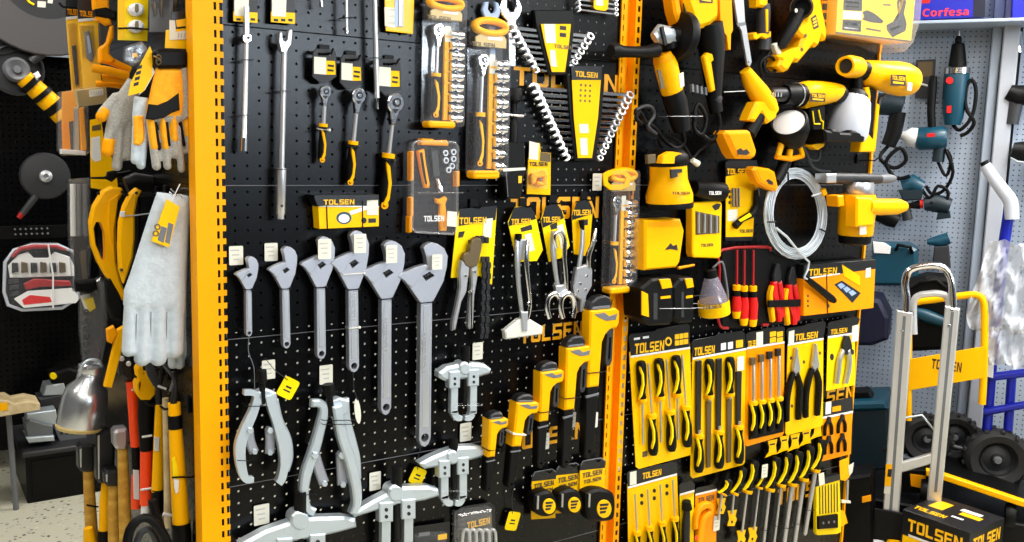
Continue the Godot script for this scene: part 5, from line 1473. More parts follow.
func s_pullers() -> void:
	begin("gear_puller", "small two arm gear puller, silver hooked arms, near the yellow upright", "puller", "two arm pullers", 264, 392, 0.03)
	pr("yoke", K.zinc, [258, 392, 266, 389, 277, 393, 278, 402, 270, 407, 259, 405], -0.008, 0.014, 0.003)
	screw(261.5, 370, 263, 404, 4.2, 0.01)
	arm("arm", "zinc", [244.5, 393, 5, 254.5, 393.5, 5.5, 257.5, 399, 7, 254, 412, 8.5, 246, 430, 10, 241, 446, 10, 241.5, 464, 9, 246, 479, 7, 254, 480, 5], 0.0, 0.014)
	arm("arm", "zinc", [270, 396, 8, 273, 408, 8.5, 278, 422, 9, 283.5, 444, 9, 285, 463, 8, 282.5, 478, 8, 279, 484, 7], 0.006, 0.022)
	arm("arm", "zinc", [276, 400, 6, 279.5, 420, 8, 288, 440, 8.5, 290, 458, 8, 287, 472, 6], -0.012, 0.002)
	for l in [[250, 431, 255, 453], [270, 431, 270.5, 454]]:
		arm("link", "forged", [l[0], l[1] - 2, 8, l[0] + 1, (l[1] + l[3]) / 2, 9, l[2], l[3], 9], -0.004, 0.004)
		pr("bolt", K.zinc, circle_px(l[0] + 0.5, l[1], 3.4, 6), 0.004, 0.018, 0.001)
		pr("bolt", K.zinc, circle_px(l[2], l[3] - 1, 3.0, 6), 0.004, 0.008, 0.001)
	cable_tie_px(257, 404, 14, "black", 0.018, -0.006)
	cable_tie_px(242, 458, 7, "black", 0.017, -0.004)
	tb("tag_string", K.mid_grey, [249, 337, 0.0, 248.5, 352, 0.0, 254, 368, 0.004, 254.5, 392, 0.008], 0.4, 5, null, 1.0, false, 3)

	begin("gear_puller", "tall two arm gear puller with long silver hooked arms", "puller", "two arm pullers", 335, 404, 0.03)
	pr("yoke", K.zinc, [330, 402, 340, 398, 350, 401, 349, 412, 341, 418, 331, 414], -0.008, 0.014, 0.003)
	screw(328.5, 384, 331, 416, 4.8, 0.012)
	arm("arm", "zinc", [312, 404, 7, 322, 404.5, 8, 325, 412, 9.5, 321, 430, 10, 315, 452, 11, 307.5, 474, 10.5, 305, 494, 9, 308, 509, 8, 316, 513, 7], 0.0, 0.015)
	arm("arm", "zinc", [338, 406, 10, 341, 424, 10, 344.5, 440, 10, 352, 462, 10.5, 357, 485, 10, 358, 503, 8.5, 354, 515, 8], 0.008, 0.026)
	arm("arm", "zinc", [346, 399, 8, 347, 420, 9, 353, 443, 9, 357, 460, 8.5, 358.5, 480, 7], -0.012, 0.002)
	for l in [[315, 456, 325, 484], [342, 456, 343.5, 485]]:
		arm("link", "forged", [l[0], l[1] - 3, 10, (l[0] + l[2]) / 2, (l[1] + l[3]) / 2, 10, l[2], l[3], 10], -0.004, 0.005)
		pr("bolt", K.zinc, circle_px(l[0] + 0.5, l[1], 4, 6), 0.005, 0.02, 0.0015)
		pr("bolt", K.zinc, circle_px(l[2], l[3], 3.2, 6), 0.005, 0.01, 0.001)
	for y in [417, 421]: cable_tie_px(334, y, 16, "black", 0.027, -0.008)
	cable_tie_px(307, 492, 7, "black", 0.018, -0.004)

	# bar pullers: a forged beam, two legs that hang from it, a black screw
	var rows := [["small silver bar puller with two short legs, top of the four", [440, 373, 448, 367, 466, 363, 486, 364.5, 492.5, 369.5, 491, 374, 478, 378, 466, 379.5, 446, 381.5, 440, 378], [[455, 377, 454.5, 411], [474, 375, 473.5, 411]], 418, [465.5, 346, 464.5, 404], 3.6],
		["silver bar puller with a longer beam, tied by the small pipe wrench", [420.5, 464, 430, 458.5, 445, 452, 460, 447, 478, 446.5, 486, 449, 486.5, 456, 478, 459, 462, 463, 444, 466.5, 426, 469.5], [[445, 466, 445, 497], [463.5, 463, 463.5, 496]], 503, [453.5, 438, 453.5, 497], 3.8],
		["wide silver bar puller low on the panel, black screw through it", [352, 514, 372, 502, 391, 492, 402, 487.5, 430, 486.5, 439.5, 489.5, 440.5, 496.5, 426, 501, 406, 504, 386, 508.5, 356, 518], [[386.5, 508, 386, 556], [409, 505, 408.5, 556]], 562, [396.5, 466, 396.5, 552], 4.6],
		["widest silver bar puller, cut by the bottom edge of the view", [240, 545, 266, 531, 292, 522, 312, 518, 345, 517, 356.5, 519, 357.5, 528, 340, 533, 318, 538, 280, 545, 250, 556], [[285, 544, 284, 590], [318, 540, 317, 590]], 596, [300.5, 491, 300, 585], 5.2]]
	for r in rows:
		var s: Array = r[4]
		begin("bar_puller", r[0], "puller", "bar pullers", s[0], s[1], 0.03)
		pr("beam", K.zinc, r[1], -0.010, 0.016, 0.006)
		var hub_y: float = lerpf(s[1], s[3], 0.36 if r[3] < 500 else 0.3)
		pr("hub", K.zinc, circle_px(s[0], hub_y + 2, s[4 - 0] if s.size() > 4 else r[5] * 1.9, 12), -0.012, 0.02, 0.004)
		screw(s[0], s[1], s[2], s[3], r[5], 0.006)
		for l in r[2]:
			var side: float = 1.0 if l == r[2][0] else -1.0
			var w: float = r[5] * 2.0
			arm("leg", "zinc", [l[0], l[1], w, l[2], l[3], w, l[2] + side * 0.5, r[3] - 5, w * 0.95, l[2] + side * 3, r[3], w * 0.8, l[2] + side * 8, r[3] + 0.5, w * 0.6], -0.002, 0.012)
			var c := pr("leg_clamp", K.zinc, [l[0] - w * .75, l[1] - 5, l[0] + w * .75, l[1] - 6, l[0] + w * .75, l[1] + w * 1.5, l[0] - w * .75, l[1] + w * 1.6], 0.0, 0.02, 0.002)
			for k in 2: pr("clamp_hole", K.ink, circle_px(l[0], l[1] + 1 + w * (0.1 + 0.75 * k), w * 0.22, 8), 0.02, 0.0206, 0, c)
		if r[3] < 510:
			cable_tie_px(s[0], r[3] - 14, 14, "clear_wrap", 0.014, -0.004)

func s_pipe_wrenches() -> void:
	var rows := [[493, 411, 486.5, 491, 1.32, "smallest yellow pipe wrench, behind the silver bar puller's tip"], [522, 393, 509, 487, 1.38, "second smallest yellow pipe wrench, a white tie round its neck"], [545.5, 361, 539, 467, 1.22, "middle yellow pipe wrench of the five"], [572, 335, 564, 467, 1.08, "second largest yellow pipe wrench, beside the largest"], [597, 295, 587, 458, 1.0, "largest yellow pipe wrench, against the middle yellow upright"]]
	for i in 5:
		var r: Array = rows[i]
		begin("pipe_wrench", r[5], "pipe wrench", "yellow pipe wrenches in a rising row", r[0], r[1], 0.05, MAIN, r[2], r[3])
		var L := at(r[0], r[1], W).distance_to(at(r[2], r[3], W))
		var wx: float = L * kx(r[0], r[1]) / ky(r[0], r[1]) * r[4]
		var sc := func(a: Array) -> PackedVector2Array:
			var p := v2(a)
			for k in p.size(): p[k] = Vector2(p[k].x * wx, -p[k].y * L)
			return p
		var b := pg("frame", K.yellow, sc.call([-.058, .085, .10, .08, .122, .10, .125, .17, .112, .20, .075, .205, .045, .235, .028, .28, .024, .55, -.044, .55, -.05, .3]), -0.016, 0.016, 0.004)
		pg("jaw_window", K.mid_grey, sc.call([-.035, .108, .025, .10, .055, .125, .105, .112, .098, .148, .04, .152, -.008, .128]), 0.016, 0.0172, 0.0005, b)
		pg("hook_jaw", K.dark_steel, sc.call([-.058, .078, -.045, .035, -.015, .008, .03, 0, .062, .014, .076, .05, .076, .078]), -0.012, 0.014, 0.004)
		pg("jaw_teeth", K.mid_grey, sc.call([-.04, .062, .06, .058, .066, .078, -.05, .080]), -0.012, 0.0145, 0.001)
		pg("jaw_shank", K.dark_grey, sc.call([.062, .21, .098, .20, .102, .40, .092, .43, .072, .435, .06, .40]), -0.008, 0.010, 0.0006, null, [sc.call([.074, .26, .088, .255, .09, .39, .076, .40])])
		var m := M.new()
		cyl(m, Vector3(.058 * wx, -.20 * L, 0), Vector3(.058 * wx, -.235 * L, 0), .03 * wx, 10)
		obj("adjusting_nut", m, K.dark_grey, cur)
		pg("handle", K.rubber, sc.call([-.042, .54, .022, .54, .026, .62, .022, .90, .018, .97, .0, 1.0, -.022, .995, -.035, .96, -.036, .85, -.044, .65]), -0.012, 0.012, 0.0025, null, [circ(.008 * wx, 8, -.006 * wx, -.95 * L)])
		pg("handle_band", K.mid_grey, sc.call([-.047, .60, .028, .59, .028, .605, -.047, .615]), 0.008, 0.0135, 0.0005)
		if i == 1: pg("white_tie", K.paper, sc.call([-.06, .40, .045, .42, .045, .435, -.06, .418]), -0.017, 0.0175, 0)
		else: cable_tie(cur, -.46 * L, .05 * wx, -0.017, 0.018)

func s_tapes() -> void:
	var rows := [[532, 472, 556, 518, 535, 557, 493, 515, 549.5, 506.4, 7.8, "carded tape measure with a grey clip, left of the three tapes"], [556, 466, 580, 512, 559.5, 582.5, 491, 513.5, 574.8, 505, 7.8, "carded tape measure in the middle of the three tapes"], [580, 461, 605, 507, 586.5, 615, 491, 520, 604.5, 509, 9.2, "larger tape measure overlapping the yellow upright, right of three"]]
	for i in 3:
		var r: Array = rows[i]
		begin("tape_measure", r[11], "tape measure", "carded tape measures", (r[0] + r[2]) / 2.0, r[1], 0.014 if i < 2 else 0.02)
		var c := pr("backing_card", K.card, [r[0], r[1] + 8, r[2], r[1] + 5, r[2] - 0.5, r[3], r[0] - 0.5, r[3] + 1.5], 0, 0.002, 0.0004)
		pr("card_head", K.card_head, [r[0], r[1] + 3, r[0] + 3, r[1], r[2] - 4, r[1] - 3, r[2] + 0.5, r[1], r[2], r[1] + 7, r[0], r[1] + 9.5], 0.001, 0.003, 0.0004, c)
		brand((r[0] + r[2]) / 2.0, r[1] + 12.5, 19, 5, 0.003, K.bronze, c)
		brand((r[0] + r[2]) / 2.0, r[1] + 19, 17, 3.6, 0.003, K.bronze, c)
		tb("hang_wire", K.mid_grey, [r[0] + 1, r[1] + 4, 0.004, r[0] + 3, r[1], 0.004, r[2] - 4, r[1] - 3, 0.004, r[2], r[1], 0.004], 0.6, 5)
		pr("tape_case", K.rubber, [r[4], r[6] + 6, r[4] + 4, r[6] + 1, r[4] + 13, r[6] - 1.5, r[5] - 3, r[6] + 1, r[5] + 1, r[6] + 9, r[5] + 0.5, r[7] - 4, r[5] - 4, r[7] + 1, r[4] + 9, r[7] + 2, r[4] + 2, r[7] - 2], 0.003, 0.036, 0.006, null, [], true)
		var f := pr("face_disc", K.card, circle_px(r[8], r[9], r[10], 20), 0.034, 0.038, 0.0012)
		for k in 3:
			var g := pr("face_print", K.ink, [r[8] - r[10] * .5, r[9] - r[10] * (.55 - .4 * k), r[8] + r[10] * (.5 - .15 * k), r[9] - r[10] * (.62 - .4 * k), r[8] + r[10] * (.4 - .15 * k), r[9] - r[10] * (.36 - .4 * k), r[8] - r[10] * .5, r[9] - r[10] * (.28 - .4 * k)], 0.038, 0.0384, 0, f)
			g.rotation.z = 0.0
		tb("blade_hook", K.satin, [r[4] + 3, r[6] + 3, 0.038, r[4] + 2.5, r[6] + 16, 0.039], 1.1, 6)
		hook((r[0] + r[2]) / 2.0 - 1, r[1] - 3, ["the left tape measure", "the middle tape measure", "the right tape measure"][i], 0.03)
	# packs along the bottom edge
	begin("carded_tool", "dark topped pack at the bottom edge, between the bar pullers", "blister pack", "packs at the bottom edge", 431, 524, 0.01)
	pr("backing_card", K.card_head, [414, 527, 450, 522, 449, 566, 413, 570], 0, 0.002, 0.0004)
	pr("card_print", K.mid_grey, [419, 533, 430, 531.5, 430, 535, 419, 536.5], 0.002, 0.0024, 0)
	pr("card_print", K.print_yellow, [438, 535, 447, 533.5, 447, 539, 438, 540], 0.002, 0.0024, 0)
	pr("blister", K.clear, [416, 537, 447, 533, 447, 564, 416, 567], 0.002, 0.02, 0.003)
	begin("carded_tool", "clear blister of steel rings with yellow lettering at the bottom edge", "blister pack", "packs at the bottom edge", 476, 504, 0.012)
	pr("backing_card", K.card_head, [456, 512, 462, 507, 490, 502.5, 495, 506, 497, 560, 457, 566], 0, 0.002, 0.0004)
	brand(478.5, 523, 22, 6.5, 0.0026, K.print_yellow)
	for i in 5: tb("steel_ring", K.satin, [463 + i * 6.5, 533, 0.012, 466 + i * 6.5, 529.5, 0.016, 469.5 + i * 6.5, 533, 0.02, 469 + i * 6.5, 548, 0.02, 463 + i * 6.5, 549, 0.012], 1.6, 6, null, 1.0, true, 2)
	pr("blister", K.clear_wrap, [459, 515, 493, 509, 494, 560, 459, 564], 0.002, 0.032, 0.005)

func plate(x0: float, y0: float, x1: float, y1: float, z: float, parent: Node3D, lines := 2) -> void:
	# a dark name plate with the maker's name and a line of small print
	var c := pr("name_plate", K.ink, [x0, y0, x1, y0 + 0.4, x1 - 0.3, y1, x0 - 0.3, y1 - 0.4], z, z + 0.0008, 0, parent)
	brand((x0 + x1) / 2, lerpf(y0, y1, 0.32), (x1 - x0) * 0.82, (y1 - y0) * 0.34, z + 0.0009, K.print_yellow, parent)
	var m := M.new()
	m.box(l3((x0 + x1) / 2, lerpf(y0, y1, 0.72), z + 0.001), Vector3((x1 - x0) * kx(x0, y0) * 0.7, (y1 - y0) * ky(x0, y0) * 0.16, 0.0004))
	obj("small_print", m, K.print_yellow, parent)

func s_power_tools() -> void:
	# angle grinder with its side handle over the upright
	begin("angle_grinder", "yellow angle grinder with a black side handle crossing the yellow upright", "grinder", "", 666, 60, 0.055)
	tb("side_handle", K.rubber, [611, 51, 0.03, 615, 50.5, 0.03, 622, 51.5, 0.03, 634, 52, 0.03, 648, 52, 0.03, 657, 50, 0.03], [6.5, 8.5, 6.0, 5.6, 6.6, 7.5], 12)
	tb("gear_head", K.zinc, [654, 38, 0.02, 660, 34, 0.024, 668, 36, 0.024, 676, 42, 0.02], [6, 10, 10, 8], 12, null, 0.9)
	pr("head_vent", K.ink, [661, 27, 664, 26, 668, 44, 665, 46], 0.040, 0.046, 0.001)
	tb("head_ring", K.black, [666, 28, 0.02, 670, 48, 0.02], [9, 10], 12, null, 0.9)
	var g := obj("disc_guard", turned(PackedVector2Array([Vector2(0, -0.008), Vector2(0.058, -0.008), Vector2(0.061, 0), Vector2(0.057, 0.014), Vector2(0.022, 0.02), Vector2(0.018, 0.032), Vector2(0, 0.032)]), l3(682, 37, 0.03), l3(682, 37, 0.03) + Vector3(-1, 0.1, -0.08), 28), K.rubber, cur)
	tb("body", K.yellow, [664, 60, 0.02, 666, 66, 0.02, 672, 90, 0.02, 674, 97, 0.02], [11, 12, 11.3, 10.5], 14)
	tb("body_neck", K.orange_yellow, [662, 54, 0.02, 664, 61, 0.02], [9, 11.5], 14)
	tb("rear_grip", K.rubber, [672, 92, 0.02, 676, 104, 0.02, 681, 126, 0.02, 682, 131, 0.02], [11.6, 11.8, 9.5, 8], 14)
	pr("rating_sticker", K.paper, [679, 74, 683.5, 72, 684.5, 86, 680.5, 88], 0.046, 0.048, 0)
	pr("dark_lettering", K.bronze, [657.5, 70, 661, 70, 665, 88, 661.5, 89], 0.043, 0.046, 0)
	cable_tie_px(675, 116.5, 14, "satin", 0.048, -0.01)
	tb("cord", K.rubber, [682, 131, 0.02, 684, 142, 0.014, 676, 148, 0.01, 664, 140, 0.01, 655, 128, 0.014, 646, 122, 0.012, 640, 112, 0.012, 636, 118, 0.012, 642, 124, 0.014], 2.2, 8, null, 1.0, false, 4)
	tb("cord_strand", K.dark_grey, [636, 110, 0.01, 645, 106, 0.01, 652, 108, 0.01, 654, 116, 0.01, 648, 126, 0.016, 656, 134, 0.016], 2.0, 8, null, 1.0, false, 4)

	# large grinder: yellow housing above a black barrel with a yellow paddle
	begin("large_grinder", "large yellow topped grinder with a yellow paddle switch on black", "grinder", "", 706, 20, 0.05)
	pr("motor_housing", K.yellow, [680, -20, 720, -20, 721, 8, 720.5, 18, 711, 26, 700, 29.5, 694, 22, 688, 5], 0.0, 0.05, 0.012, null, [], false)
	pr("side_rib", K.orange_yellow, [670, -20, 678, -20, 682, 8, 684, 22, 679, 25, 675, 12], 0.0, 0.035, 0.006)
	pr("housing_seam", K.ink, [680.5, -20, 682, -20, 687, 14, 685.5, 16], 0.034, 0.038, 0)
	plate(700, -6, 713, 3, 0.0505, cur)
	tb("barrel", K.rubber, [708, 24, 0.022, 710, 36, 0.022, 712, 52, 0.022, 714, 100, 0.02, 716, 112, 0.02], [15, 15, 13, 7.5, 7], 14)
	pr("paddle_switch", K.yellow, [704, 57, 708, 52.5, 713, 54, 714.5, 60, 712, 62, 716, 90, 712, 92, 708, 75], 0.034, 0.046, 0.003)
	lt("cord_sleeve", K.dark_grey, 715.5, 94, 0.026, 717, 106, 0.026, [5, 0, 6.5, 0.4, 4, 1, 0, 1], 12)
	tb("cord", K.rubber, [716, 108, 0.026, 720, 124, 0.026, 712, 140, 0.02, 700, 132, 0.02, 694, 118, 0.024, 698, 104, 0.024, 706, 118, 0.028, 702, 134, 0.028, 694, 128, 0.024, 696, 112, 0.022], 2.0, 8, null, 1.0, false, 4)
	for i in 4: pr("brush_vent", K.mid_grey, [692 + i * 4.4, 84 + i * 1.2, 694 + i * 4.4, 84 + i, 694.5 + i * 4.4, 92 + i, 692.5 + i * 4.4, 92 + i], 0.026, 0.034, 0.0005)

	# cordless saw: silver bar, yellow body, orange foot
	begin("cordless_saw", "cordless pruning saw with a long silver bar and orange battery foot", "power saw", "", 748, 70, 0.06)
	pr("orange_guard", K.orange_yellow, [719, -16, 731, -16, 733, 30, 731, 34, 730.5, 50, 728.5, 49, 727, 36, 721, 28], 0.0, 0.02, 0.004)
	pr("guide_bar", K.satin, [732, -16, 743, -16, 745.5, 23, 746.5, 26, 752, 62, 750, 66.5, 747.5, 64, 741.5, 30, 738, 24], 0.012, 0.018, 0.001)
	pr("bar_step", K.mid_grey, [737, 23, 745.5, 22, 746.2, 25, 738, 26.5], 0.018, 0.0195, 0)
	pr("bar_hole", K.ink, circle_px(748.8, 62, 0.9, 8), 0.018, 0.0186, 0)
	tb("body", K.yellow, [745, 70, 0.01, 750, 80, 0.012, 758, 92, 0.014, 767, 105, 0.014, 772, 112, 0.014], [6, 9, 11, 11, 8], 12, null, 0.9)
	pr("body_wing", K.yellow, [757, 102, 772, 98, 778, 108, 777.5, 118, 768, 124, 762, 113, 756, 122, 749, 120, 752, 112], 0.0, 0.034, 0.006)
	tb("grip", K.rubber, [760, 112, 0.012, 754, 124, 0.012, 748, 134, 0.012], [8, 7.5, 8], 12)
	var f := pr("battery_foot", K.orange_yellow, [725, 134, 727, 130.5, 749, 130, 752, 132, 758, 150, 757, 156, 753, 159, 738, 159, 734, 154], 0.004, 0.045, 0.008)
	pr("foot_face", K.card_orange, [729, 135, 748, 134, 754, 150, 752, 154, 738, 155], 0.045, 0.047, 0.0008, f)
	pr("foot_slot", K.ink, [737, 150, 741, 148, 743, 150.5, 747, 149, 750, 153, 747, 155, 738, 154.5], 0.047, 0.0478, 0, f)
	tb("tie_wire", K.satin, [724, 92, 0.03, 745, 91, 0.034], 0.5, 5)

	# slim cordless screwdriver
	begin("cordless_screwdriver", "slim dark cordless screwdriver with yellow bands, hanging at the top", "power driver", "", 764, 10, 0.05)
	pr("collar", K.yellow, [757, -12, 769, -12, 769, 6, 765, 7.5, 758, 6.5], 0.0, 0.03, 0.006)
	tb("barrel", K.dark_grey, [763.5, 4, 0.014, 763.5, 12, 0.014, 763, 34, 0.014], [6.5, 7.2, 6.8], 12)
	pr("yellow_rib", K.yellow, [766, 9, 768.5, 9, 768.5, 32, 766.5, 32], 0.022, 0.032, 0.001)
	pr("yellow_band", K.yellow, [753.5, 34, 757, 32, 758, 35, 763, 33, 769, 34, 771, 31, 771.5, 37, 766, 39, 762, 36.5, 757, 39.5, 754, 38.5], 0.0, 0.033, 0.002)
	tb("battery_grip", K.dark_grey, [763.5, 36, 0.014, 764, 42, 0.014, 763.5, 50, 0.014], [7.2, 7.5, 6.5], 12)

	# yellow jig saw like tool, upper right
	begin("power_cutter", "big yellow power cutter with a round black port, tilted at the top", "power cutter", "", 805, 30, 0.055)
	pr("housing", K.yellow, [797, -14, 820, -14, 824, 10, 828, 30, 827.5, 40, 824, 41, 822, 36, 820.5, 44, 817, 47.5, 814, 45, 806, 55, 799.5, 62.5, 795, 61, 790, 70, 785.5, 72, 779, 66, 781.5, 60, 779.5, 56, 790, 50, 800, 46.5, 803.5, 38, 797.5, 33, 797, 26, 806, 20, 809, 8, 806, -2, 799, -6], 0.0, 0.045, 0.008)
	lt("round_port", K.black, 801, 8, 0.012, 802, 7, 0.058, [10.5, 0, 10.5, 0.8, 9.5, 1, 7.5, 1, 7, 0.8, 0, 0.8], 20)
	lt("port_rim", K.bronze, 801.5, 7.8, 0.04, 801.7, 7.6, 0.047, [11.6, 0, 11.6, 1, 10.2, 1, 10.2, 0], 20)
	tb("hose_pipe", K.rubber, [799, 12, 0.04, 792, 26, 0.04, 784, 40, 0.036, 780, 47, 0.03], [8, 7, 6, 4.5], 12)
	pr("white_nozzle", K.paper, [774.5, 44.5, 778, 42.5, 783, 54, 780, 57, 776.5, 51], 0.014, 0.03, 0.003)
	pr("port_cap", K.paper, circle_px(796.5, 10.5, 2.2, 10), 0.058, 0.06, 0.0006)
	for c in [[805.8, 35.5], [802, 49.5]]: pr("screw_recess", K.bronze, circle_px(c[0], c[1], 2.1, 8), 0.045, 0.0458, 0)
	var e := pr("emblem", K.ink, [811, 18, 816, 14.5, 819, 27, 814, 29.5], 0.0452, 0.046, 0)
	for i in 3: pr("emblem_bar", K.print_yellow, [812.5 + i * .5, 19 + i * 3.2, 816 + i * .5, 17 + i * 3.2, 816.5 + i * .5, 18.8 + i * 3.2, 813 + i * .5, 20.8 + i * 3.2], 0.046, 0.0464, 0, e)
	tb("cord", K.rubber, [770, 52, 0.02, 764, 62, 0.02, 766, 72, 0.02, 774, 72, 0.02, 776, 62, 0.02, 768, 56, 0.024, 760, 64, 0.02, 762, 76, 0.016], 1.8, 8, null, 1.0, false, 4)

	# big carton wrapped in film
	begin("tool_carton", "big yellow power tool carton wrapped in film at the top", "box", "", 875, 20, 0.015)
	pr("carton", K.card_bright, [839, -20, 917, -20, 911, 42.5, 836, 33.5], 0.0, 0.09, 0.001)
	var n := func(nm: String, mk: Material, a: Array) -> void: pr(nm, mk, a, 0.0901, 0.0908, 0)
	n.call("printed_panel", K.ink, [844, -4, 862.5, -3, 862, 11, 843.5, 10])
	n.call("printed_panel", K.print_white, [843.4, 11, 862, 12, 861.5, 19.5, 843, 18.5])
	n.call("printed_panel", K.ink, [843, 19.5, 861.5, 20.5, 861, 32, 842.3, 30])
	n.call("printed_marks", K.lemon, [846, 1, 859, 2, 859, 4, 846, 3])
	n.call("printed_marks", K.lemon, [846, 5.5, 859, 6.3, 859, 8, 846, 7.2])
	n.call("printed_marks", K.print_white, [844.8, 22, 849, 22.3, 848.8, 25, 844.7, 24.7])
	n.call("printed_marks", K.print_white, [851.5, 22.5, 857.5, 23, 857.3, 26, 851.4, 25.4])
	n.call("printed_marks", K.print_white, [844.5, 27, 858, 28.3, 858, 29.4, 844.4, 28.2])
	n.call("printed_tool", K.ink, [862.5, 12, 867, 10, 874, 13, 879, 17, 884, 21, 882, 23.5, 872, 22.5, 865, 20.5, 862.5, 19.5, 864.5, 16])
	n.call("printed_tool", K.ink, [899, -6, 903, -8, 906.5, 2, 904, 13, 907, 24, 905.5, 31, 892.5, 37.5, 887, 30, 886.5, 25, 893, 21.5, 898, 13, 897, 3])
	n.call("printed_tool_body", K.card, [900, -5, 903.5, -5, 903.5, 1, 900.5, 11, 897, 20, 896, 19, 899, 8])
	n.call("printed_tool_body", K.card, [889, 28.5, 900, 25, 901, 27, 891, 31.5])
	n.call("printed_lines", K.bronze, [866, 27.5, 881, 30, 881, 32, 866, 29.5])
	n.call("printed_lines", K.bronze, [883, 3.5, 891, 4, 891, 6, 883, 5.5])
	n.call("carton_strap", K.bronze, [836, 31.5, 911.2, 40.5, 911, 42.5, 836, 33.5])
	pr("wrap", K.clear_wrap, [837, -20, 924, -20, 921, 20, 914, 43, 906, 52, 888, 44, 836, 35], -0.004, 0.097, 0.004)
	begin("tool_carton", "narrow dark carton standing left of the big yellow carton", "box", "", 830, 15, 0.01)
	pr("carton", K.card_orange, [821, -20, 838, -20, 836.5, 33, 824, 31], 0, 0.06, 0.001)
	for i in 4: pr("printed_panel", K.ink, [822.5, -6 + i * 9.4, 836.5, -5.6 + i * 9.4, 836, 1 + i * 9.4, 822.5, 0.6 + i * 9.4], 0.0601, 0.0606, 0)

	# heat gun
	begin("heat_gun", "yellow heat gun with a black nozzle pointing left", "heat gun", "", 820, 95, 0.055)
	lt("nozzle", K.dark_steel, 769, 94.5, 0.02, 788, 94.5, 0.02, [0, 0, 6.5, 0, 7.5, 0.1, 7.5, 1, 0, 1], 16)
	for i in 4: pr("nozzle_slot", K.chrome, [771.5 + i * 3, 92.5, 773.2 + i * 3, 92.5, 773.2 + i * 3, 96.5, 771.5 + i * 3, 96.5], 0.035, 0.043, 0.0008)
	lt("nozzle_cone", K.rubber, 784, 94.5, 0.02, 803, 95, 0.02, [9.5, 0, 10.5, 0.3, 12, 0.9, 11.6, 1, 0, 1], 16)
	lt("bright_ring", K.satin, 795.5, 94.8, 0.02, 796.6, 94.8, 0.02, [11.5, 0, 12.3, 0.4, 11.5, 1], 16)
	lt("body", K.yellow, 799, 95, 0.02, 842, 92, 0.02, [10.5, 0, 12.8, 0.06, 13.6, 0.2, 12.4, 0.5, 10, 0.82, 8, 0.95, 0, 1], 16)
	pr("body_skirt", K.yellow, [803, 103, 835, 97, 837, 100, 829, 102.5, 807, 108.5], 0.004, 0.034, 0.003)
	lt("rear_cap", K.rubber, 833, 94.5, 0.02, 843.5, 93.5, 0.02, [8.8, 0, 8.8, 0.7, 6.5, 1, 0, 1], 14)
	plate(810.5, 93, 825.5, 102, 0.0595, cur)
	pr("handle", K.rubber, [810, 107, 826, 104, 826, 126, 828, 142, 815, 146, 812, 128], 0.006, 0.034, 0.005)
	for a in [[812.5, 111, 814, 124, 820, 124], [818.5, 110, 820.5, 120, 823, 122, 822, 138]]:
		var p := []
		for k in range(0, a.size(), 2): p.append_array([a[k], a[k + 1], 0.035])
		tb("yellow_piping", K.lemon, p, 0.9, 6)
	pr("handle_foot", K.yellow, [811.5, 146, 817, 142.5, 823.5, 143.5, 825, 140, 825, 146, 819, 150], 0.004, 0.034, 0.003)
	tb("cord", K.dark_grey, [820, 150, 0.016, 818, 160, 0.01, 808, 158, 0.01, 802, 144, 0.014, 806, 152, 0.02, 814, 168, 0.016, 830, 172, 0.012], 1.3, 8, null, 1.0, false, 4)

	# work lamp
	begin("work_lamp", "round black work lamp with a white face and orange foot", "work lamp", "", 789, 126, 0.075)
	var a0 := l3(790, 127, 0.0)
	var dir := (Vector3(-0.72, 0.62, 0.35)).normalized()
	obj("lamp_drum", turned(PackedVector2Array([Vector2(0, -0.06), Vector2(0.034, -0.06), Vector2(0.05, -0.02), Vector2(0.052, 0.02), Vector2(0.047, 0.026), Vector2(0.043, 0.02), Vector2(0, 0.02)]), a0, a0 + dir, 24), K.rubber, cur)
	obj("lamp_face", turned(PackedVector2Array([Vector2(0, 0.026), Vector2(0.030, 0.0255), Vector2(0.0425, 0.0205)]), a0, a0 + dir, 24), K.print_white, cur)
	for s in [[782, 142, 778, 156], [791, 142, 789, 158], [800, 140, 802, 156]]: tb("strut", K.yellow, [s[0], s[1], -0.01, s[2], s[3], -0.01], [3.4, 3.0], 10)
	tb("cross_bar", K.orange_yellow, [776, 157, -0.012, 790, 159, -0.012, 803, 156, -0.012], [2.4, 3, 2.4], 8)
	tb("neck", K.rubber, [790, 138, -0.03, 786, 160, -0.03, 780, 174, -0.02, 775, 182, -0.016], [7, 6.5, 6, 6], 12)
	f = pr("battery_foot", K.orange_yellow, [753, 170, 756, 166.5, 770, 168.5, 776, 172, 779.5, 188, 777, 191.5, 770, 189, 759, 183], -0.03, 0.0, 0.006)
	pr("foot_face", K.card_orange, [757, 170, 769, 172, 774, 175, 776.5, 187, 770, 185, 761, 180], 0.0, 0.0014, 0.0005, f)
	pr("foot_slot", K.ink, [766, 180, 769, 179, 773, 182, 773, 185, 769, 184], 0.0014, 0.002, 0, f)

	# paint sprayer
	begin("paint_sprayer", "yellow paint spray gun with a white container", "spray gun", "", 880, 80, 0.07)
	lt("nozzle_cap", K.yellow, 858, 67.5, 0.02, 845, 66, 0.05, [6, 0, 10.5, 0.1, 11, 0.7, 9.5, 1, 7.4, 1, 7, 0.8, 0, 0.8], 20)
	lt("nozzle_hole", K.ink, 847.2, 66.2, 0.046, 846.6, 66.1, 0.0475, [6.9, 0, 6.9, 1, 0, 1], 16)
	tb("neck", K.rubber, [854, 68, 0.016, 868, 72, 0.016], [9, 10], 12)
	lt("body", K.yellow, 863, 72, 0.016, 915, 82, 0.016, [9, 0, 12.5, 0.05, 14.5, 0.3, 17.5, 0.6, 17.5, 0.75, 15.5, 0.88, 10, 0.97, 0, 1.0], 20)
	plate(891, 74.5, 906, 86, 0.071, cur)
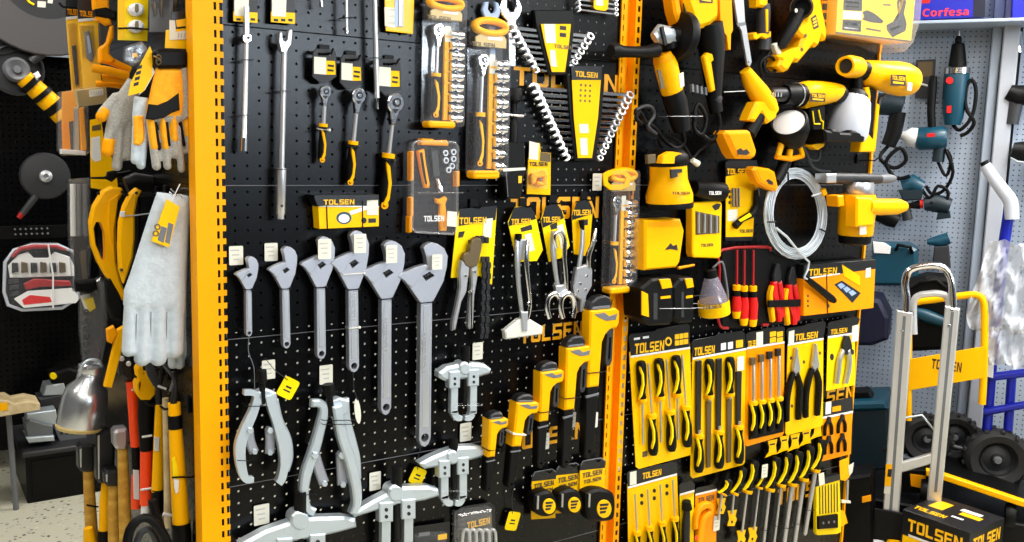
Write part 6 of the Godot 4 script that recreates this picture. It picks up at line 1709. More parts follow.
	pr("rear_sticker", K.paper, [908, 82, 912.5, 83, 911.5, 91, 907.5, 90], 0.066, 0.068, 0)
	tb("feed_tube", K.rubber, [857, 76, 0.01, 856, 96, 0.01], [6, 7], 12)
	lt("container_lid", K.rubber, 855.5, 90, 0.01, 854, 97.5, 0.01, [9, 0, 13, 0.5, 14, 1, 0, 1], 18)
	lt("container", K.bin_white, 854, 95.5, 0.01, 846, 139, 0.01, [13, 0, 17.5, 0.14, 20, 0.5, 20.5, 0.86, 18, 1, 0, 1], 22)
	pr("base_ring", K.rubber, [825, 129.5, 832, 131, 833, 129, 840, 130, 841, 132.5, 851, 133, 853, 130, 860, 131.5, 866, 135, 865, 142, 826, 142], -0.03, 0.064, 0.006)
	pr("handle", K.rubber, [866, 88, 878, 90, 876, 108, 874, 130, 876, 144, 862, 144, 867, 126, 869, 106], 0.0, 0.03, 0.005)
	pr("yellow_strip", K.yellow, [865.5, 88, 869.5, 87, 871, 96, 869, 118, 867, 140, 864, 142, 867, 116], 0.006, 0.032, 0.002)
	pr("yellow_strip", K.yellow, [877, 103, 880, 105, 878, 128, 875.5, 150, 873, 142, 875.5, 122], 0.006, 0.032, 0.002)
	pr("handle_foot", K.yellow, [862, 136, 868, 132, 874, 140, 876, 152, 860, 152], 0.0, 0.034, 0.003)
	tb("trigger", K.dark_grey, [886, 96, 0.016, 880, 99, 0.016, 878, 108, 0.016], [2.4, 2.6, 2], 8)

	# trim router
	begin("trim_router", "yellow trim router with a dark base bar and a fat yellow arm", "router", "", 856, 214, 0.06)
	lt("base_bar", K.dark_grey, 829, 178, 0.03, 880, 179, 0.03, [0, 0, 5, 0.02, 5.4, 0.12, 5.4, 0.85, 5, 0.98, 0, 1], 14)
	pr("bar_plate", K.satin, [827, 174, 837, 173.5, 837, 183, 827, 183], 0.01, 0.05, 0.003)
	lt("bar_tip", K.mid_grey, 878, 179, 0.03, 894, 178.5, 0.03, [4.4, 0, 4.6, 0.7, 3.2, 1, 0, 1], 12)
	lt("steel_ring", K.satin, 859, 182, 0.03, 858, 196, 0.03, [13.5, 0, 14.5, 0.2, 14.5, 0.85, 13, 1, 0, 1], 20)
	pr("clamp_lever", K.orange_yellow, [838, 196, 844, 195, 845, 206, 839, 207], 0.02, 0.06, 0.003)
	lt("body", K.yellow, 858, 194, 0.03, 855, 236, 0.03, [16, 0, 17.2, 0.08, 17.5, 0.5, 16.8, 0.95, 15, 1, 0, 1], 22)
	pr("side_block", K.yellow, [857, 197, 874, 198, 874, 226, 857, 227], 0.05, 0.088, 0.005)
	tb("arm", K.yellow, [866, 206, 0.07, 880, 207, 0.07, 897, 206.5, 0.07, 904, 206.5, 0.07], [7.8, 8, 7.6, 5], 14)
	pr("name_sticker", K.paper, [860, 226, 867, 225, 867, 234, 860, 235], 0.075, 0.078, 0)
	lt("end_cap", K.rubber, 855, 235, 0.03, 854.5, 244, 0.03, [15.5, 0, 15, 0.8, 12, 1, 0, 1], 18)

func s_power_small() -> void:
	begin("palm_sander", "round yellow palm sander with a black top", "sander", "", 668, 178, 0.05)
	lt("base_pad", K.rubber, 669.5, 207.5, 0.02, 669.5, 202, 0.02, [0, 0, 23, 0, 23.5, 0.4, 23, 1, 0, 1], 24)
	lt("body", K.yellow, 669.5, 203, 0.02, 668, 163, 0.02, [23, 0, 23.2, 0.2, 19.5, 0.5, 18.5, 0.6, 18.2, 0.95, 15, 1, 0, 1], 24)
	lt("top_grip", K.rubber, 668, 166, 0.02, 668, 148.5, 0.02, [18.5, 0, 20.5, 0.2, 20, 0.6, 15, 0.92, 8, 1, 0, 1], 22)
	pr("top_inlay", K.yellow, [662, 163.5, 664, 156, 672, 151.5, 681, 153, 686, 160, 686.5, 163.5], 0.045, 0.066, 0.006)
	pr("maker_badge", K.bronze, [647.5, 155, 656, 154, 656, 163, 648, 164], 0.052, 0.062, 0.001)
	var pl := pr("name_plate", K.ink, [671, 169.5, 682, 169, 682.5, 172.5, 677, 173, 678, 176.5, 671.5, 178.5], 0.068, 0.0735, 0)
	brand(681, 193, 17, 2.6, 0.079, K.ink)
	tb("cord", K.rubber, [664, 150, 0.0, 658, 140, 0.0, 668, 136, 0.0, 684, 146, 0.0, 692, 158, 0.004, 700, 150, 0.0, 716, 140, 0.0], 1.6, 8, null, 1.0, false, 4)
	tb("plug", K.paper, [692, 160, 0.008, 698, 164, 0.008], [2.6, 3.4], 8)

	begin("sanding_block", "plain yellow slanted box below the palm sander", "box", "", 664, 244, 0.012)
	pr("body", K.yellow, [645, 220.5, 681, 219, 685, 231, 680.5, 262, 677, 267.5, 645, 270.5], 0, 0.06, 0.005)
	pr("top_groove", K.orange_yellow, [648, 222, 679, 221, 681, 226, 648, 226.5], 0.06, 0.0612, 0)
	pr("maker_mark", K.ink, [665, 250, 671, 243, 673, 246, 677, 244.5, 678, 250.5, 671, 249], 0.06, 0.061, 0)
	tb("lower_rod", K.orange_yellow, [678, 268, 0.02, 694, 265, 0.02], [1.6, 1.2], 6)

	begin("drill_bit_box", "yellow cased drill bit set with a window, below the black pouch", "drill bit set", "", 707, 230, 0.016)
	pr("case", K.card, [692.5, 206, 695, 203, 720, 201, 722.5, 204, 721.5, 256, 719, 258.5, 694, 257.5, 692.5, 254], 0, 0.024, 0.003)
	pr("window", K.bronze, [695.5, 211, 719.5, 216, 719.5, 233, 695.5, 235], 0.024, 0.0248, 0)
	for i in 4: tb("drill_bit", K.steel, [698.5 + i * 6, 212.5 + i * 1.2, 0.027, 698.5 + i * 6, 233, 0.027], 1.5, 8)
	pr("maker_mark", K.ink, [712, 206, 717, 203.5, 721, 204, 719, 209, 715, 210.5], 0.0242, 0.0248, 0)
	brand(707, 245, 12, 3, 0.0243, K.bronze)

	begin("tool_pouch", "black rounded case with white lettering above the drill bits", "tool case", "", 710, 192, 0.02)
	tb("body", K.rubber, [694, 188, 0.02, 704, 189, 0.02, 722, 192, 0.02], [7, 9.5, 9.5], 14)
	brand(715, 193, 12, 3.4, 0.048, K.print_white)

	begin("carded_accessory", "carded accessory with a black header and a black elbow tool", "blister pack", "", 740, 162, 0.012)
	pr("backing_card", K.card, [726, 176, 757, 170, 760, 196, 755, 200, 753, 236, 750, 238, 726, 238], 0, 0.002, 0.0004)
	pr("card_head", K.card_head, [725.5, 163, 729, 160.5, 757, 160, 758, 170.5, 726, 176.5], 0, 0.0026, 0.0005)
	brand(737.5, 171.5, 21, 5.6, 0.0028, K.print_yellow)
	pr("backing_tail", K.card_head, [725, 237, 754, 236.5, 752, 241, 726, 240.5], 0, 0.003, 0.0005)
	for i in 3: tb("bit", K.chrome, [732.5 + i * 3, 188, 0.006, 732.5 + i * 3, 207, 0.006], 1.4, 8)
	pr("card_sticker", K.paper, [727.5, 210, 737.5, 209, 737, 221, 727.5, 221], 0.002, 0.003, 0)
	for i in 3: pr("printed_mark", K.ink, [728.5, 190 + i * 5.5, 730.5, 190 + i * 5.5, 730.5, 193 + i * 5.5, 728.5, 193 + i * 5.5], 0.002, 0.0024, 0)
	tb("elbow_tool", K.rubber, [756, 190, 0.012, 757, 206, 0.012, 752, 214, 0.012, 742, 219, 0.012, 735, 226, 0.012], [2.2, 4.5, 4, 3.2, 4], 10)
	tb("elbow_shaft", K.satin, [757.5, 188, 0.012, 758, 196, 0.012], 1.6, 8)
	pr("elbow_inlay", K.lemon, [739, 220, 750, 213, 752, 216, 741, 222], 0.022, 0.0245, 0.0006)
	brand(746, 231, 13, 3.2, 0.0028, K.bronze)

	# drain cleaning cable, coiled
	begin("drain_cable", "coil of grey drain cleaning cable with a black crank handle", "cable", "", 795, 214, 0.045)
	for k in 7:
		var p := []
		var off: float = (k - 3.0)
		for i in 28:
			var a := TAU * i / 28.0
			var rx := 27.0 + off * 1.4
			var ry := 40.5 + off * 1.6
			p.append_array([795.5 + cos(a) * rx + sin(a * 2.0 + k) * 0.5, 213.5 + sin(a) * ry + cos(a) * 1.0, 0.012 - 0.0018 * absf(off) + 0.003 * sin(a * 3.0 + k * 2.1)])
		tb("cable_turn", K.cable, p, 0.82, 6, null, 1.0, true)
	tb("cable_tail", K.cable, [776, 228, 0.02, 787, 237, 0.02, 799, 252, 0.02, 809, 262, 0.02, 807.5, 270, 0.02, 804, 277, 0.02, 808, 280, 0.02], 1.2, 8)
	tb("crank_handle", K.rubber, [807, 279, 0.02, 812, 283, 0.02, 832, 299, 0.02, 834.5, 301, 0.02], [2.6, 3.2, 3.6, 2.6], 10)
	for a in [[788, 172, 788.5, 186], [820, 229, 829, 233], [768, 222, 776, 222], [812, 196, 821, 193]]: tb("tie", K.black if a[0] != 812 else K.print_white, [a[0], a[1], 0.022, a[2], a[3], 0.022], 0.9, 5)
	pr("yellow_clip", K.yellow, [822, 190, 826, 188, 828, 194, 824, 197], 0.0, 0.02, 0.002)

	# insulated tools in a red edged black pouch
	begin("insulated_set", "black pouch of insulated tools with a red edge", "tool set", "", 760, 290, 0.012)
	pr("pouch", K.rubber, [722, 249, 768, 246, 778, 254, 801, 262, 803, 322, 722, 329], 0, 0.012, 0.003)
	tb("red_edge", K.red_dark, [770, 251, 0.012, 766, 247, 0.012, 722, 250, 0.012, 719.5, 268, 0.012, 719, 300, 0.012, 718, 318, 0.012, 721, 327, 0.012, 728, 328, 0.012], 1.5, 8, null, 1.0, false, 3)
	tb("red_edge_low", K.red_dark, [762, 325, 0.013, 768, 324.5, 0.013], 1.6, 6)
	for d in [[736.6, 285, 318], [744, 286, 325], [753, 286, 326]]:
		var x: float = d[0]
		var h: Node3D = tb("screwdriver_handle", K.red, [x, d[1] + 10, 0.024, x, d[1] + 18, 0.024, x - 0.3, d[2] - 6, 0.024], [3.6, 4.9, 4.2], 12)
		tb("shaft_sleeve", K.red_dark, [x + 0.4, 250, 0.02, x + 0.2, d[1], 0.022], 1.2, 8, h)
		tb("yellow_collar", K.yellow, [x, d[1], 0.024, x, d[1] + 5, 0.024], [3.8, 3.8], 12, h)
		tb("dark_neck", K.rubber, [x, d[1] + 4, 0.024, x, d[1] + 12, 0.024], [3.4, 3.8], 12, h)
		tb("yellow_end", K.yellow, [x - 0.3, d[2] - 7, 0.024, x - 0.3, d[2], 0.024], [4.5, 3.4], 12, h)
	for d in [[778, 264], [793, 267]]:
		var x: float = d[0]
		var y: float = d[1]
		var p: Node3D = pr("plier_jaws", K.dark_steel, [x - 1, y, x + 2, y, x + 4, y + 12, x + 3, y + 19, x - 4, y + 19, x - 4, y + 12], 0.016, 0.026, 0.002)
		arm("red_handle", "red", [x - 2, y + 18, 6, x - 1.5, y + 32, 8, x + 3, y + 48, 7, x + 3, y + 58, 5], 0.016, 0.03, p)
		arm("red_handle", "red", [x + 3, y + 18, 5, x + 5, y + 30, 6, x + 6, y + 44, 6, x + 6, y + 54, 5], 0.014, 0.028, p)
		arm("yellow_grip", "yellow", [x - 4, y + 22, 3, x - 6, y + 32, 4.5, x - 4.5, y + 46, 5.5, x - 3, y + 58, 4], 0.018, 0.032, p)
	pr("pouch_band", K.rubber, [769, 300.5, 801, 299.5, 801, 306.5, 769, 307.5], 0.03, 0.036, 0.001)

	# two battery packs
	for b in [[641, 279, 33, 47, "left of the two black battery packs with a yellow latch"], [673, 278.5, 22, 45, "right of the two black battery packs with a yellow latch"]]:
		begin("battery_pack", b[4], "battery", "battery packs below the yellow box", b[0] + b[2] / 2.0, b[1], 0.02)
		var x: float = b[0]
		var y: float = b[1]
		var w: float = b[2]
		var h: float = b[3]
		pr("shell", K.rubber, [x + w * .35, y, x + w * .9, y - 1, x + w, y + 4, x + w * 1.0, y + h - 6, x + w * .9, y + h - 1, x + w * .3, y + h, x + w * .05, y + h * .85, x, y + h * .2], 0, 0.07, 0.006)
		pr("yellow_latch", K.yellow, [x + w * .56, y + .5, x + w * .9, y, x + w * .96, y + 8.5, x + w * .66, y + 10], 0.068, 0.0735, 0.001)
		pr("yellow_mark", K.yellow, [x + w * .6, y + 17.5, x + w * .9, y + 16.5, x + w * .9, y + 19, x + w * .6, y + 20], 0.07, 0.071, 0)
		if w > 30: pr("side_label", K.yellow, [x + 1, y + 12, x + 7, y + 15, x + 8, y + 38, x + 1, y + 36], 0.069, 0.072, 0)
		pr("shell_groove", K.dark_grey, [x + w * .38, y + h * .3, x + w * .5, y + h * .3, x + w * .5, y + h * .86, x + w * .38, y + h * .86], 0.07, 0.0708, 0)
		cable_tie_px(x + w * .52, y + 25, w * .52, "satin", 0.073, 0.0)

	begin("spray_bottle", "clear cone shaped bottle with a yellow label beside the pouch", "bottle", "", 712, 296, 0.03)
	lt("body", K.smoke_bottle, 711, 276, 0.02, 714.5, 315, 0.02, [6, 0, 8, 0.12, 13.5, 0.55, 15, 0.75, 15, 0.97, 13, 1, 0, 1], 20)
	lt("label", K.card, 713.3, 300.5, 0.02, 714.5, 313.5, 0.02, [14.9, 0, 15.4, 0.3, 15.4, 1], 20)
	lt("cap", K.rubber, 710, 268, 0.02, 711, 277, 0.02, [4, 0, 6.5, 0.2, 6.5, 1, 0, 1], 14)
	tb("hose", K.mid_grey, [713, 268, 0.02, 722, 262, 0.03, 726, 280, 0.03, 728, 300, 0.03, 725, 312, 0.03], 1.1, 7, null, 1.0, false, 4)
	brand(712, 306.5, 18, 4.5, 0.064, K.bronze)

	# wide flat box
	begin("boxed_tool", "wide flat yellow box with a dark top band below the cable coil", "box", "", 840, 288, 0.014)
	pr("carton", K.card_orange, [803.5, 278, 875.5, 268, 873.5, 308, 804, 316], 0, 0.035, 0.001)
	pr("carton_head", K.card_head, [804, 265, 876, 259.5, 875.5, 269, 803.5, 279], 0, 0.0355, 0.001)
	pr("white_band", K.print_white, [804, 278, 840, 273, 840, 274.4, 804, 279.6], 0.0356, 0.036, 0)
	brand(823, 271.5, 27, 6.5, 0.0358, K.print_yellow)
	pr("printed_lid", K.card, [842, 264.5, 860, 276, 860, 286, 844, 276], 0.0356, 0.0362, 0)
	pr("printed_pan", K.teal_dark, [834.5, 284.5, 842, 280.5, 861, 293, 852.5, 303], 0.0353, 0.0358, 0)
	for i in 3: pr("printed_slot", K.pale_blue, [837.5 + i * 5.5, 285 + i * 3.6, 841.5 + i * 5.5, 282.8 + i * 3.6, 845.5 + i * 5.5, 286 + i * 3.6, 841 + i * 5.5, 289 + i * 3.6], 0.0358, 0.0362, 0)
	pr("printed_note", K.paper, [866, 268.5, 871, 267.5, 870.5, 277, 865.5, 278], 0.0353, 0.0358, 0)
	for i in 3: pr("printed_mark", K.ink, circle_px(808, 306 - i * 5.0, 1.3, 8), 0.0353, 0.0357, 0)
	pr("printed_mark", K.bronze, circle_px(828.5, 306, 2, 8), 0.0353, 0.0357, 0)
	tb("strap", K.black, [826.5, 266, 0.036, 827.5, 313, 0.036], 0.5, 4)
	# loose ends: yellow stand behind the router
	hook(858, 160, "the trim router", 0.06)
	hook(795, 166, "the coil of drain cable", 0.05)

# one driver lying on a card or hanging: handle from (x0,y0) to (x1,y1), blade on to (x2,y2)
func driver(called: String, x0: float, y0: float, x1: float, y1: float, x2: float, y2: float, r: float, br: float, z: float, parent: Node3D = null) -> Node3D:
	var h := lt(called, K.rubber, x0, y0, z, x1, y1, z, [0, 0, r * .7, 0.01, r * .95, 0.1, r, 0.3, r * .9, 0.55, r * .62, 0.78, r * .8, 0.93, r * .75, 1, 0, 1], 10, parent)
	var dx := (x1 - x0)
	var dy := (y1 - y0)
	var f := func(t: float, s: float) -> Array: return [x0 + dx * t + s * r, y0 + dy * t]
	var pts := []
	for q in [[0.14, -0.1], [0.34, 0.5], [0.6, 0.55], [0.85, 0.08], [0.96, -0.5], [0.84, -0.22], [0.6, 0.24], [0.37, 0.2], [0.2, -0.12]]: pts.append_array(f.call(q[0], q[1]))
	pr("grip_inlay", K.lemon, pts, z + r * ky(x0, y0) * 0.55, z + r * ky(x0, y0) * 1.04, 0.0005, h)
	lt("collar", K.yellow, lerpf(x0, x1, 0.93), lerpf(y0, y1, 0.93), z, lerpf(x0, x1, 1.03), lerpf(y0, y1, 1.03), z, [0, 0, r * .95, 0, r * 1.0, 0.5, r * .9, 1, 0, 1], 10, h)
	lt("blade", K.steel, x1, y1, z, x2, y2, z, [br, 0, br, 0.97, br * 0.6, 1, 0, 1], 8, h)
	return h

func card(pts: Array, head: Array, m_: String, bx: float, by: float, bw: float, bh: float) -> void:
	var c := pr("backing_card", K[m_], pts, 0, 0.002, 0.0004)
	var h := pr("card_head", K.card_head, head, 0.001, 0.003, 0.0005)
	var l: int = head.size()
	pr("white_band", K.print_white, [head[l - 2], head[l - 1] - 1.2, head[l - 4], head[l - 3] - 1.2, head[l - 4], head[l - 3] + 0.8, head[l - 2], head[l - 1] + 0.8], 0.003, 0.0034, 0, h)
	if bw > 0: brand(bx, by, bw, bh, 0.0032, K.print_yellow, c)

func s_screwdriver_cards() -> void:
	begin("screwdriver_pack", "large yellow card of six screwdrivers, leftmost of the top row of cards", "tool set", "carded tools in the right bay", 661, 328, 0.016)
	card([629.5, 352, 690, 342, 693, 452, 691, 455, 639, 469, 636, 467], [629, 337, 631, 334, 655, 331, 657, 329, 688, 324, 690, 326, 690, 348, 631, 357], "card", 649.5, 347, 29, 10)
	pr("emblem_ring", K.print_yellow, circle_px(668.5, 341.5, 4.6, 14), 0.003, 0.0036, 0, null, [circle_px(668.5, 341.5, 2.7, 10)])
	for i in 6: pr("emblem_bar", K.print_yellow, [675 + 4.6 * (i % 3), 334.5 - 0.7 * (i % 3) + 6.2 * (i / 3), 679 + 4.6 * (i % 3), 334 - 0.7 * (i % 3) + 6.2 * (i / 3), 679 + 4.6 * (i % 3), 339 - 0.7 * (i % 3) + 6.2 * (i / 3), 675 + 4.6 * (i % 3), 339.5 - 0.7 * (i % 3) + 6.2 * (i / 3)], 0.003, 0.0036, 0)
	for i in 2: pr("card_mark", K.print_white, [634 + i * 9, 338 - i * 1.4, 640 + i * 9, 337.2 - i * 1.4, 640 + i * 9, 339.4 - i * 1.4, 634 + i * 9, 340.2 - i * 1.4], 0.003, 0.0035, 0)
	for d in [[641, 361], [659, 358.5], [676, 355.5]]: driver("screwdriver", d[0], d[1], d[0] + 1.4, d[1] + 40, d[0] + 2.2, d[1] + 84, 5.2, 1.1, 0.012)
	for d in [[653.5, 455], [671.8, 451], [687.5, 446.5]]: driver("screwdriver", d[0], d[1], d[0] - 1.5, d[1] - 40, d[0] - 5.5, d[1] - 92, 5.0, 0.9, 0.012)
	pr("card_mark", K.bronze, [642.5, 452, 647.5, 450.5, 647.5, 456, 642.5, 457.5], 0.002, 0.0026, 0)
	begin("file_pack", "yellow card of flat files with black handles, second in the top row", "tool set", "carded tools in the right bay", 718, 334, 0.016)
	card([692.5, 354, 747, 346, 745, 462, 743, 465, 693, 478.5, 690.5, 476], [691.5, 343, 694, 340, 716, 336, 718, 334, 742, 331, 745, 333, 747, 349, 693, 359], "card", 704.5, 350.5, 20, 8)
	for i in 2: pr("card_mark", K.print_white, [721 + i * 7, 343.5 - i, 726 + i * 7, 342.6 - i, 726 + i * 7, 349.5 - i, 721 + i * 7, 350.4 - i], 0.003, 0.0035, 0)
	pr("card_mark", K.print_yellow, [736, 340.5, 743, 339.5, 743, 347, 736, 348], 0.003, 0.0035, 0)
	for d in [[699.5, 361, 433], [719.7, 359, 429], [739.5, 372, 424]]:
		pr("file_blade", K.dark_steel, [d[0] - 2.6, d[1], d[0] + 2.6, d[1] - .6, d[0] + 1.6, d[2], d[0] - 2.6, d[2] + 1], 0.006, 0.012, 0.001)
		driver("file_handle", d[0] - 0.6, d[2] + 39, d[0] - 0.4, d[2] + 2, d[0] - 0.3, d[2] - 3, 5.0, 1.6, 0.012)
	for d in [[709.5, 359, 468], [730, 357, 463]]:
		driver("file_handle", d[0], d[1], d[0] - 0.2, d[1] + 38, d[0] - 0.2, d[1] + 42, 5.0, 1.6, 0.012)
		pr("file_blade", K.bronze, [d[0] - 2.4, d[1] + 43, d[0] + 2.4, d[1] + 42, d[0] + 1.4, d[2] - 1, d[0] - 2.2, d[2]], 0.006, 0.011, 0.001)
	pr("card_sticker", K.paper, [737.5, 357, 744, 356, 744, 370, 737.5, 371], 0.0125, 0.0135, 0)
	begin("chisel_pack", "orange card of four small black handled tools, third in the top row", "tool set", "carded tools in the right bay", 766, 330, 0.018)
	card([747, 346, 784.5, 341, 784, 433, 782, 436, 747, 446.5, 745, 444], [746, 335, 748.5, 332.5, 762, 330, 764, 328.5, 783, 326, 785, 328, 784.5, 342.5, 747, 348.5], "card_orange", 752.5, 343.5, 9, 6)
	pr("card_sticker", K.paper, [756.5, 332.5, 763, 331.5, 763, 345.5, 756.5, 346.5], 0.003, 0.004, 0)
	for i in 4: pr("card_mark", K.print_yellow, [770 + 7 * (i % 2), 332 + 6 * (i / 2), 776 + 7 * (i % 2), 331 + 6 * (i / 2), 776 + 7 * (i % 2), 336 + 6 * (i / 2), 770 + 7 * (i % 2), 337 + 6 * (i / 2)], 0.003, 0.0035, 0)
	for i in 4:
		var x := 753.6 + 8.5 * i
		var y := 358.0 - 3.0 * i
		driver("chisel", x - 0.5 + i * 0.2, 436 - 2.6 * i, x - 0.3, 402 - 1.4 * i, x, y + 6, 4.6, 1.5, 0.013)
		pr("blade_cap", K.bronze if i < 2 else K.dark_steel, [x - 2.4, y, x + 2.4, y - .5, x + 2.2, y + 7, x - 2.2, y + 7.5], 0.008, 0.016, 0.001)
	pr("lower_tray", K.rubber, [750, 404, 785, 398, 784, 432, 750, 440], 0.002, 0.008, 0.002)
	begin("pliers_pack", "yellow card of two black handled pliers, fourth in the top row", "tool set", "carded tools in the right bay", 810, 326, 0.018)
	card([788, 342, 823.5, 337, 823, 424, 821, 426.5, 787, 435.5, 785.5, 433], [786.5, 331, 788.5, 328, 805, 325.5, 807, 324, 824, 321, 826, 323, 823.5, 339, 788, 345], "card", 806.5, 336, 22, 6.5)
	pr("card_sticker", K.paper, [789, 331.5, 794.5, 330, 794, 342.5, 788.5, 343.5], 0.003, 0.004, 0)
	for d in [[797.5, 348, -1.0], [816.5, 344, 0.4]]:
		var x: float = d[0]
		var y: float = d[1]
		var p: Node3D = pr("pliers", K.steel, [x - .8, y, x + .8, y, x + 2, y + 12, x + 3.4, y + 20, x + 2, y + 28, x - 2.2, y + 28, x - 3.6, y + 20, x - 2, y + 12], 0.006, 0.016, 0.002)
		arm("plier_handle", "rubber", [x - 2, y + 25, 4, x - 6, y + 38, 5.5, x - 8.5, y + 54, 5.8, x - 8.5, y + 74, 4.6], 0.006, 0.02, p)
		arm("plier_handle", "rubber", [x + 1, y + 25, 4, x + 4.5, y + 38, 5.5, x + 4, y + 54, 5.8, x + 3, y + 72, 4.6], 0.006, 0.02, p)
	for i in 4: pr("card_mark", K.bronze, circle_px([791, 804, 820, 792][i], [358, 362, 353, 406][i], 1.8, 8), 0.002, 0.0026, 0)
	begin("pliers_pack", "lemon yellow card of dark slim pliers, rightmost in the top row", "tool set", "carded tools in the right bay", 850, 320, 0.018)
	card([828, 335, 855, 331.5, 855, 385, 826.5, 391], [828, 324.5, 830, 322, 843, 319.5, 845, 318.5, 858, 317, 860, 319, 855, 333.5, 828, 337.5], "lemon", 839, 331, 16, 5)
	pr("card_sticker", K.paper, [852.5, 326, 859, 324.5, 858, 341, 851.5, 342], 0.003, 0.004, 0)
	var pp: Node3D = pr("pliers", K.dark_steel, [846.5, 336, 850, 336, 852.5, 345, 852.5, 352, 847.5, 355, 843.5, 352, 844, 345], 0.006, 0.016, 0.002)
	arm("plier_handle", "steel", [845, 350, 4, 841.5, 360, 4.6, 840, 373, 5, 838.5, 384, 4], 0.006, 0.018, pp)
	arm("plier_handle", "steel", [849.5, 350, 4, 851.5, 360, 4.6, 850, 373, 5, 847.5, 384, 4], 0.006, 0.018, pp)
	pr("card_mark", K.ink, circle_px(832, 357, 2.0, 10, 3.6), 0.002, 0.0026, 0)
	pr("card_mark", K.ink, circle_px(852.5, 352, 1.8, 10, 3), 0.0162, 0.0168, 0)
	begin("pliers_pack", "small card of four mini pliers below the yellow wall lettering", "tool set", "carded tools in the right bay", 838, 405, 0.014)
	card([823, 416, 852.5, 410, 851, 454, 822, 461.5], [823.5, 403, 853, 397, 853, 412, 823, 418], "card_orange", 0, 0, 0, 0)
	pr("card_sticker", K.paper, [826, 402.5, 831.5, 401.5, 831, 413.5, 825.5, 414.5], 0.003, 0.004, 0)
	pr("card_mark", K.orange_yellow, [832.5, 407, 841, 405.5, 841, 410.5, 832.5, 412], 0.003, 0.0036, 0)
	for i in 4:
		var x := 830.0 + 13.5 * (i % 2)
		var y := 417.0 - 2.5 * (i % 2) + 19.0 * (i / 2)
		var p: Node3D = pr("pliers", K.dark_steel, [x - 1.2, y, x + 1.2, y, x + 2, y + 6, x - 2, y + 6], 0.004, 0.01, 0.001)
		arm("plier_handle", "rubber", [x - 1, y + 5, 2.4, x - 3.4, y + 10, 3, x - 3.8, y + 19, 2.6], 0.004, 0.012, p)
		arm("plier_handle", "rubber", [x + 1, y + 5, 2.4, x + 3, y + 10, 3, x + 3, y + 18, 2.6], 0.004, 0.012, p)
	# lower row
	begin("screwdriver_pack", "yellow card of four slim screwdrivers at the lower left of the right bay", "tool set", "carded tools in the right bay", 652, 472, 0.016)
	card([627.5, 484, 677, 471, 681, 570, 629, 584], [627, 473.5, 630, 471, 650, 467.5, 652, 466, 675, 462, 677.5, 464, 677, 474.5, 628, 488], "card", 652, 474, 18, 6)
	pr("card_sticker", K.paper, [630, 472.5, 636.5, 471, 636.5, 484, 630, 485.5], 0.003, 0.004, 0)
	for i in 4:
		var x := 635.0 + 12.6 * i
		var y := 494.0 - 4.8 * i
		driver("screwdriver", x + 4, y + 76, x + 2, y + 38, x, y, 4.2, 0.8, 0.011)
		if i < 3:
			for k in 2: pr("card_mark", K.ink, circle_px(x + 6.8, y + 1.5 + 7.5 * k, 2.2, 8), 0.002, 0.0026, 0)
	begin("carded_tool", "narrow lemon card with a black and silver tool, lower left of right bay", "blister pack", "carded tools in the right bay", 687, 486, 0.02)
	card([680, 494, 694, 490, 694, 556, 681, 560], [679.5, 486, 682, 483, 692, 481, 695, 484, 694.5, 491, 680, 495], "lemon", 687, 496, 11, 3.4)
	tb("tool_knob", K.rubber, [686.5, 501, 0.014, 687, 509, 0.014], [4, 5], 10)
	tb("tool_barrel", K.dark_steel, [687, 509, 0.014, 686, 524, 0.014, 685, 560, 0.014], [3, 4, 4], 10)
	begin("carded_tool", "orange card with a curved orange cutter, beside the narrow lemon card", "blister pack", "carded tools in the right bay", 706, 490, 0.016)
	card([695.5, 494, 717, 489, 716, 556, 695, 562], [695.5, 490, 698, 487.5, 713, 485, 717, 487, 717, 490, 695.5, 495], "card_orange", 0, 0, 0, 0)
	brand(706, 499, 15, 5.5, 0.0026, K.bronze)
	arm("cutter_handle", "orange_yellow", [697, 530, 5, 698, 516, 5.5, 703, 508, 6.5, 711, 506, 6, 712.5, 512, 5, 705, 520, 6, 702, 535, 8, 701, 552, 8], 0.003, 0.018)
	pr("handle_vent", K.orange, circle_px(696.5, 538, 2.4, 8), 0.0185, 0.0195, 0)

